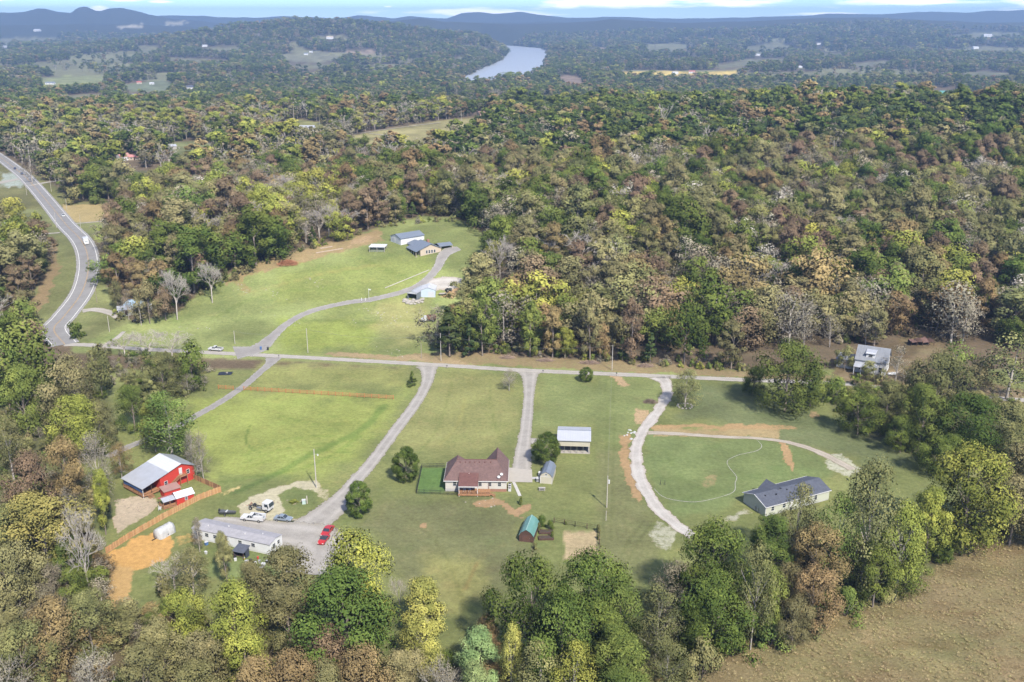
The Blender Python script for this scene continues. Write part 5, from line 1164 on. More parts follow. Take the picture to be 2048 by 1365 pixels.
o = b.build('porch_pickets', M_DECK, rh); o['kind'] = 'stuff'
for i in range(4): b = MB(); b.box(1.0, 2.6, -.45-.32*i, -.12-.32*i, .45-.17*i, .52-.17*i); b.build('porch_step', M_DECK, rh)
M_TARPB = mat('blue_tarpaulin', (.05, .10, .25), .6, var=.2)
b = MB(); b.add([(-.05, .3, 2.9), (-.05, D-.3, 2.9), (-.1, D-.3, 1.5), (-.12, D*.6, 1.9), (-.1, .3, 1.6)], [(0, 1, 2, 3, 4)]); b.build('porch_screen', M_TARPB, rh)
# stairs up the long side
st = MB(); st.hexa([(5.6, -1.35, .0), (5.9, -1.35, .0), (5.9, -1.29, .0), (5.6, -1.29, .0)], [(10.2, -1.35, 2.75), (10.5, -1.35, 2.75), (10.5, -1.29, 2.75), (10.2, -1.29, 2.75)])
st.hexa([(5.6, -.25, .0), (5.9, -.25, .0), (5.9, -.19, .0), (5.6, -.19, .0)], [(10.2, -.25, 2.75), (10.5, -.25, 2.75), (10.5, -.19, 2.75), (10.2, -.19, 2.75)]); sto = st.build('staircase', M_DECK, rh)
for i in range(14): b = MB(); f = i/13; b.box(5.75+4.5*f, 6.05+4.5*f, -1.3, -.22, .1+2.6*f, .15+2.6*f); b.build('stair_tread', M_DECK, sto)
b = MB(); b.bar((5.7, -1.32, 1.0), (10.4, -1.32, 3.7), .10); b.bar((5.7, -1.32, .6), (10.4, -1.32, 3.3), .07); b.build('hand_rail', M_DECK, sto)
b = MB(); b.box(10.3, 12.6, -1.4, -.02, 2.62, 2.74); b.build('landing', M_DECK, sto)
for x in (10.4, 12.5): b = MB(); b.box(x-.07, x+.07, -1.38, -1.24, -.5, 3.8); b.build('landing_post', M_DECK, sto)
b = MB(); b.box(10.4, 12.5, -1.36, -1.28, 3.65, 3.75); b.box(10.4, 12.5, -1.36, -1.28, 3.2, 3.28); b.build('landing_rail', M_DECK, sto)
door(rh, (11.4, 0, 2.76), (1, 0, 0), (0, -1, 0), .95, 2.0, M_WHITE)
for x, z in ((6.8, 1.9), (13.6, 2.9), (17.0, 2.7)): window(rh, (x, 0, z), (1, 0, 0), (0, -1, 0), .85, 1.15)
for x, y in ((1.2, 2), (2.2, 5), (3.4, 3), (1.5, 7.5)):
    p_ = rh.matrix_basis @ Vector((x, y, .68)); r = empty('porch_bench', p_, rh.rotation_euler.z+y, 'dark bench on the red house porch, %s from the steps' % {2: 'first', 3: 'second', 5: 'third', 7.5: 'fourth'}[y], 'bench', 'benches on the porch')
    b = MB(); b.box(-.7, .7, -.25, .25, .4, .46); b.build('seat', M_DKWOOD, r); b = MB(); b.box(-.7, .7, .22, .28, .46, .9); b.build('backrest', M_DKWOOD, r)
    for sx in (-.6, .6): b = MB(); b.box(sx-.04, sx+.04, -.2, .24, 0, .4); b.build('leg', M_DKWOOD, r)
# ---- small red shed with porch, and the brown-roofed one behind it
rs_, w = site('red_shed', (355, 1012.5), (389, 1002), 'small red shed with silver roof and railed porch beside the picket fence', 'shed')
D = 3.2; b = MB(); b.prism([(0, -.3), (D, -.3), (D, 2.3), (D/2, 3.2), (0, 2.3)], 0, w); b.build('wall', M_RED, rs_)
b = MB(); b.slab([(-.25, -.3, 2.22), (w+.25, -.3, 2.22), (w+.25, D/2, 3.32), (-.25, D/2, 3.32)], .07); b.slab([(w+.25, D+.3, 2.22), (-.25, D+.3, 2.22), (-.25, D/2, 3.32), (w+.25, D/2, 3.32)], .07); b.build('roof', M_TINW, rs_)
b = MB(); b.slab([(-3.6, -.2, 2.2), (-.3, -.2, 2.2), (-.3, D/2, 2.75), (-3.6, D/2, 2.75)], .06); b.build('porch_roof', M_TIN, rs_)
b = MB(); b.slab([(-.3, D+.2, 2.2), (-3.9, D+.2, 2.2), (-3.9, D/2, 2.75), (-.3, D/2, 2.75)], .06); b.build('red_porch_roof', M_REDROOF, rs_)
b = MB(); b.box(-3.6, 0, 0, D, .15, .28); b.build('porch_floor', M_DECK, rs_)
for x, y in ((-3.5, .05), (-3.5, D-.05), (-1.8, .05)): b = MB(); b.box(x-.06, x+.06, y-.06, y+.06, -.3, 2.35); b.build('porch_post', M_DECK, rs_)
for z in (.65, 1.1): b = MB(); b.box(-3.55, -.02, .0, .07, z, z+.1); b.box(-3.57, -3.5, .0, D, z, z+.1); b.build('porch_rail', M_DECK, rs_)
window(rs_, (w*.55, 0, 1.4), (1, 0, 0), (0, -1, 0), .6, .7)
for i, x in enumerate((-4.4, -4.0)):
    p_ = rs_.matrix_basis @ Vector((x, .6+.8*i, 0)); r = empty('garden_chair', (p_.x, p_.y, gz(p_.x, p_.y)), rs_.rotation_euler.z+1, 'white garden chair at the end of the red shed, %s one' % ('nearer', 'farther')[i], 'chair', 'chairs by the red shed')
    b = MB(); b.box(-.3, .3, -.3, .3, .4, .46); b.build('seat', M_WHITE, r); b = MB(); b.box(-.3, .3, .26, .32, .46, 1.0); b.build('backrest', M_WHITE, r)
    for sx in (-.26, .26):
        for sy in (-.26, .26): b = MB(); b.box(sx-.03, sx+.03, sy-.03, sy+.03, -.1, .41); b.build('leg', M_WHITE, r)
bs, w = site('brown_roofed_shed', (330, 998), (362, 988), 'low shed with brown metal roof between red house and red shed', 'shed')
b = MB(); b.prism([(0, -.3), (2.8, -.3), (2.8, 2.2), (0, 1.9)], 0, w); b.build('wall', M_RED, bs); b = MB(); b.slab([(-.2, -.25, 1.95), (w+.2, -.25, 1.95), (w+.2, 3.0, 2.4), (-.2, 3.0, 2.4)], .07); b.build('roof', M_BRNROOF, bs)
# ---- mobile home
mh, w = site('mobile_home', (386.5, 1077), (541, 1111), 'long white mobile home with grey roof beside the gravel yard', 'mobile home')
D = 5.0; b = MB(); b.prism([(0, .35), (D, .35), (D, 2.85), (D/2, 3.25), (0, 2.85)], 0, w); b.build('wall', M_VINYL, mh)
b = MB(); b.box(.05, w-.05, .05, D-.05, -.8, .36); b.build('skirting', mat('skirting_white', (.62, .61, .58), .7, var=.1), mh)
b = MB(); b.slab([(-.15, -.2, 2.84), (w+.15, -.2, 2.84), (w+.15, D/2, 3.36), (-.15, D/2, 3.36)], .08); b.slab([(w+.15, D+.2, 2.84), (-.15, D+.2, 2.84), (-.15, D/2, 3.36), (w+.15, D/2, 3.36)], .08); rfo = b.build('roof', M_GREYROOF, mh)
for x, y in ((3.5, 1.7), (8.4, 3.2), (14.2, 1.6), (18.2, 3.1)): b = MB(); b.cyl(x, y, 3.0, .14, .45, 8); b.build('roof_vent', M_WHITE, rfo)
for x in (1.6, 4.2, 6.6, 13.8, 17.5): window(mh, (x, 0, 1.75), (1, 0, 0), (0, -1, 0), .95, .9)
window(mh, (w, 1.6, 1.75), (0, 1, 0), (1, 0, 0), 1.0, .9); window(mh, (w, 3.5, 1.75), (0, 1, 0), (1, 0, 0), .9, .9)
door(mh, (9.6, 0, .45), (1, 0, 0), (0, -1, 0), .9, 2.0, mat('door_maroon', (.12, .06, .055), .6))
dp, wd_ = site('porch_shelter', (468, 1117), (488, 1121), 'small dark slate-roofed shelter at the mobile home door', 'shelter')
b = MB(); b.slab([(-.2, -.3, 2.05), (wd_+.3, -.3, 2.05), (wd_+.3, 2.6, 2.6), (-.2, 2.6, 2.6)], .09); b.build('roof', M_SLATE, dp)
b = MB(); b.box(0, wd_, 2.2, 2.3, 0, 2.45); b.box(0, .08, 0, 2.2, 0, 2.0); b.box(wd_-.05, wd_+.03, .8, 2.2, 0, 2.1); b.build('wall', mat('navy_boards', (.05, .06, .085), .7, var=.2), dp)
for x in (.05, wd_-.02): b = MB(); b.box(x-.06, x+.06, -.1, .02, -.2, 2.05); b.build('post', M_DKWOOD, dp)
b = MB(); b.box(0, wd_, -.05, .02, .9, 1.0); b.build('rail', M_DKWOOD, dp)
# ---- modular home on the loop drive
md, w = site('modular_home', (1530, 1034.5), (1657, 1000), 'pale green modular home with charcoal roof by the circular lawn', 'house')
D = 8.6; b = MB(); b.prism([(0, .3), (D, .3), (D, 2.9), (D/2, 4.35), (0, 2.9)], 0, w); b.build('wall', M_GSIDE, md)
b = MB(); b.box(.06, w-.06, .06, D-.06, -.8, .32); b.build('skirting', M_BLOCK, md)
b = MB(); b.slab([(-.3, -.35, 2.88), (w+.3, -.35, 2.88), (w+.3, D/2, 4.52), (-.3, D/2, 4.52)], .12); b.slab([(w+.3, D+.35, 2.88), (-.3, D+.35, 2.88), (-.3, D/2, 4.52), (w+.3, D/2, 4.52)], .12); rfo = b.build('roof', M_SLATE, md)
xc = 7.6; b = MB()
b.slab([(xc-2.6, D+.5, 3.0), (xc-2.6, D*.55, 3.0), (xc, D*.40, 5.05), (xc, D+.5, 5.05)], .1); b.slab([(xc, D+.5, 5.05), (xc, D*.40, 5.05), (xc+2.6, D*.55, 3.0), (xc+2.6, D+.5, 3.0)], .1); b.build('cross_gable', M_SLATE, rfo)
b = MB(); b.bar((-.33, -.35, 2.84), (-.33, D/2, 4.48), .14); b.bar((-.33, D+.35, 2.84), (-.33, D/2, 4.48), .14); b.box(-.3, w+.3, -.44, -.36, 2.72, 2.90); b.box(-.3, w+.3, D+.36, D+.44, 2.72, 2.90); b.build('fascia', M_WHITE, rfo)
for x, y in ((2.2, 3.0), (5.3, 2.4), (9.5, 3.2), (13.4, 2.6), (16, 3.4)): b = MB(); b.box(x-.14, x+.14, y-.14, y+.14, 4.0, 4.35); b.build('roof_vent', M_DKMETAL, rfo)
for x in (2.3, 6.0, 11.0, 14.0, 16.6): window(md, (x, 0, 1.9), (1, 0, 0), (0, -1, 0), .9, 1.2)
door(md, (8.4, 0, .4), (1, 0, 0), (0, -1, 0), .95, 2.05, M_WHITE)
b = MB(); b.box(-.35, -.02, 2.6, 2.75, .3, 1.5); b.box(-.3, -.02, 3.6, 3.7, .3, 1.7); b.build('meter_box', M_AC, md)
b = MB(); b.box(-.06, 0, -.02, .1, .3, 2.9); b.box(-.02, .1, -.06, 0, .3, 2.9); b.build('corner_trim', M_WHITE, md)
# ---- the old white house in the right-hand wood
oh, w = site('old_white_house', (1694, 741), (1752, 750), 'old white two-storey house with grey roof in the trees', 'house')
oh.scale = (1.3, 1.3, 1.25); D = 7.0; b = MB(); b.prism([(0, -.6), (D, -.6), (D, 4.0), (D/2, 7.0), (0, 4.0)], 2.0, w); b.build('wall', M_VINYL, oh)
b = MB(); b.slab([(1.7, -.4, 3.85), (w+.4, -.4, 3.85), (w+.4, D/2, 7.15), (1.7, D/2, 7.15)], .12); b.slab([(w+.4, D+.4, 3.85), (1.7, D+.4, 3.85), (1.7, D/2, 7.15), (w+.4, D/2, 7.15)], .12); rfo = b.build('roof', mat('weathered_tin_roof', (.21, .22, .235), .55, var=.15, stripes=(0, 9, .01), stain=(.30, .25, .22), stain_amt=.4), oh)
b = MB(); b.box(4.5, 6.8, .5, 2.6, 4.5, 6.0); dm = b.build('dormer', M_VINYL, oh); b = MB(); b.slab([(4.3, .2, 5.85), (7.0, .2, 5.85), (7.0, 3.0, 6.55), (4.3, 3.0, 6.55)], .09); b.build('dormer_roof', M_TIN, dm); window(dm, (5.65, .5, 5.2), (1, 0, 0), (0, -1, 0), 1.0, .8)
b = MB(); b.slab([(1.9, -2.8, 2.5), (w-2.2, -2.8, 2.5), (w-2.2, .0, 3.3), (1.9, .0, 3.3)], .1); b.build('porch_roof', M_TIN, oh)
for x in np.linspace(2.1, w-2.4, 4): b = MB(); b.box(x-.08, x+.08, -2.7, -2.54, -.5, 2.5); b.build('porch_post', M_VINYL, oh)
b = MB(); b.prism([(1.5, -.6), (6.0, -.6), (6.0, 2.9), (1.5, 2.6)], -3.2, 2.0); b.build('side_wing', M_VINYL, oh); b = MB(); b.slab([(-3.5, 1.2, 2.62), (2.0, 1.2, 2.62), (2.0, 6.3, 3.05), (-3.5, 6.3, 3.05)], .1); b.build('wing_roof', MATS['weathered_tin_roof'], oh)
for x in (-2.2, -1.0): window(oh, (x, 1.5, 1.6), (1, 0, 0), (0, -1, 0), .7, 1.0)
for y, z in ((2.2, 4.6), (3.6, 4.6), (2.0, 1.6), (4.8, 1.6)): window(oh, (w, y, z), (0, 1, 0), (1, 0, 0), .75, 1.15)
for x in (3.5, 6.5, 8.6): window(oh, (x, 0, 1.6), (1, 0, 0), (0, -1, 0), .8, 1.3)
# ---- hill house: metal workshop, dwelling, carport
wk, w = site('metal_workshop', (802, 491), (838, 482), 'white metal workshop with blue-grey roof behind the hill house', 'workshop', sink=.3)
D = 9.0; w = 13.5; b = MB(); b.prism([(0, -1.5), (D, -1.5), (D, 3.6), (D/2, 5.0), (0, 3.6)], 0, w); b.build('wall', M_VINYL, wk)
b = MB(); b.slab([(-.3, -.4, 3.5), (w+.3, -.4, 3.5), (w+.3, D/2, 5.12), (-.3, D/2, 5.12)], .1); b.slab([(w+.3, D+.4, 3.5), (-.3, D+.4, 3.5), (-.3, D/2, 5.12), (w+.3, D/2, 5.12)], .1); b.build('roof', M_TINB, wk)
b = MB(); b.box(-.06, 0, 1.0, 4.0, 0, 3.0); b.build('roller_door', M_TINW, wk); b = MB(); b.box(-.06, 0, 5.2, 8.0, 0, 3.0); b.build('roller_door', M_TINW, wk)
hh, w = site('hill_house', (841, 513), (876, 505), 'tan house with blue-grey roof and porch on the hilltop lawn', 'house', sink=.2)
w = 10.5; D = 11; b = MB(); b.prismx([(0, -1.5), (w, -1.5), (w, 3.2), (w/2, 5.4), (0, 3.2)], 0, D); b.build('wall', M_TAN, hh)
b = MB(); b.slab([(-2.4, -.5, 2.55), (w/2, -.5, 5.55), (w/2, D+.3, 5.55), (-2.4, D+.3, 2.55)], .12); b.slab([(w/2, -.5, 5.55), (w+.5, -.5, 3.05), (w+.5, D+.3, 3.05), (w/2, D+.3, 5.55)], .12); b.build('roof', M_TINB, hh)
for i in range(4): window(hh, (3.2+i*1.35, 0, 1.9), (1, 0, 0), (0, -1, 0), .8, 1.4)
for y in np.linspace(.1, D-.3, 5): b = MB(); b.box(-2.3, -2.1, y-.1, y+.1, -1.2, 2.6); b.build('porch_post', M_TAN, hh)
b = MB(); b.box(-2.4, 0, 0, D, -1.4, .1); b.build('porch_floor', M_CONC, hh)
for y in (2.5, 6.0, 9.0): window(hh, (0, y, 1.7), (0, 1, 0), (-1, 0, 0), 1.0, 1.3)
b = MB(); b.slab([(w+.2, 1.5, 3.3), (w+7.2, 1.5, 3.3), (w+7.2, 5.0, 4.3), (w+.2, 5.0, 4.3)], .1); b.slab([(w+7.2, 8.5, 3.3), (w+.2, 8.5, 3.3), (w+.2, 5.0, 4.3), (w+7.2, 5.0, 4.3)], .1); b.build('carport_roof', M_TINB, hh)
for x in (w+.8, w+6.9):
    for y in (1.8, 8.2): b = MB(); b.box(x-.15, x+.15, y-.15, y+.15, -1.2, 3.3); b.build('carport_post', M_TAN, hh)
b = MB(); b.box(w, w+7, 8.0, 8.2, -1, 3.2); b.build('carport_back', mat('carport_brown', (.16, .12, .09), .8), hh)
b = MB(); b.box(w*.7, w*.7+1.1, 8.2, 9.2, 4.2, 5.7); b.build('chimney', M_BRICK, hh)
b = MB(); b.box(1.2, 8.8, D-.4, D+6.5, -1.5, 3.0); b.build('breezeway_wall', M_VINYL, hh)
b = MB(); b.slab([(.8, D-.2, 3.05), (5.0, D-.2, 4.3), (5.0, D+6.8, 4.3), (.8, D+6.8, 3.05)], .1); b.slab([(5.0, D-.2, 4.3), (9.2, D-.2, 3.05), (9.2, D+6.8, 3.05), (5.0, D+6.8, 4.3)], .1); b.build('breezeway_roof', M_TINB, hh)
# pergola
pg, w = site('pergola', (739, 505), (769, 505), 'open pergola with four white roof panels on the hill lawn', 'pergola')
for i in range(4): b = MB(); y = i*1.55; b.slab([(-.3, y, 2.5+.0*i), (w+.3, y, 2.5), (w+.3, y+1.2, 2.75), (-.3, y+1.2, 2.75)], .07); b.build('roof_panel', M_TINW, pg)
for x in (0, w/2, w):
    for y in (.1, 5.8): b = MB(); b.box(x-.1, x+.1, y-.1, y+.1, -.5, 2.5); b.build('post', M_GWOOD, pg)
b = MB(); b.box(.3, w-.3, .6, 5.2, -.2, .9); b.build('planter', mat('mixed_bed', (.20, .22, .15), .9, var=.4, scale=2), pg)
# two metal garages by the drive
ga, w = site('open_metal_garage', (815, 600), (830, 602), 'long open-fronted metal shelter with grey roof beside the hill drive', 'garage')
w = 4.4; D = 11; ga.rotation_euler.z = math.radians(-22)
def arch(e, w, D, eh, ph, wallm, roofm, front):
    b = MB(); b.slab([(-.15, -.2, eh), (w/2, -.2, ph), (w/2, D, ph), (-.15, D, eh)], .08); b.slab([(w/2, -.2, ph), (w+.15, -.2, eh), (w+.15, D, eh), (w/2, D, ph)], .08); b.build('roof', roofm, e)
    b = MB(); b.box(0, .06, 0, D, -.4, eh); b.box(w-.06, w, 0, D, -.4, eh); b.prismx([(.06, -.4), (w-.06, -.4), (w-.06, eh-.1), (w/2, ph-.15), (.06, eh-.1)], D-.08, D)
    if front: b.prismx([(.06, -.4), (w-.06, -.4), (w-.06, eh-.1), (w/2, ph-.15), (.06, eh-.1)], 0, .08)
    b.build('wall', wallm, e)
arch(ga, w, D, 3.3, 4.2, M_TINB, M_TIN, False)
b = MB(); b.prismx([(-.02, 2.9), (w+.02, 2.9), (w+.02, 3.2), (w/2, 4.05), (-.02, 3.2)], -.1, 0.02); b.build('gable_panel', M_TINW, ga)
gb, w = site('closed_metal_garage', (842, 595), (868, 595), 'pale blue metal garage with white roof beside the hill drive', 'garage')
w = 6.2; arch(gb, w, 7.5, 3.3, 4.4, mat('pale_blue_metal', (.50, .58, .63), .5, var=.05, stripes=(0, 12, .01)), M_TINW, True)
b = MB(); b.box(w*.5, w*.5+2.6, -.05, 0, 0, 2.5); b.build('roller_door', M_TINW, gb)
# ---- smaller and farther buildings
def cottage(px, py, w, d, h, rise, rot, wm, rm, label, name='cottage', cat='house', wins=2, group=None, r=None):
    A = P(px, py); e = empty(name, A, rot, label, cat, group)
    b = MB(); b.prism([(-d/2, -1.5), (d/2, -1.5), (d/2, h), (0, h+rise), (-d/2, h)], -w/2, w/2); b.build('wall', wm, e)
    b = MB(); o_ = .35; k = rise/(d/2)
    b.slab([(-w/2-o_, -d/2-o_, h-o_*k+.1), (w/2+o_, -d/2-o_, h-o_*k+.1), (w/2+o_, 0, h+rise+.1), (-w/2-o_, 0, h+rise+.1)], .12); b.slab([(w/2+o_, d/2+o_, h-o_*k+.1), (-w/2-o_, d/2+o_, h-o_*k+.1), (-w/2-o_, 0, h+rise+.1), (w/2+o_, 0, h+rise+.1)], .12); b.build('roof', rm, e)
    for i in range(wins): window(e, ((i+.5)/wins*w-w/2+(.0 if wins > 1 else 1.), -d/2, h*.55), (1, 0, 0), (0, -1, 0), min(1.1, w/8), min(1.3, h*.4))
    if wins: door(e, (w*.02, -d/2, .1), (1, 0, 0), (0, -1, 0), 1.0, 2.0, M_DKWOOD, knob=False); window(e, (w/2, 0, h*.6), (0, 1, 0), (1, 0, 0), .9, 1.1)
    s = pxm(A)[0]; KEEP_CLEAR.append((px, py, (r if r else max(w, d)*.62*s)))
    return e
cottage(428, 528, 12, 9, 4.2, 2.6, -.5, mat('green_white_boards', (.40, .46, .38), .7, var=.1), M_TINW, 'white-roofed barn half hidden in the trees beside the hill meadow', 'barn', 'barn', 2, r=14)
cottage(348, 480, 8, 6, 3.2, 1.6, .3, M_VINYL, M_TINB, 'small white cottage glimpsed through the trees above the barn', wins=1, r=8)
cottage(278, 622, 9, 7, 3.0, 1.6, -.35, M_VINYL, mat('blue_sheet_roof', (.38, .50, .60), .45, var=.1), 'small blue-roofed cottage hidden in the dark thicket', wins=2, r=9)
cottage(252, 628, 6, 5, 2.6, 1.0, .4, M_VINYL, M_TIN, 'small white outbuilding beside the blue-roofed cottage', 'outbuilding', 'shed', 1, r=6)
cottage(16, 462, 14, 9, 3.4, 1.8, .3, M_VINYL, M_TINW, 'white building at the picture edge beside the side drive', wins=3)
cottage(137, 361, 9, 6, 2.8, .9, -.15, M_VINYL, M_GREEN, 'low white shed with green tin roof beside the upper drive', 'tin_shed', 'shed', 2)
cottage(150, 371, 8, 5, 2.4, .5, -.3, M_VINYL, M_TINW, 'low shed with flat white tin roof beside the upper drive', 'tin_shed', 'shed', 1)
cottage(247, 321, 9, 7, 3.4, 2.4, .9, M_VINYL, mat('faded_red_roof', (.40, .22, .18), .7, var=.12), 'white gabled cottage with faded red roof below the far paddock', wins=2)
cottage(272, 320, 10, 6, 2.8, 1.4, -.1, M_TAN, mat('pink_red_roof', (.52, .22, .20), .7, var=.1), 'cottage with pinkish red roof next to the white gabled one', wins=2)
cottage(342, 299, 9, 6, 3.0, 1.4, .5, M_GWOOD, M_TIN, 'weathered barn with tin roof in the far paddock', 'field_barn', 'barn', 1)
cottage(380, 179, 22, 14, 5.0, 4.5, .35, M_VINYL, M_SLATE, 'white house with dark roof in the far left wood', wins=3)
cottage(101, 169, 22, 11, 3.8, 2.4, 0, M_VINYL, M_TINB, 'pale long barn on the far bright meadow', 'far_barn', 'barn', 3)
cottage(278, 168, 12, 9, 4, 2.6, .5, M_TAN, M_REDROOF, 'small red-roofed house on the far paddock', wins=2)
cottage(304, 169, 11, 8, 3.2, 1.8, .1, M_VINYL, M_TINW, 'small white shed on the far paddock', 'far_shed', 'shed', 1)
cottage(262, 194, 14, 9, 3.6, 2, 0, M_VINYL, M_TINW, 'white-roofed shed below the far paddock', 'far_shed', 'shed', 2)
cottage(648, 265, 11, 7, 3.2, 1.6, .1, M_VINYL, M_TINW, 'small white shed beside the pasture track', 'far_shed', 'shed', 1)
cottage(615, 262, 16, 9, 3.6, 2.2, -.05, M_VINYL, M_TIN, 'long white-roofed house at the pasture track', wins=3)
cottage(468, 282, 14, 9, 3.4, 2.0, .4, M_VINYL, M_TINB, 'pale house at the wood edge right of the far paddock', wins=2)
cottage(450, 287, 8, 7, 3, 1.8, .2, M_GWOOD, M_GREEN, 'green-roofed shed next to the pale house', 'far_shed', 'shed', 1)
cottage(795, 241, 9, 8, 3.8, 2.2, .2, M_GWOOD, M_SLATE, 'dark little barn at the top of the pasture track', 'field_barn', 'barn', 1)
cottage(968, 234, 15, 9, 3.6, 3.0, .5, M_TAN, M_BRNROOF, 'brown-roofed house among trees above the far pasture', wins=2)
cottage(552, 334, 9, 7, 3, 1.4, .1, M_VINYL, M_TIN, 'small pale house in the narrow glade', wins=1)
cottage(1888, 190, 21, 13, 4.0, 5.0, -.12, M_DKWOOD, mat('teal_sheet_roof', (.10, .28, .24), .45, var=.1), 'dark house with teal green roof on the wooded ridge', 'ridge_house', 'house', 3, r=26)
for i, (px, py, w, rm, lb) in enumerate(((12, 96, 60, M_TINW, 'long white shed at the far picture edge'), (410, 94, 42, M_TINW, 'white farmhouse on the far slope'), (612, 110, 34, M_TINB, 'pale farm shed in the far pasture'), (622, 106, 26, M_TINW, 'white farmhouse in the far pasture'),
   (660, 78, 60, M_TAN, 'tan house on the shoulder of the far hill'), (1350, 149, 36, M_TINW, 'white barn at the edge of the golden field'), (1384, 147, 40, M_REDROOF, 'red-roofed house at the edge of the golden field'), (1515, 112, 45, M_TINW, 'pale farm on the far valley slope'),
   (1950, 98, 62, M_TINW, 'white barn in the far right valley'), (1975, 74, 90, M_TINW, 'white farm buildings on the far right pasture'), (1637, 90, 50, M_TINW, 'white house beyond the green hill field'), (1600, 136, 26, M_TINW, 'small white house deep in the far wood'),
   (75, 63, 90, M_TINW, 'white houses at the foot of the blue mountains'))):
    cottage(px, py, w*.5, w*.28, w*.085+2, w*.05+1, .2*(i % 3-1), M_VINYL, rm, lb, 'far_house', 'house', 2, r=9)
# collapsed shed in the old yard
cs, w = site('collapsed_shed', (1822, 693), (1868, 692), 'collapsed dark timber shed in the old yard', 'shed')
for i in range(5): b = MB(); x = i*w/4; b.bar((x, 0, -.3), (x+.2*math.sin(i*3), .2, 1.9+.3*math.cos(i*2)), .18); b.build('post', M_DKWOOD, cs)
for i in range(4): b = MB(); b.slab([(i*w/4, -.6+.2*i, 1.7+.3*math.sin(i*2.2)), ((i+1)*w/4, -.3, 1.9-.2*math.sin(i)), ((i+1)*w/4, 3.4, 2.3-.5*math.cos(i*1.7)), (i*w/4, 3.2, 2.0)], .1); b.build('roof_panel', (mat('rust_sheet', (.16, .09, .07), .8, var=.4, scale=1), M_DKWOOD)[i % 2], cs)
b = MB(); b.box(0, w, 3.0, 3.1, -.3, 1.8); b.build('wall', M_DKWOOD, cs)
for q in ((1845, 690, 34), (1735, 735, 62), (850, 500, 46), (850, 592, 36), (908, 588, 42), (888, 640, 24), (940, 540, 22), (1060, 1060, 20)): KEEP_CLEAR.append(q)
# ---------------------------------------------------------------- vehicles (own frame: y forward, x to the side)
M_TYRE = mat('tyre_rubber', (.03, .03, .03), .85); M_LAMP = mat('lamp_glass', (.75, .75, .70), .2); M_TAIL = mat('tail_lamp', (.35, .02, .02), .3)
def paint(name, c, rough=.28): return mat(name, c, rough, var=.04, spec=.6)
PW = paint('white_paint', (.58, .58, .57)); PG = paint('grey_paint', (.22, .26, .30)); PR = paint('red_paint', (.42, .025, .025)); PB = paint('dark_blue_paint', (.03, .045, .09)); PS = paint('silver_paint', (.55, .55, .53))
def vehicle(name, rear, front, label, cat='car', group=None):
    A = P(*rear); B = P(*front); c = (A+B)/2; c.z = gz(c.x, c.y)+.10; return empty(name, c, math.atan2(B.y-A.y, B.x-A.x)-math.pi/2, label, cat, group), (B-A).length
def wheels(e, W, ys, r=.33, w=.22):
    for y in ys:
        for s in (-1, 1):
            b = MB(); b.wheel(s*(W/2-w/2+.02), y, r-.02, r, w); o = b.build('wheel', M_TYRE, e); b = MB(); b.wheel(s*(W/2-w/2+.03), y, r-.02, r*.55, w+.03, 10); b.build('rim', M_CHROME, o)
def body(e, prof, W, m, bevel=.07, name='body'):
    b = MB(); b.prism(prof, -W/2, W/2); return b.build(name, m, e, bevel=bevel)
def cabin(e, W, y0, y1, t0, t1, z0, z1, m, rake=.82):
    """glass house with painted roof"""
    b = MB(); w2 = W*rake/2; b.hexa([(-W/2+.06, y0, z0), (W/2-.06, y0, z0), (W/2-.06, y1, z0), (-W/2+.06, y1, z0)], [(-w2, t0, z1), (w2, t0, z1), (w2, t1, z1), (-w2, t1, z1)]); b.build('window_glass', M_GLASS, e)
    b = MB(); b.box(-w2-.02, w2+.02, t0-.04, t1+.04, z1-.02, z1+.05); b.build('roof', m, e, bevel=.02)
    for s in (-1, 1):
        b = MB(); b.bar((s*(W/2-.05), y0, z0), (s*w2, t0, z1), .08); b.bar((s*(W/2-.05), y1, z0), (s*w2, t1, z1), .08); b.bar((s*(W/2-.05), (y0+y1)/2, z0), (s*w2, (t0+t1)/2, z1), .08); b.build('pillar', m, e)
def lamps(e, W, yf, yr, z):
    for s in (-1, 1):
        b = MB(); b.box(s*(W/2-.25)-.16, s*(W/2-.25)+.16, yf-.03, yf+.03, z-.07, z+.08); b.build('headlight', M_LAMP, e); b = MB(); b.box(s*(W/2-.2)-.12, s*(W/2-.2)+.12, yr-.03, yr+.03, z-.05, z+.12); b.build('tail_light', M_TAIL, e)
def sedan(e, m, L=4.6, W=1.78, coupe=False):
    h = L/2; body(e, [(-h, .34), (h, .34), (h, .68), (h*.93, .76), (h*.36, .92), (-h*.62, .96), (-h*.98, .90), (-h, .7)], W, m)
    cabin(e, W, -h*.66, h*.40, -h*.36, h*.08, .92, 1.38, m); lamps(e, W, h, -h, .64); wheels(e, W, (-h*.60, h*.62))
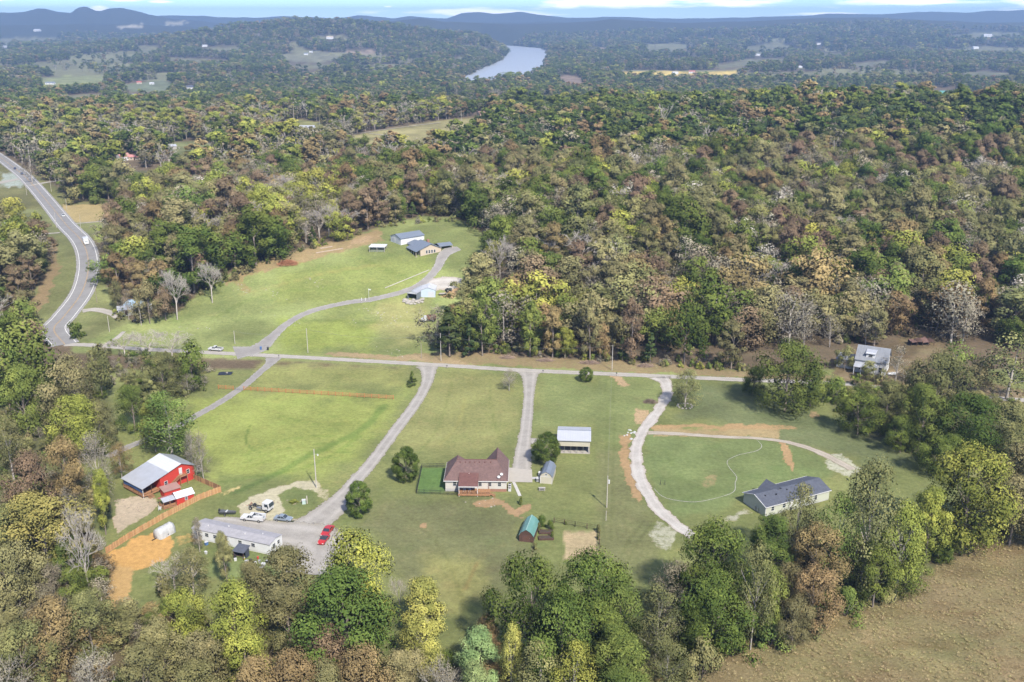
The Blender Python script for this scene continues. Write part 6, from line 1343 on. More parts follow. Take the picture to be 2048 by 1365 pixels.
def pickup(e, m, L=5.6, W=1.95, util=False):
    h = L/2; body(e, [(-h, .5), (h, .5), (h, .95), (h*.94, 1.08), (h*.42, 1.12), (h*.42, 1.05), (-h, 1.05)], W, m)
    cabin(e, W, -h*.10, h*.46, -h*.04, h*.26, 1.08, 1.75, m, .86); lamps(e, W, h, -h, .85); wheels(e, W, (-h*.62, h*.62), .40, .26)
    b = MB(); b.box(-W/2+.15, W/2-.15, -h+.12, -h*.14, 1.04, 1.075); b.build('bed_floor', M_TYRE if not util else M_TINB, e)
    if util:
        for s in (-1, 1): b = MB(); b.box(s*(W/2-.22)-.24, s*(W/2-.22)+.24, -h+.02, -h*.16, 1.05, 1.72); b.build('tool_locker', m, e, bevel=.03)
        b = MB(); b.bar((0, -h*.8, 1.1), (0, -h*.8, 2.1), .18); b.bar((0, -h*.8, 2.05), (.2, -h*.1, 2.15), .13); b.build('crane_arm', PW, e)
        b = MB(); b.cyl(.25, -h*.45, 1.1, .22, .6, 10); b.build('gas_bottle', PS, e)
    else:
        b = MB(); b.box(-W/2+.02, -W/2+.12, -h, -h*.12, 1.05, 1.3); b.box(W/2-.12, W/2-.02, -h, -h*.12, 1.05, 1.3); b.box(-W/2+.02, W/2-.02, -h, -h+.1, 1.05, 1.3); b.build('bed_side', m, e)
e, L = vehicle('sedan_car', (553, 1040), (581, 1043), 'grey sedan parked beside the gravel yard', 'car'); sedan(e, PG)
e, L = vehicle('red_car', (662, 1058), (648, 1076), 'red sedan parked at the edge of the gravel yard'); sedan(e, PR, 4.9, 1.85)
e, L = vehicle('sports_car', (653, 1077), (642, 1091), 'low red sports car half hidden under the yellow-green tree')
h = 2.1; body(e, [(-h, .30), (h, .30), (h, .52), (h*.5, .80), (-h*.5, .85), (-h, .80)], 1.75, PR); cabin(e, 1.75, -h*.6, h*.3, -h*.35, -h*.02, .80, 1.16, mat('black_soft_top', (.05, .05, .06), .8)); lamps(e, 1.75, h, -h, .6); wheels(e, 1.75, (-h*.6, h*.62), .31)
e, L = vehicle('utility_truck', (530, 1044), (484, 1039), 'white utility pickup with tool lockers parked behind the mobile home', 'truck'); pickup(e, PW, 6.2, 2.05, True)
e, L = vehicle('road_pickup', (444, 703), (420, 701), 'white pickup truck driving on the lane', 'truck'); pickup(e, PW, 5.6)
# cab-over truck without a box
e, L = vehicle('chassis_truck', (500, 1016), (546, 1025), 'white cab-over truck with bare chassis on the dirt loop', 'truck')
b = MB(); b.box(-.42, -.30, -3.6, 1.6, .75, .98); b.box(.30, .42, -3.6, 1.6, .75, .98); [b.box(-.42, .42, y-.06, y+.06, .78, .95) for y in (-3.4, -2.2, -1.0, .2)]; b.build('chassis', M_DKMETAL, e)
body(e, [(1.0, .7), (3.1, .7), (3.2, 1.5), (2.95, 2.75), (1.1, 2.8), (1.0, 2.6)], 2.2, PW, .08, 'cab')
b = MB(); b.hexa([(-.95, 3.20, 1.55), (.95, 3.20, 1.55), (.95, 3.24, 1.55), (-.95, 3.24, 1.55)], [(-.9, 2.98, 2.55), (.9, 2.98, 2.55), (.9, 3.03, 2.55), (-.9, 3.03, 2.55)]); b.build('windscreen', M_GLASS, e)
for s in (-1, 1): b = MB(); b.box(s*1.11-.015, s*1.11+.015, 1.75, 2.75, 1.65, 2.4); b.build('side_window', M_GLASS, e); b = MB(); b.box(s*1.35-.08, s*1.35+.08, 2.95, 3.05, 1.5, 2.1); b.build('mirror', M_DKMETAL, e)
wheels(e, 2.2, (-2.6, 2.2), .48, .3); lamps(e, 2.2, 3.15, -3.6, .95)
b = MB(); b.box(.5, 1.0, -.8, .6, .5, 1.0); b.build('fuel_tank', M_CHROME, e); b = MB(); b.box(-2.2*.25, .55, -3.3, -2.9, .98, 1.15); b.build('cross_member', mat('rust', (.25, .15, .10), .8, var=.3), e)
e, L = vehicle('boat_trailer', (444, 1030), (466, 1031), 'small dark boat on a trailer at the end of the gravel yard', 'boat'); 
b = MB(); b.hexa([(-.5, -1.8, .45), (.5, -1.8, .45), (.08, 2.2, .6), (-.08, 2.2, .6)], [(-.85, -1.9, 1.0), (.85, -1.9, 1.0), (.2, 2.4, 1.1), (-.2, 2.4, 1.1)]); b.build('hull', mat('boat_grey', (.10, .10, .10), .5), e); b = MB(); b.box(-.3, .3, -2.2, -1.85, .7, 1.5); b.build('motor', M_DKMETAL, e); wheels(e, 1.6, (-.4,), .28); b = MB(); b.box(-.6, .6, -.3, .1, 1.0, 1.1); b.build('seat', M_AC, e)
# on the highway
for nm, a, c, m_, lb in (('car', (33, 343), (27, 335), PB, 'dark blue car farthest up the highway'), ('car', (41, 346), (47, 353), PB, 'dark blue car coming down the highway'), ('car', (124, 429), (130, 438), PS, 'silver car on the highway above the side drive')):
    e, L = vehicle(nm, a, c, lb, 'car', 'cars on the highway'); sedan(e, m_)
e, L = vehicle('box_truck', (168, 481), (177, 497), 'white box truck on the highway bend', 'truck')
b = MB(); b.box(-1.2, 1.2, -3.9, 1.4, .9, 3.2); b.build('cargo_box', PW, e, bevel=.04); body(e, [(1.4, .5), (3.7, .5), (3.7, 1.2), (2.9, 1.4), (2.5, 2.3), (1.4, 2.35)], 2.1, PW, .06, 'cab'); b = MB(); b.hexa([(-.9, 2.92, 1.42), (.9, 2.92, 1.42), (.9, 2.96, 1.42), (-.9, 2.96, 1.42)], [(-.85, 2.52, 2.2), (.85, 2.52, 2.2), (.85, 2.57, 2.2), (-.85, 2.57, 2.2)]); b.build('windscreen', M_GLASS, e); wheels(e, 2.2, (-2.5, 2.6), .45, .28); b = MB(); b.box(-.5, .5, -3.8, 1.4, .5, .92); b.build('chassis', M_DKMETAL, e); lamps(e, 2.1, 3.7, -3.9, 1.0)
# old dump truck on the hill
e, L = vehicle('dump_truck', (868, 643), (847, 644), 'old truck with rusty dump bed at the meadow edge', 'truck')
b = MB(); b.hexa([(-1.1, -3.0, 1.1), (1.1, -3.0, 1.1), (1.1, .7, 1.1), (-1.1, .7, 1.1)], [(-1.2, -3.2, 2.5), (1.2, -3.2, 2.5), (1.2, .8, 2.5), (-1.2, .8, 2.5)]); b.build('dump_bed', mat('rusty_bed', (.20, .08, .05), .8, var=.35, scale=1.5), e); body(e, [(.9, .6), (3.2, .6), (3.2, 1.3), (2.2, 1.45), (1.9, 2.3), (.9, 2.3)], 2.0, PW, .06, 'cab'); b = MB(); b.hexa([(-.85, 2.22, 1.5), (.85, 2.22, 1.5), (.85, 2.26, 1.5), (-.85, 2.26, 1.5)], [(-.8, 1.95, 2.2), (.8, 1.95, 2.2), (.8, 2.0, 2.2), (-.8, 2.0, 2.2)]); b.build('windscreen', M_GLASS, e); wheels(e, 2.1, (-1.9, 2.2), .5, .3); b = MB(); b.box(-.5, .5, -2.9, 1.0, .7, 1.1); b.build('chassis', M_DKMETAL, e)
e, L = vehicle('flat_trailer', (880, 591), (892, 590), 'small flat trailer beside the closed metal garage', 'trailer'); b = MB(); b.box(-.95, .95, -1.7, 1.7, .55, .68); b.build('deck', M_GWOOD, e); wheels(e, 1.9, (-.2,), .32); b = MB(); b.bar((0, 1.7, .5), (0, 3.0, .45), .1); b.build('drawbar', M_DKMETAL, e)
e, L = vehicle('tractor', (892, 585), (903, 582), 'dark compact tractor parked behind the closed metal garage', 'tractor'); body(e, [(-1.2, .6), (1.3, .6), (1.3, 1.3), (.1, 1.35), (-.2, 1.0), (-1.2, 1.1)], 1.0, mat('tractor_dark', (.07, .08, .07), .5), .05); wheels(e, 1.7, (-.8,), .6, .35); wheels(e, 1.4, (.95,), .38, .22); b = MB(); b.box(-.3, .3, -.9, -.4, 1.1, 1.5); b.build('seat', M_TYRE, e)
e, L = vehicle('parked_car', (270, 645), (282, 646), 'black car in the shade of the thicket by the blue-roofed cottage'); sedan(e, mat('black_paint', (.02, .02, .022), .3))
e, L = vehicle('yard_wreck', (1893, 672), (1906, 676), 'dark derelict car in the old yard'); sedan(e, mat('wreck_dark', (.05, .05, .055), .6, var=.3))
# ---------------------------------------------------------------- utility poles and wires
M_POLE = mat('pole_wood', (.30, .25, .20), .9, var=.2, scale=2); M_PALEPOLE = mat('pole_pale_wood', (.46, .42, .36), .9, var=.15, scale=2); M_WIRE = mat('wire', (.20, .20, .21), .6)
POLE = {}
def pole(key, foot, top_row, label, arm=0., lamp=False, tr=False, m=M_PALEPOLE, r=.14):
    b_ = P(*foot); h = height_of(b_, top_row); e = empty('utility_pole', b_, .1, label, 'pole', 'utility poles'); b = MB(); b.tube([(0, 0, -.6), (0, 0, h)], [r, r*.7], 8); b.build('shaft', m, e)
    if arm: b = MB(); b.box(-arm, arm, -.06, .06, h-.9, h-.75); b.build('cross_arm', M_POLE, e); [MB().cyl(x, 0, h-.75, .05, .2, 6).build('insulator', M_GLASS, e) for x in (-arm+.1, arm-.1)]
    if lamp: b = MB(); b.bar((0, 0, h-1.5), (.9, -.2, h-1.35), .07); b.build('lamp_arm', M_CHROME, e); b = MB(); b.cyl(.95, -.2, h-1.75, .22, .4, 10, .12); b.build('lamp', PS, e)
    if tr: b = MB(); b.cyl(.35, 0, h-2.2, .24, .95, 12); b.build('transformer', PS, e)
    POLE[key] = Vector((b_.x, b_.y, b_.z+h-.3)); return e
pole('yard', (633, 976), 899, 'tall lamp pole beside the dirt loop above the mobile home', lamp=True, r=.17)
pole('mid', (1213.5, 1016), 952, 'utility pole with silver transformer behind the beige shed', tr=True)
pole('lane1', (1224, 741), 690, 'pale utility pole at the wood edge above the clipped evergreen')
pole('lane2', (882, 722), 667, 'pale utility pole beside the cedars above the lane'); pole('lane3', (843, 717), 687, 'dark utility pole beside the lane near the gravel drive', m=M_POLE)
pole('lane4', (616, 706), 657, 'pale utility pole on the lower hill meadow'); pole('lane5', (470, 688), 662, 'short pale utility pole near the hill drive entrance', m=M_PALEPOLE)
pole('garden', (1212, 1042), 1022, 'thin pale pole stub on the grass above the straw bed', r=.09)
pole('hw1', (113, 456), 441-17, 'pale pole beside the side drive of the highway'); pole('hw2', (103, 384), 357, 'pole at the upper drive of the highway'); pole('hw3', (54, 391), 367, 'pole on the left verge of the highway', arm=1.)
pole('hw4', (44, 331), 307, 'pole at the far bend of the highway'); pole('hw5', (134, 420), 398, 'thin pole beside the tan field'); pole('hw6', (168, 333), 309, 'pole in front of the dark tree by the upper highway'); pole('hw7', (163, 467), 444, 'pole at the field drive')
pole('hw8', (219, 664), 632, 'pale pole on the grass beside the cottage drive'); pole('hw9', (194, 606), 575, 'dark pole beside the highway bend', m=M_POLE)
pole('hw10', (161, 447), 430, 'thin pole at the lower corner of the tan field', r=.1); pole('p1', (639, 250), 231, 'pole beside the white shed at the pasture track', r=.2); pole('p2', (923, 243), 221, 'pole at the top of the far pasture', r=.2)
def wire(a, c, sag, label):
    b = MB(); pts = []
    for i in range(13): t = i/12; p = a.lerp(c, t); p.z -= sag*4*t*(1-t); pts.append(p)
    b.tube(pts, .022, 4, caps=False); o = b.build('power_line', M_WIRE); tag(o, label, 'wire', 'power lines')
wire(POLE['lane1'], POLE['mid'], 2.2, 'power line from the wood edge pole down to the transformer pole'); wire(POLE['lane2'], POLE['lane1'], 3, 'power line along the wood edge above the lane'); wire(POLE['lane4'], POLE['lane2'], 2.5, 'power line across the lower hill meadow'); wire(POLE['lane5'], POLE['lane4'], 1.6, 'power line over the hill drive entrance')
# ---------------------------------------------------------------- fences
M_PICK = [mat('picket_%d' % i, c, .8, var=.25, scale=2.5, stain=(.30, .19, .10), stain_amt=.4, stain_scale=.7) for i, c in enumerate(((.46, .25, .105), (.52, .31, .145), (.42, .235, .11)))]
def board_fence(name, pts, h, bw, gap, mats, label, seed):
    rs = np.random.RandomState(seed); pw = [P(*p) for p in pts]; e = empty(name, pw[0], 0, label, 'fence'); me = []
    for m_ in mats:
        b = MB(); b.hexa([(-bw/2, -.015, 0), (bw/2, -.015, 0), (bw/2, .015, 0), (-bw/2, .015, 0)], [(-bw/2, -.015, h-.06), (bw/2, -.015, h-.06), (bw/2, .015, h-.06), (-bw/2, .015, h-.06)]); b.add([(-bw/2, -.015, h-.06), (bw/2, -.015, h-.06), (0, -.015, h), (-bw/2, .015, h-.06), (bw/2, .015, h-.06), (0, .015, h)], [(0, 1, 2), (3, 5, 4), (0, 2, 5, 3), (1, 4, 5, 2)])
        me.append(mesh_from('board', b.V, b.F, m_))
    for a, c in zip(pw[:-1], pw[1:]):
        L = (c-a).length; n = int(L/(bw+gap)); ang = math.atan2(c.y-a.y, c.x-a.x)
        for i in range(n):
            q = a.lerp(c, (i+.5)/n); q.z = gz(q.x, q.y)-.03; o = bpy.data.objects.new('board', me[rs.randint(len(me))]); link(o, e); o.location = q-pw[0]; o.rotation_euler = (rs.uniform(-.03, .03), rs.uniform(-.02, .02), ang); o.scale = (1, 1, rs.uniform(.94, 1.05))
        for k in range(max(1, int(L/2.4))+1):
            q = a.lerp(c, min(1, k*2.4/L)); q.z = gz(q.x, q.y); l = q-pw[0]; nx, ny = -math.sin(ang)*.07, math.cos(ang)*.07; b = MB(); b.box(l.x+nx-.05, l.x+nx+.05, l.y+ny-.05, l.y+ny+.05, l.z-.3, l.z+h-.05); b.build('post', mats[0], e)
        for z in (.35, h-.35):
            b = MB(); nx, ny = -math.sin(ang)*.035, math.cos(ang)*.035; m0 = [a.lerp(c, t) for t in np.linspace(0, 1, 9)]; b.tube([(q.x-pw[0].x+nx, q.y-pw[0].y+ny, gz(q.x, q.y)-pw[0].z+z) for q in m0], .045, 4); b.build('rail', mats[0], e)
    return e
board_fence('picket_fence', [(213, 1108), (262, 1076), (330, 1037), (400, 1000), (443, 984)], 1.75, .30, .03, M_PICK, 'long orange wooden picket fence below the red house', 4)
board_fence('back_picket_fence', [(386, 958), (443, 983)], 1.6, .30, .04, [mat('picket_dark', (.26, .135, .07), .85, var=.3, scale=2.5), M_PICK[2]], 'darker wooden fence running from red house to the picket fence corner', 5)
def rail_fence(name, a, c, label):
    A, B = P(*a), P(*c); L = (B-A).length; n = max(1, round(L/2.5)); ang = math.atan2(B.y-A.y, B.x-A.x); e = empty(name, A, ang, label, 'fence'); M_ = mat('stained_rail', (.46, .20, .075), .8, var=.25, scale=2)
    pb = MB(); pb.box(-.09, .09, -.09, .09, -.4, 1.5); pm = mesh_from('post', pb.V, pb.F, M_); s = L/n; rb = MB(); rb.box(0, s, -.03, .03, -.065, .065); rm = mesh_from('rail', rb.V, rb.F, M_)
    z = [gz(*(A.lerp(B, i/n))[:2])-A.z for i in range(n+1)]
    for i in range(n+1):
        o = bpy.data.objects.new('post', pm); link(o, e); o.location = (i*s, 0, z[i])
        if i < n:
            for k in (.4, .85, 1.3): o = bpy.data.objects.new('rail', rm); link(o, e); o.location = (i*s, -.09, z[i]+k); o.rotation_euler = (0, -math.atan2(z[i+1]-z[i], s), 0)
    return e
rail_fence('rail_fence', (488, 781), (787, 799), 'brown three-rail wooden fence across the bright lawn')
rail_fence('short_rail_fence', (437, 778), (467, 780), 'short piece of brown rail fence beside the gate')
gt, w = site('farm_gate', (468, 781), (486, 782), 'grey tubular gate across the fence driveway', 'gate')
for z in (.3, .6, .9, 1.2): b = MB(); b.tube([(0.15, 0, z), (w-.15, 0, z)], .03, 6); b.build('bar', M_CHROME, gt)
for x in (.15, w/2, w-.15): b = MB(); b.tube([(x, 0, .1), (x, 0, 1.25)], .035, 6); b.build('upright', M_CHROME, gt)
# garden fence, beds, vines
gf = empty('garden_fence', P(1110, 1048), 0, 'thin wire fence on posts round the straw bed', 'fence'); fence_line(gf, [(1108, 1046), (1150, 1054), (1198, 1062), (1200, 1118)], 1.5, 3, 3.2, M_DKWOOD, .16, False, .045)
gf2 = empty('side_garden_fence', P(1066, 1088), 0, 'thin wire fence running down from the green-roofed shed', 'fence'); fence_line(gf2, [(1067, 1090), (1064, 1120)], 1.2, 2, 3, M_DKWOOD, .09, False, .025)
for i, (px, py, w_, d_) in enumerate(((1092, 1066, 3.4, 1.5), (1092, 1078, 3.6, 1.5))):
    r = empty('raised_bed', P(px, py), .05, 'dark timber raised bed beside the green-roofed shed, %s one' % ('upper', 'lower')[i], 'planter', 'raised beds')
    for y in (-d_/2, d_/2): b = MB(); b.box(-w_/2, w_/2, y-.05, y+.05, -.1, .5); b.build('board', M_DKWOOD, r)
    for x in (-w_/2, w_/2): b = MB(); b.box(x-.05, x+.05, -d_/2+.05, d_/2-.05, -.1, .5); b.build('board', M_DKWOOD, r)
    b = MB(); b.box(-w_/2+.05, w_/2-.05, -d_/2+.05, d_/2-.05, -.1, .4); b.build('soil', mat('soil', (.07, .05, .035), .95, var=.3, scale=4), r)
for px, py, wd, hp, c, lb in ((1083, 1052, 24, 20, 'DG', 'leafy vine on the trellis beside the green-roofed shed'), (1100, 1060, 22, 18, 'DG', 'leafy vine above the raised beds'), (1078, 1062, 14, 16, 'OL', 'climbing bush against the green-roofed shed wall'), (1104, 1076, 10, 14, 'DG', 'dark bush at the end of the lower raised bed'), (1197, 1066, 14, 18, 'OL', 'vine on the corner of the wire fence'), (1196, 1080, 8, 12, 'OL', 'vine down the side of the wire fence'), (1070, 1100, 12, 14, 'OL', 'weedy bush on the side garden fence'), (1131, 1050, 8, 8, 'DG', 'dark pot plant at the straw bed corner')):
    b_ = P(px, py); s = pxm(b_)[0]; o = plant(b_, hp/s/.85, wd/s, 'shrub', c, 0, _trs, 'bush'); tag(o, lb, 'bush', 'bushes')
# ---------------------------------------------------------------- odds and ends
tp, w = site('covered_trailer', (321, 1081), (352, 1064), 'trailer wrapped in a pale dirty tarpaulin beside the orange earth', 'trailer')
b = MB(); V = []; prof = [(-.1, 0), (0, 1.5), (.5, 2.45), (1.4, 2.6), (2.2, 2.2), (2.6, 1.2), (2.6, 0)]; rs7 = np.random.RandomState(8); nS = 9; w = max(w, 4.6)
for i in range(nS):
    for y, z in prof: k = .9 if i in (0, nS-1) else 1; V.append((i*w/(nS-1)+rs7.uniform(-.06, .06), (y-1.2)*k+1.2+rs7.uniform(-.1, .1), max(0, z*k+rs7.uniform(-.12, .12))*(1 if z else 0)))
F = [(i*7+j, (i+1)*7+j, (i+1)*7+j+1, i*7+j+1) for i in range(nS-1) for j in range(6)]+[tuple(range(6, -1, -1)), tuple((nS-1)*7+j for j in range(7))]
b.add(V, F); b.build('tarpaulin', mat('dirty_tarpaulin', (.44, .44, .43), .7, var=.2, scale=1.2, bump=.12, bscale=2, stain=(.36, .33, .28), stain_amt=.7, stain_scale=.9), tp, True)
b = MB(); b.bar((-.1, 1.2, .4), (-1.5, 1.2, .4), .12); b.build('drawbar', M_DKMETAL, tp); 
for s in (0.05, 2.45): b = MB(); b.tube([(w*.5, s-.1, .3), (w*.5, s+.1, .3)], .33, 12); b.build('wheel', M_TYRE, tp)
def tank(px, py, rot, L, r, label, m=PW):
    e = empty('propane_tank', P(px, py), rot, label, 'tank', 'propane tanks'); b = MB(); b.tube([(-L/2, 0, r+.2), (-L/2+.2, 0, r+.2), (-L/2+.35, 0, r+.2), (L/2-.35, 0, r+.2), (L/2-.2, 0, r+.2), (L/2, 0, r+.2)], [r*.3, r*.8, r, r, r*.8, r*.3], 14); b.build('vessel', m, e, True)
    for x in (-L*.3, L*.3): b = MB(); b.box(x-.1, x+.1, -r*.7, r*.7, -.1, .35); b.build('foot', M_BLOCK, e)
    b = MB(); b.cyl(0, 0, r*2+.15, .16, .2, 8); b.build('valve_cover', m, e)
tank(511, 1176, .1, 3.0, .5, 'white propane tank on the grass below the mobile home'); tank(1784, 752, .15, 3.6, .55, 'white propane tank in front of the old white house')
# clutter before the mobile home
rs9 = np.random.RandomState(12)
BIN = [mat('plastic_%s' % n, c, .5) for n, c in (('white', (.55, .55, .54)), ('blue', (.08, .16, .34)), ('black', (.04, .04, .04)), ('red', (.45, .06, .04)), ('yellow', (.6, .42, .06)), ('grey', (.35, .35, .35)))]
for i, (px, py, m_, sz, lb) in enumerate(((494, 1128, 0, .8, 'white chest freezer beside the dark shelter'), (502, 1124, 2, .6, 'black plastic bin beside the white freezer'), (510, 1130, 0, .7, 'white plastic tub in the clutter below the mobile home'), (519, 1126, 5, .6, 'grey crate against the mobile home wall'), (488, 1119, 4, .4, 'yellow toy box inside the dark shelter'), (507, 1138, 0, .6, 'white bucket at the lower edge of the clutter'),
   (527, 1133, 0, .8, 'white washing machine near the mobile home end'), (500, 1135, 2, .7, 'black barrel in the clutter below the mobile home'), (522, 1140, 1, .6, 'blue tub at the end of the clutter'), (471, 1122, 0, .6, 'white bin left of the dark shelter'), (413, 1090, 1, .8, 'blue crate at the far end of the mobile home'), (516, 1118, 3, .5, 'red can against the mobile home wall'), (534, 1126, 2, .6, 'black sack at the mobile home corner'), (412, 1108, 0, .6, 'white bucket on the grass beside the olive-brown tree'))):
    e = empty('yard_bin' if m_ not in (5, 1) else 'yard_crate', P(px, py), rs9.uniform(0, 3), lb, 'bin', 'clutter by the mobile home'); b = MB(); b.hexa([(-sz*.45, -sz*.35, -.05), (sz*.45, -sz*.35, -.05), (sz*.45, sz*.35, -.05), (-sz*.45, sz*.35, -.05)], [(-sz*.55, -sz*.42, sz), (sz*.55, -sz*.42, sz), (sz*.55, sz*.42, sz), (-sz*.55, sz*.42, sz)]); b.build('body', BIN[m_], e, bevel=.05); b = MB(); b.box(-sz*.58, sz*.58, -sz*.45, sz*.45, sz, sz+.06); b.build('lid', BIN[m_ if i % 2 else 0], e, bevel=.02)
# electricity box, cable box and weeds in the dirt loop
e = empty('utility_box', P(608, 1008), .2, 'pale green utility pedestal in the dirt loop', 'utility box'); b = MB(); b.box(-.45, .45, -.35, .35, -.1, 1.1); b.build('body', mat('pedestal_green', (.42, .52, .48), .6), e, bevel=.04); b = MB(); b.box(-.5, .5, -.4, .4, 1.1, 1.22); b.build('lid', PS, e); b = MB(); b.box(.7, .95, -.1, .1, -.1, 2.2); b.build('meter_post', M_PALEPOLE, e)
b_ = P(588, 1006); o = plant(b_, 1.0, 2.6, 'shrub', 'YG', 0, _trs, 'bush'); tag(o, 'bright green weed clump in the dirt loop', 'bush', 'bushes')
# bins, mailboxes
for px, py, c, lb in ((522, 700, 1, 'blue wheeled bin on the left at the hill drive entrance'), (536, 701, 2, 'black wheeled bin on the right at the hill drive entrance')):
    e = empty('wheeled_bin', P(px, py), .2, lb, 'bin', 'wheeled bins'); b = MB(); b.hexa([(-.28, -.3, .1), (.28, -.3, .1), (.28, .3, .1), (-.28, .3, .1)], [(-.36, -.4, 1.15), (.36, -.4, 1.15), (.36, .4, 1.15), (-.36, .4, 1.15)]); b.build('body', BIN[c], e); b = MB(); b.box(-.4, .4, -.44, .44, 1.15, 1.22); b.build('lid', BIN[c], e); b = MB(); b.wheel(0, .3, .12, .14, .7, 10); b.build('wheel', M_TYRE, e)
for px, py, lb in ((558, 717, 'small dark mailbox opposite the hill drive'), (894, 738, 'small dark mailbox beside the gravel drive entrance'), (1086, 748, 'small dark mailbox beside the straight driveway entrance'), (1233, 753, 'small dark mailbox near the lane utility pole')):
    e = empty('mailbox', P(px, py), .3, lb, 'mailbox', 'mailboxes'); b = MB(); b.box(-.05, .05, -.05, .05, -.2, 1.05); b.build('post', M_POLE, e); b = MB(); b.prism([(-.3, 1.05), (.3, 1.05), (.3, 1.28), (.15, 1.4), (-.15, 1.4), (-.3, 1.28)], -.12, .12); b.build('box', M_DKMETAL, e)
# flag pole and post on the hill
e = empty('flag_pole', P(738, 601), 0, 'thin white flag pole beside the hill drive', 'flagpole'); b = MB(); b.tube([(0, 0, -.3), (0, 0, 5.2)], .06, 6); b.build('shaft', M_WHITE, e); b = MB(); b.add([(.06, 0, 5.1), (1.0, .1, 4.95), (.95, .15, 4.4), (.06, 0, 4.5)], [(0, 1, 2, 3)]); b.build('flag', PS, e)
e = empty('drive_gate_post', P(727, 602), 0, 'pair of short white posts at the hill drive', 'post'); [MB().box(x-.12, x+.12, -.12, .12, -.2, 1.3).build('gatepost', M_WHITE, e) for x in (-.8, .8)]
# brush pile, logs
def brush(name, px, py, wpx, hm, m, label, n=420, seed=1, d=3.):
    A = P(px, py); s = pxm(A)[0]; W = wpx/s; rs = np.random.RandomState(seed); b = MB()
    for i in range(n):
        r = rs.rand()**.6; a = rs.rand()*6.28; c = Vector((math.cos(a)*r*W/2, math.sin(a)*r*d/2, hm*(1-r*r)*rs.uniform(.2, 1))); dr = Vector((rs.normal(), rs.normal(), rs.normal()*.35)).normalized()*rs.uniform(.5, 1.3); b.tube([c-dr, c+dr], [.05, .02], 3, caps=False)
    o = b.build(name, m); o.location = A; tag(o, label, 'brush pile', 'brush piles'); return o
brush('brush_pile', 577, 529, 44, 2.2, mat('red_brush', (.42, .19, .10), .9, var=.3, scale=2), 'heap of reddish cut brush below the wood edge', 700, 3, 6)
brush('brush_pile', 1300, 805, 26, 1.0, mat('grey_brush', (.20, .15, .11), .9, var=.3), 'heap of dark cut branches beside the loop drive', 200, 4)
brush('brush_pile', 1090, 722, 34, .9, mat('tan_brush', (.33, .24, .18), .9, var=.3), 'pale brush heap at the wood edge above the straight driveway', 260, 5); brush('brush_pile', 1180, 727, 40, 1.0, MATS['tan_brush'], 'pale brush heap at the wood edge left of the utility pole', 300, 6); brush('brush_pile', 1290, 733, 36, .9, MATS['tan_brush'], 'pale brush heap at the wood edge right of the utility pole', 260, 7); brush('brush_pile', 1015, 716, 30, .8, MATS['tan_brush'], 'pale brush heap at the wood edge beside the cedars', 200, 8); brush('brush_pile', 215, 718, 40, 1.0, MATS['grey_brush'], 'dark brush heap below the lane near the highway', 200, 9)
M_LOG = mat('pale_log', (.38, .30, .23), .9, var=.2, scale=2)
for i, (a, c, lb) in enumerate((((632, 507), (686, 498), 'long pale felled log below the wood edge'), ((640, 498), (665, 494), 'shorter felled log above the long one'), ((770, 577), (858, 541), 'pale kerb strip of stones beside the hill drive'))):
    A, B = P(*a), P(*c); b = MB(); pts = [A.lerp(B, t) for t in np.linspace(0, 1, 12)]; b.tube([(q.x-A.x, q.y-A.y, gz(q.x, q.y)-A.z+.12) for q in pts], .28 if i < 2 else .22, 7); o = b.build('felled_log' if i < 2 else 'stone_kerb', M_LOG if i < 2 else mat('pale_stone', (.40, .37, .31), .9, var=.15, scale=1.5)); o.location = A; tag(o, lb, 'log' if i < 2 else 'kerb')
# rocks
M_ROCK = mat('limestone', (.36, .33, .28), .95, var=.25, scale=1.5, bump=.06, bscale=3, stain=(.33, .28, .22), stain_amt=.5)
def rock_mesh(seed):
    rs = np.random.RandomState(seed); bm = bmesh.new(); bmesh.ops.create_icosphere(bm, subdivisions=2, radius=1)
    for v in bm.verts: v.co *= 1+.22*math.sin(v.co.x*3+seed)*math.cos(v.co.y*2.5+seed)+rs.uniform(-.1, .1)
    for v in bm.verts: v.co.z *= .6
    me = bpy.data.meshes.new('rock'); bm.to_mesh(me); bm.free(); me.materials.append(M_ROCK); return me
ROCKS = [rock_mesh(i) for i in range(5)]; rsr = np.random.RandomState(4)
pil = [(812, 601), (818, 604), (825, 605), (832, 604), (839, 602), (845, 600), (815, 607), (822, 609), (830, 609), (837, 607), (843, 605), (827, 601), (834, 599), (809, 604)]
for i, (px, py) in enumerate(pil):
    o = bpy.data.objects.new('rock', ROCKS[i % 5]); link(o); o.location = P(px, py, .15); s = rsr.uniform(.6, 1.15); o.scale = (s*1.3, s, s); o.rotation_euler = (0, 0, rsr.uniform(0, 6)); tag(o, 'pale limestone rock in the heap before the open metal shelter', 'rock', 'rocks before the metal shelter')
for i in range(12):
    a = i*.5236; c = P(1370, 813); x, y = c.x+math.cos(a)*2.4, c.y+math.sin(a)*2.4; o = bpy.data.objects.new('ring_stone', ROCKS[i % 5]); link(o); o.location = (x, y, gz(x, y)+.12); o.scale = (.42, .34, .45); o.rotation_euler = (0, 0, a*3); tag(o, 'stone in the ring round the many-stemmed tree', 'stone', 'stones round the many-stemmed tree')
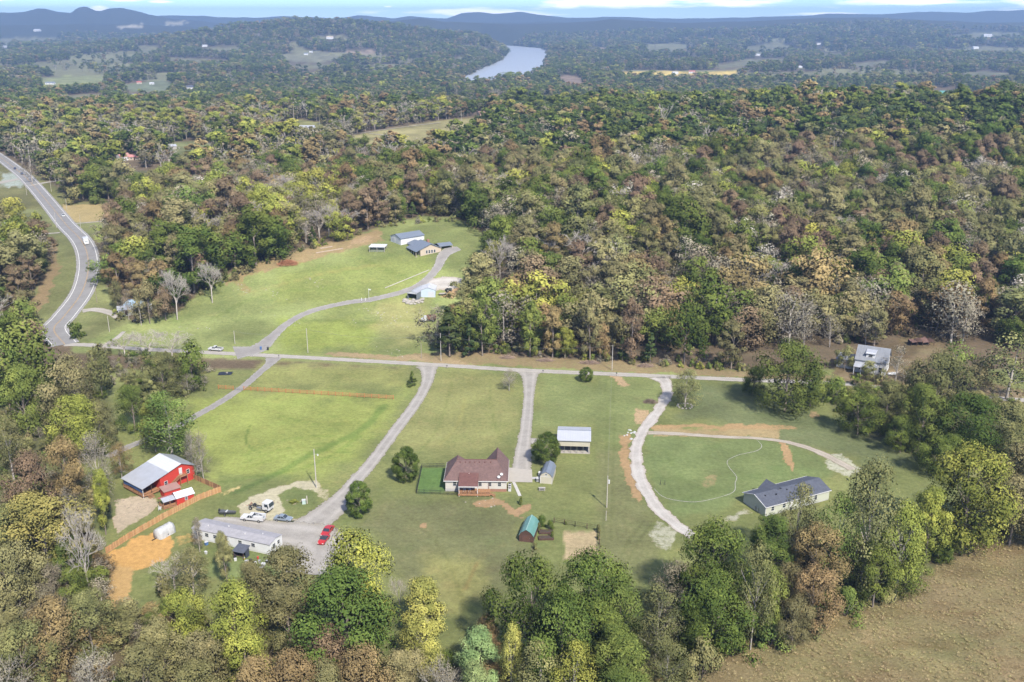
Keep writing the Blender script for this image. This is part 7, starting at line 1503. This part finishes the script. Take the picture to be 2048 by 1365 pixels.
def strew(name, areas, label, sc=(.25, .6), flat=.5, m=None):
    rs = np.random.RandomState(len(label)); V = []; F = []
    base = [(-1, -.7, 0), (1, -.8, 0), (.8, .9, 0), (-.9, .7, 0), (-.5, -.4, 1), (.6, -.5, .9), (.5, .5, 1), (-.4, .4, .9)]; fc = [(4, 5, 6, 7), (0, 1, 5, 4), (1, 2, 6, 5), (2, 3, 7, 6), (3, 0, 4, 7)]
    for (x0, y0, x1, y1, n) in areas:
        for i in range(n):
            t = rs.rand(); px = x0+(x1-x0)*t+rs.normal()*6; py = y0+(y1-y0)*(t if rs.rand() < .6 else rs.rand())+rs.normal()*2; q = P(px, py); s = rs.uniform(*sc); a = rs.uniform(0, 6.28); k = len(V)
            for v in base: V.append((q.x+s*(v[0]*math.cos(a)-v[1]*math.sin(a)), q.y+s*(v[0]*math.sin(a)+v[1]*math.cos(a)), q.z-.05+v[2]*s*flat))
            F += [tuple(i_+k for i_ in f) for f in fc]
    o = bpy.data.objects.new(name, mesh_from(name, V, F, m or M_ROCK)); link(o); tag(o, label, kind='stuff')
strew('field_stones', [(460, 555, 500, 590, 26), (540, 575, 560, 600, 16), (615, 555, 650, 575, 18), (740, 620, 850, 660, 40), (700, 610, 800, 650, 16), (758, 695, 815, 720, 16), (500, 620, 640, 660, 14), (430, 700, 480, 720, 10), (945, 1000, 1000, 1015, 8), (300, 650, 420, 660, 14)], 'pale field stones scattered over the hill meadow', (.12, .36))
strew('edging_stones', [(1263, 862, 1259, 880, 16)], 'white stones heaped beside the loop drive', (.25, .5), .8, mat('white_stone', (.45, .45, .42), .9, var=.2))
strew('verge_litter', [(900, 700, 1640, 752, 70), (95, 480, 60, 640, 20), (232, 1000, 300, 1030, 40), (480, 1010, 620, 1000, 30), (160, 1250, 230, 1330, 16)], 'scraps of wood and stone littering verge and yards', (.12, .35), .4, mat('litter_brown', (.30, .23, .17), .9, var=.4))
# white edging of the unfinished path round the circular lawn
ribbon('edging_line', [(1515, 882), (1524, 893), (1512, 903), (1480, 910), (1457, 920), (1455, 930), (1466, 945), (1474, 956), (1470, 966), (1468, 984), (1440, 995), (1400, 1004), (1370, 1004), (1335, 998), (1320, 990), (1308, 978)], .075, mat('chalk_white', (.40, .39, .34), .9), .09, 'thin white line curving across the circular lawn', .08, seed=21, nx=2)
# black tarpaulin on the grass, swing set, log bench
tb = empty('ground_tarpaulin', P(451, 748), .1, 'black plastic sheet lying on the grass below the lane', 'tarpaulin'); b = MB(); rs5 = np.random.RandomState(2); V = [(-2.4+i*.6+rs5.uniform(-.15, .15), -1.6+j*.8+rs5.uniform(-.15, .15), .08+rs5.uniform(0, .22)) for j in range(5) for i in range(9)]; b.add(V, [(j*9+i, j*9+i+1, (j+1)*9+i+1, (j+1)*9+i) for j in range(4) for i in range(8)]); b.build('sheet', mat('black_plastic', (.02, .022, .03), .4), tb, True); b = MB(); b.cbox(.5, .3, .15, .6, .4, .35); b.build('weight', M_ROCK, tb)
for i, (px, lb) in enumerate(((1321, 'thin dark stake on the circular lawn, left one'), (1329.5, 'thin dark stake on the circular lawn, right one'))):
    e = empty('lawn_stake', P(px, 969), 0, lb, 'stake', 'stakes on the lawn'); b = MB(); b.box(-.05, .05, -.05, .05, -.2, 1.3); b.build('upright', M_DKMETAL, e); b = MB(); b.box(-.35, .35, -.05, .05, -.02, .06); b.build('foot', M_DKMETAL, e)
# ---------------------------------------------------------------- plant the woods: the nearest trees singly, the rest as one mass
COLWORD = {'DG': 'dark green', 'MG': 'mid green', 'YG': 'yellow-green', 'OL': 'olive', 'OB': 'olive-brown', 'OR': 'orange-brown', 'RU': 'russet', 'MV': 'mauve-brown', 'BR': 'grey-brown twiggy', 'TW': 'pale twiggy', 'bare': 'bare grey', 'YE': 'yellow', 'YO': 'yellow-olive', 'PA': 'pale green', 'CE': 'dark cedar'}
MARKS = [('the two cedars', 915, 690), ('the gravel drive entrance', 1000, 690), ('the straight driveway entrance', 1060, 690), ('the clipped round evergreen', 1172, 690), ('the lane utility pole', 1225, 680), ('the great dark oak', 1368, 640), ('the loop drive entrance', 1460, 690), ('the big green tree by the lane', 1560, 660), ('the old white house', 1690, 660),
         ('the hill house', 860, 430), ('the white barn in the trees', 410, 480), ('the blue-roofed cottage', 270, 560), ('the white truck on the highway', 225, 500), ('the collapsed shed', 1840, 630), ('the old yard edge', 1990, 640), ('the open pergola', 745, 460), ('the brush pile', 570, 495), ('the bare tree by the hill lawn', 1010, 540), ('the two metal garages', 950, 580), ('the rusty dump truck', 940, 630), ('the highway verge', 45, 560)]
ORD = ['nearest', 'second nearest', 'third nearest', 'fourth nearest', 'fifth nearest', 'sixth nearest', 'seventh nearest', 'eighth nearest', 'ninth nearest', 'tenth nearest', 'eleventh nearest', 'twelfth nearest']
def woods():
    rs = np.random.RandomState(21); rows = []
    for w in WOOD:
        x, y, z, h, px, py, n, cell = w
        if any(abs(px-a) < r and -r*.55 < py-b < r*1.1+4 for a, b, r in KEEP_CLEAR): continue
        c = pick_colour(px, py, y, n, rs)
        shp = 'bare' if c == 'bare' else ('tall' if rs.rand() < .22 else 'round') if c not in ('BR', 'MV', 'TW') else ('airy' if rs.rand() < .45 else 'round')
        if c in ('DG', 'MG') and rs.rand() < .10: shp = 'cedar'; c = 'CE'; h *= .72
        big = rs.choice([.62, .85, 1.0, 1.28], p=[.22, .33, .30, .15]); h *= .55+.45*big if big < 1 else .8+.2*big
        wd = h*rs.uniform(.8, 1.1)*(.75+.35*big)*(1.12 if shp == 'round' else .74 if shp in ('tall', 'cedar') else 1.0)
        if cell > 10: wd = max(wd, cell*rs.uniform(.95, 1.35)); h = h*rs.uniform(.9, 1.1)
        h = max(h, wd*.92)
        rows.append((x, y, z, h, wd, shp, c, px, py))
    n_single = 300-sum(1 for s in SOUTH if s[4] != 'shrub')
    order = sorted(range(len(rows)), key=lambda i: rows[i][0]**2+rows[i][1]**2)
    single = [i for i in order if -5 < rows[i][7] < 2053 and rows[i][8] < 760][:n_single]; ss = set(single); made = []
    for i in single:
        x, y, z, h, wd, shp, c, px, py = rows[i]
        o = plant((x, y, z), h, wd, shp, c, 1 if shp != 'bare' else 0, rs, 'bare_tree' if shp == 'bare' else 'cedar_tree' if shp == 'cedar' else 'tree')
        m = min(MARKS, key=lambda q: math.hypot(q[1]-px, (q[2]-py)*1.5)); made.append((o, c, shp, m[0], math.hypot(m[1]-px, m[2]-py)))
    groups = {}
    for r in made: groups.setdefault((r[1], r[2], r[3]), []).append(r)
    for (c, shp, mk), v in groups.items():
        v.sort(key=lambda r: r[4])
        for k, r in enumerate(v):
            form = {'round': 'rounded', 'tall': 'tall narrow', 'airy': 'open-crowned', 'bare': 'leafless', 'cedar': 'pointed'}[shp]
            lb = '%s %s wood tree, %s to %s' % (COLWORD[c], form, ORD[min(k, 11)], mk)
            tag(r[0], lb, 'tree', 'trees along the wood edge')
    # the rest
    def mass(name, sel, lod, label):
        col = bpy.data.collections.new(name+'_kinds'); keys = {}; idx = []; V = []; S = []; Rz = []
        for i in sel:
            x, y, z, h, wd, shp, c, px, py = rows[i]; v = rs.randint(0, 2); k = (shp, c, v)
            if k not in keys:
                keys[k] = len(keys); tm, cm, Ht, W, lm, bk = proto(shp, c, lod, v)
                # trunk and crown joined for the mass
                bm = bmesh.new(); bm.from_mesh(cm)
                nf = len(bm.faces); bm.from_mesh(tm); bm.faces.ensure_lookup_table()
                for f in bm.faces[nf:]: f.material_index = 1
                me = bpy.data.meshes.new('%s_%02d' % (name, keys[k])); bm.to_mesh(me); bm.free(); me.materials.append(lm); me.materials.append(bk)
                po = bpy.data.objects.new('%s_kind_%03d' % (name, keys[k]), me); col.objects.link(po); keys[k, 'd'] = (Ht, W)
            Ht, W = keys[k, 'd']; idx.append(keys[k]); V.append((x, y, z)); S.append((wd/W, wd/W, h/Ht)); Rz.append((0, 0, rs.uniform(0, 6.283)))
        scatter(name, col, V, idx, S, Rz, label)
    near = [i for i in range(len(rows)) if i not in ss and rows[i][1] < 700]
    mid = [i for i in range(len(rows)) if i not in ss and rows[i][1] >= 700]
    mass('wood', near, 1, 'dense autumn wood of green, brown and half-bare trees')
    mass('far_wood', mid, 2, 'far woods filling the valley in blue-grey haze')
    return len(rows)
def scatter(name, col, V, idx, S, Rz, label):
    me = mesh_from(name, V, []); n = len(V)
    a = me.attributes.new('kind_index', 'INT', 'POINT'); a.data.foreach_set('value', np.array(idx, np.int32))
    a = me.attributes.new('stretch', 'FLOAT_VECTOR', 'POINT'); a.data.foreach_set('vector', np.array(S, np.float32).ravel())
    a = me.attributes.new('turn', 'FLOAT_VECTOR', 'POINT'); a.data.foreach_set('vector', np.array(Rz, np.float32).ravel())
    o = bpy.data.objects.new(name, me); link(o); tag(o, label, kind='stuff')
    ng = bpy.data.node_groups.new(name+'_scatter', 'GeometryNodeTree')
    ng.interface.new_socket('Geometry', in_out='INPUT', socket_type='NodeSocketGeometry'); ng.interface.new_socket('Geometry', in_out='OUTPUT', socket_type='NodeSocketGeometry')
    gi = ng.nodes.new('NodeGroupInput'); go = ng.nodes.new('NodeGroupOutput'); ip = ng.nodes.new('GeometryNodeInstanceOnPoints'); ci = ng.nodes.new('GeometryNodeCollectionInfo')
    ci.inputs['Collection'].default_value = col; ci.inputs['Separate Children'].default_value = True; ci.inputs['Reset Children'].default_value = True
    def na(nm, t): q = ng.nodes.new('GeometryNodeInputNamedAttribute'); q.data_type = t; q.inputs[0].default_value = nm; return next(s for s in q.outputs if s.enabled and s.name == 'Attribute')
    L = ng.links.new
    mp = ng.nodes.new('GeometryNodeMeshToPoints'); L(gi.outputs[0], mp.inputs[0]); L(mp.outputs[0], ip.inputs['Points']); L(ci.outputs[0], ip.inputs['Instance']); ip.inputs['Pick Instance'].default_value = True
    L(na('kind_index', 'INT'), ip.inputs['Instance Index']); L(na('stretch', 'FLOAT_VECTOR'), ip.inputs['Scale'])
    er = ng.nodes.new('FunctionNodeEulerToRotation'); L(na('turn', 'FLOAT_VECTOR'), er.inputs[0]); L(er.outputs[0], ip.inputs['Rotation'])
    L(ip.outputs[0], go.inputs[0])
    md = o.modifiers.new('scatter', 'NODES'); md.node_group = ng
    return o
print('wood trees', woods())
# ---------------------------------------------------------------- undergrowth in the thickets and along the wood edge
def undergrowth():
    rs = np.random.RandomState(31); col = bpy.data.collections.new('undergrowth_kinds'); kinds = {}; V = []; I = []; S = []; Rz = []
    def kind(shp, c, v):
        k = (shp, c, v)
        if k not in kinds:
            tm, cm, Ht, W, lm, bk = proto(shp, c, 1, v); bm = bmesh.new(); bm.from_mesh(cm); nf = len(bm.faces); bm.from_mesh(tm); bm.faces.ensure_lookup_table()
            for f in bm.faces[nf:]: f.material_index = 1
            me = bpy.data.meshes.new('undergrowth'); bm.to_mesh(me); bm.free(); me.materials.append(lm); me.materials.append(bk)
            po = bpy.data.objects.new('undergrowth_kind_%03d' % len(kinds), me); col.objects.link(po); kinds[k] = (len(kinds), Ht, W)
        return kinds[k]
    def put(x, y, shp, c, h, w):
        i, Ht, W = kind(shp, c, rs.randint(2)); V.append((x, y, gz(x, y))); I.append(i); S.append((w/W, w/W, h/Ht)); Rz.append((0, 0, rs.uniform(0, 6.28)))
    for ti, (poly, cell, cols) in enumerate(((THICKET[0], 2.9, 'OB OL BR BR OB OR OL MV DG'), (THICKET[1], 2.6, 'OL DG MG OB OL MG'), (THICKET[2], 3.4, 'OL OB MG OB BR'), (THICKET[3], 3.2, 'DG OL MG DG'), (THICKET[4], 3.6, 'DG OL BR OL'))):
        cols = cols.split(); gx, gy = np.meshgrid(np.arange(-180, 200, cell), np.arange(125, 380, cell)); X = (gx+rs.uniform(-.5, .5, gx.shape)*cell).ravel(); Y = (gy+rs.uniform(-.5, .5, gx.shape)*cell).ravel(); px, py = proj(X, Y, H(X, Y))
        for i in np.nonzero((in_poly(poly, px, py) > 2) & (rs.rand(len(X)) < .8))[0]:
            if 55 < px[i] < 150 and 1280 < py[i] < 1380 and rs.rand() < .8: continue
            h = rs.uniform(1.2, 4.2) if ti else rs.uniform(1.5, 6.0); put(X[i], Y[i], 'shrub' if h < 3.6 else 'round', cols[rs.randint(len(cols))], h, h*rs.uniform(1.0, 1.5))
    # hem of the wood above the lane and round the hill meadow
    for x0, y0, x1, y1, n in ((900, 700, 1500, 744, 120), (395, 592, 520, 532, 26), (520, 532, 760, 455, 40), (760, 455, 922, 440, 24), (930, 556, 978, 500, 14), (230, 640, 352, 628, 20), (1660, 690, 1900, 655, 30)):
        for k in range(n):
            t = rs.rand(); q = P(x0+(x1-x0)*t+rs.normal()*5, y0+(y1-y0)*t-abs(rs.normal())*9+2); h = rs.uniform(.5, 1)**2*4.2; put(q.x, q.y, 'shrub', ['OL', 'OB', 'DG', 'BR', 'YG', 'MG'][rs.randint(6)], h, h*rs.uniform(.9, 1.6))
    for k in range(75):
        t = rs.rand(); q = P(1690+380*t+rs.normal()*6, 786+30*t+abs(rs.normal())*5+3); h = rs.uniform(1.8, 5.5); put(q.x, q.y, 'shrub' if h < 3.5 else 'round', ['OL', 'DG', 'MG', 'OB', 'DG'][rs.randint(5)], h, h*rs.uniform(1.0, 1.5))
    scatter('undergrowth', col, V, I, S, Rz, 'tangled undergrowth of low bushes beneath the trees')
undergrowth()
# ---------------------------------------------------------------- tussocks in the rough field and tufts on the lawns
def tussocks():
    rs = np.random.RandomState(41); col = bpy.data.collections.new('meadow_grass_kinds'); V = []; I = []; S = []; Rz = []
    for c, (a, b) in enumerate((((.33, .265, .14), (.41, .33, .18)), ((.30, .235, .125), (.37, .295, .155)), ((.29, .25, .12), (.36, .31, .15)))):
        m = leaf_mat('dry_grass_%d' % c, a, b, .25, .2)
        q = np.zeros((0, 3)); N = 26; ang = rs.rand(N)*6.28; ln = rs.uniform(.5, 1., N); sp = rs.uniform(.15, .55, N); vs_ = []; cn = []
        for i in range(N):
            d = np.array([math.cos(ang[i]), math.sin(ang[i]), 0]); n = np.array([-d[1], d[0], 0])*.05; o = d*rs.uniform(0, .25); tip = o+d*sp[i]*ln[i]+np.array([0, 0, ln[i]*.8]); vs_ += [o-n, o+n, tip+n*.4, tip-n*.4]; cn.append(np.array([d[0]*.4, d[1]*.4, .9]))
        me = mesh_from('tussock', np.array(vs_), np.arange(4*N).reshape(N, 4), m); at = me.attributes.new('leaf_tint', 'FLOAT', 'FACE'); at.data.foreach_set('value', rs.rand(N).astype(np.float32)); at = me.attributes.new('clump_normal', 'FLOAT_VECTOR', 'FACE'); at.data.foreach_set('vector', np.array(cn, np.float32).ravel())
        col.objects.link(bpy.data.objects.new('meadow_grass_kind_%d' % c, me))
    X = rs.uniform(20, 150, 60000); Y = rs.uniform(128, 262, 60000); px, py = proj(X, Y, H(X, Y)); d = in_poly(PATCH[0][0], px, py); nz = fbm(X/5, Y/5, 3)
    for i in np.nonzero((d > -4) & (px < 2120) & (py < 1420) & (rs.rand(60000) < .12+.7*np.clip(nz-.3, 0, 1)))[0]:
        s = rs.uniform(.35, .8); V.append((X[i], Y[i], gz(X[i], Y[i])-.03)); I.append(int(np.clip((nz[i]-.3)*7+rs.normal()*.6, 0, 2))); S.append((s*1.3, s*1.3, s*.5)); Rz.append((0, 0, rs.uniform(0, 6.28)))
    scatter('meadow_grass', col, V, I, S, Rz, 'tall straw-coloured grass of the rough field')
tussocks()
# ---------------------------------------------------------------- haze
def build_haze():
    b = MB(); b.box(-17500, 17500, -300, 13700, -120, 275)
    m, nt, N = nodes_of('haze')
    v = N('ShaderNodeVolumePrincipled', {'Color': (.30, .44, .67, 1), 'Density': 1.15e-4, 'Anisotropy': .1})
    nt.links.new(v.outputs[0], N('ShaderNodeOutputMaterial').inputs['Volume'])
    o = b.build('haze', m); tag(o, 'thin blue autumn haze over the far hills', kind='stuff')
build_haze()
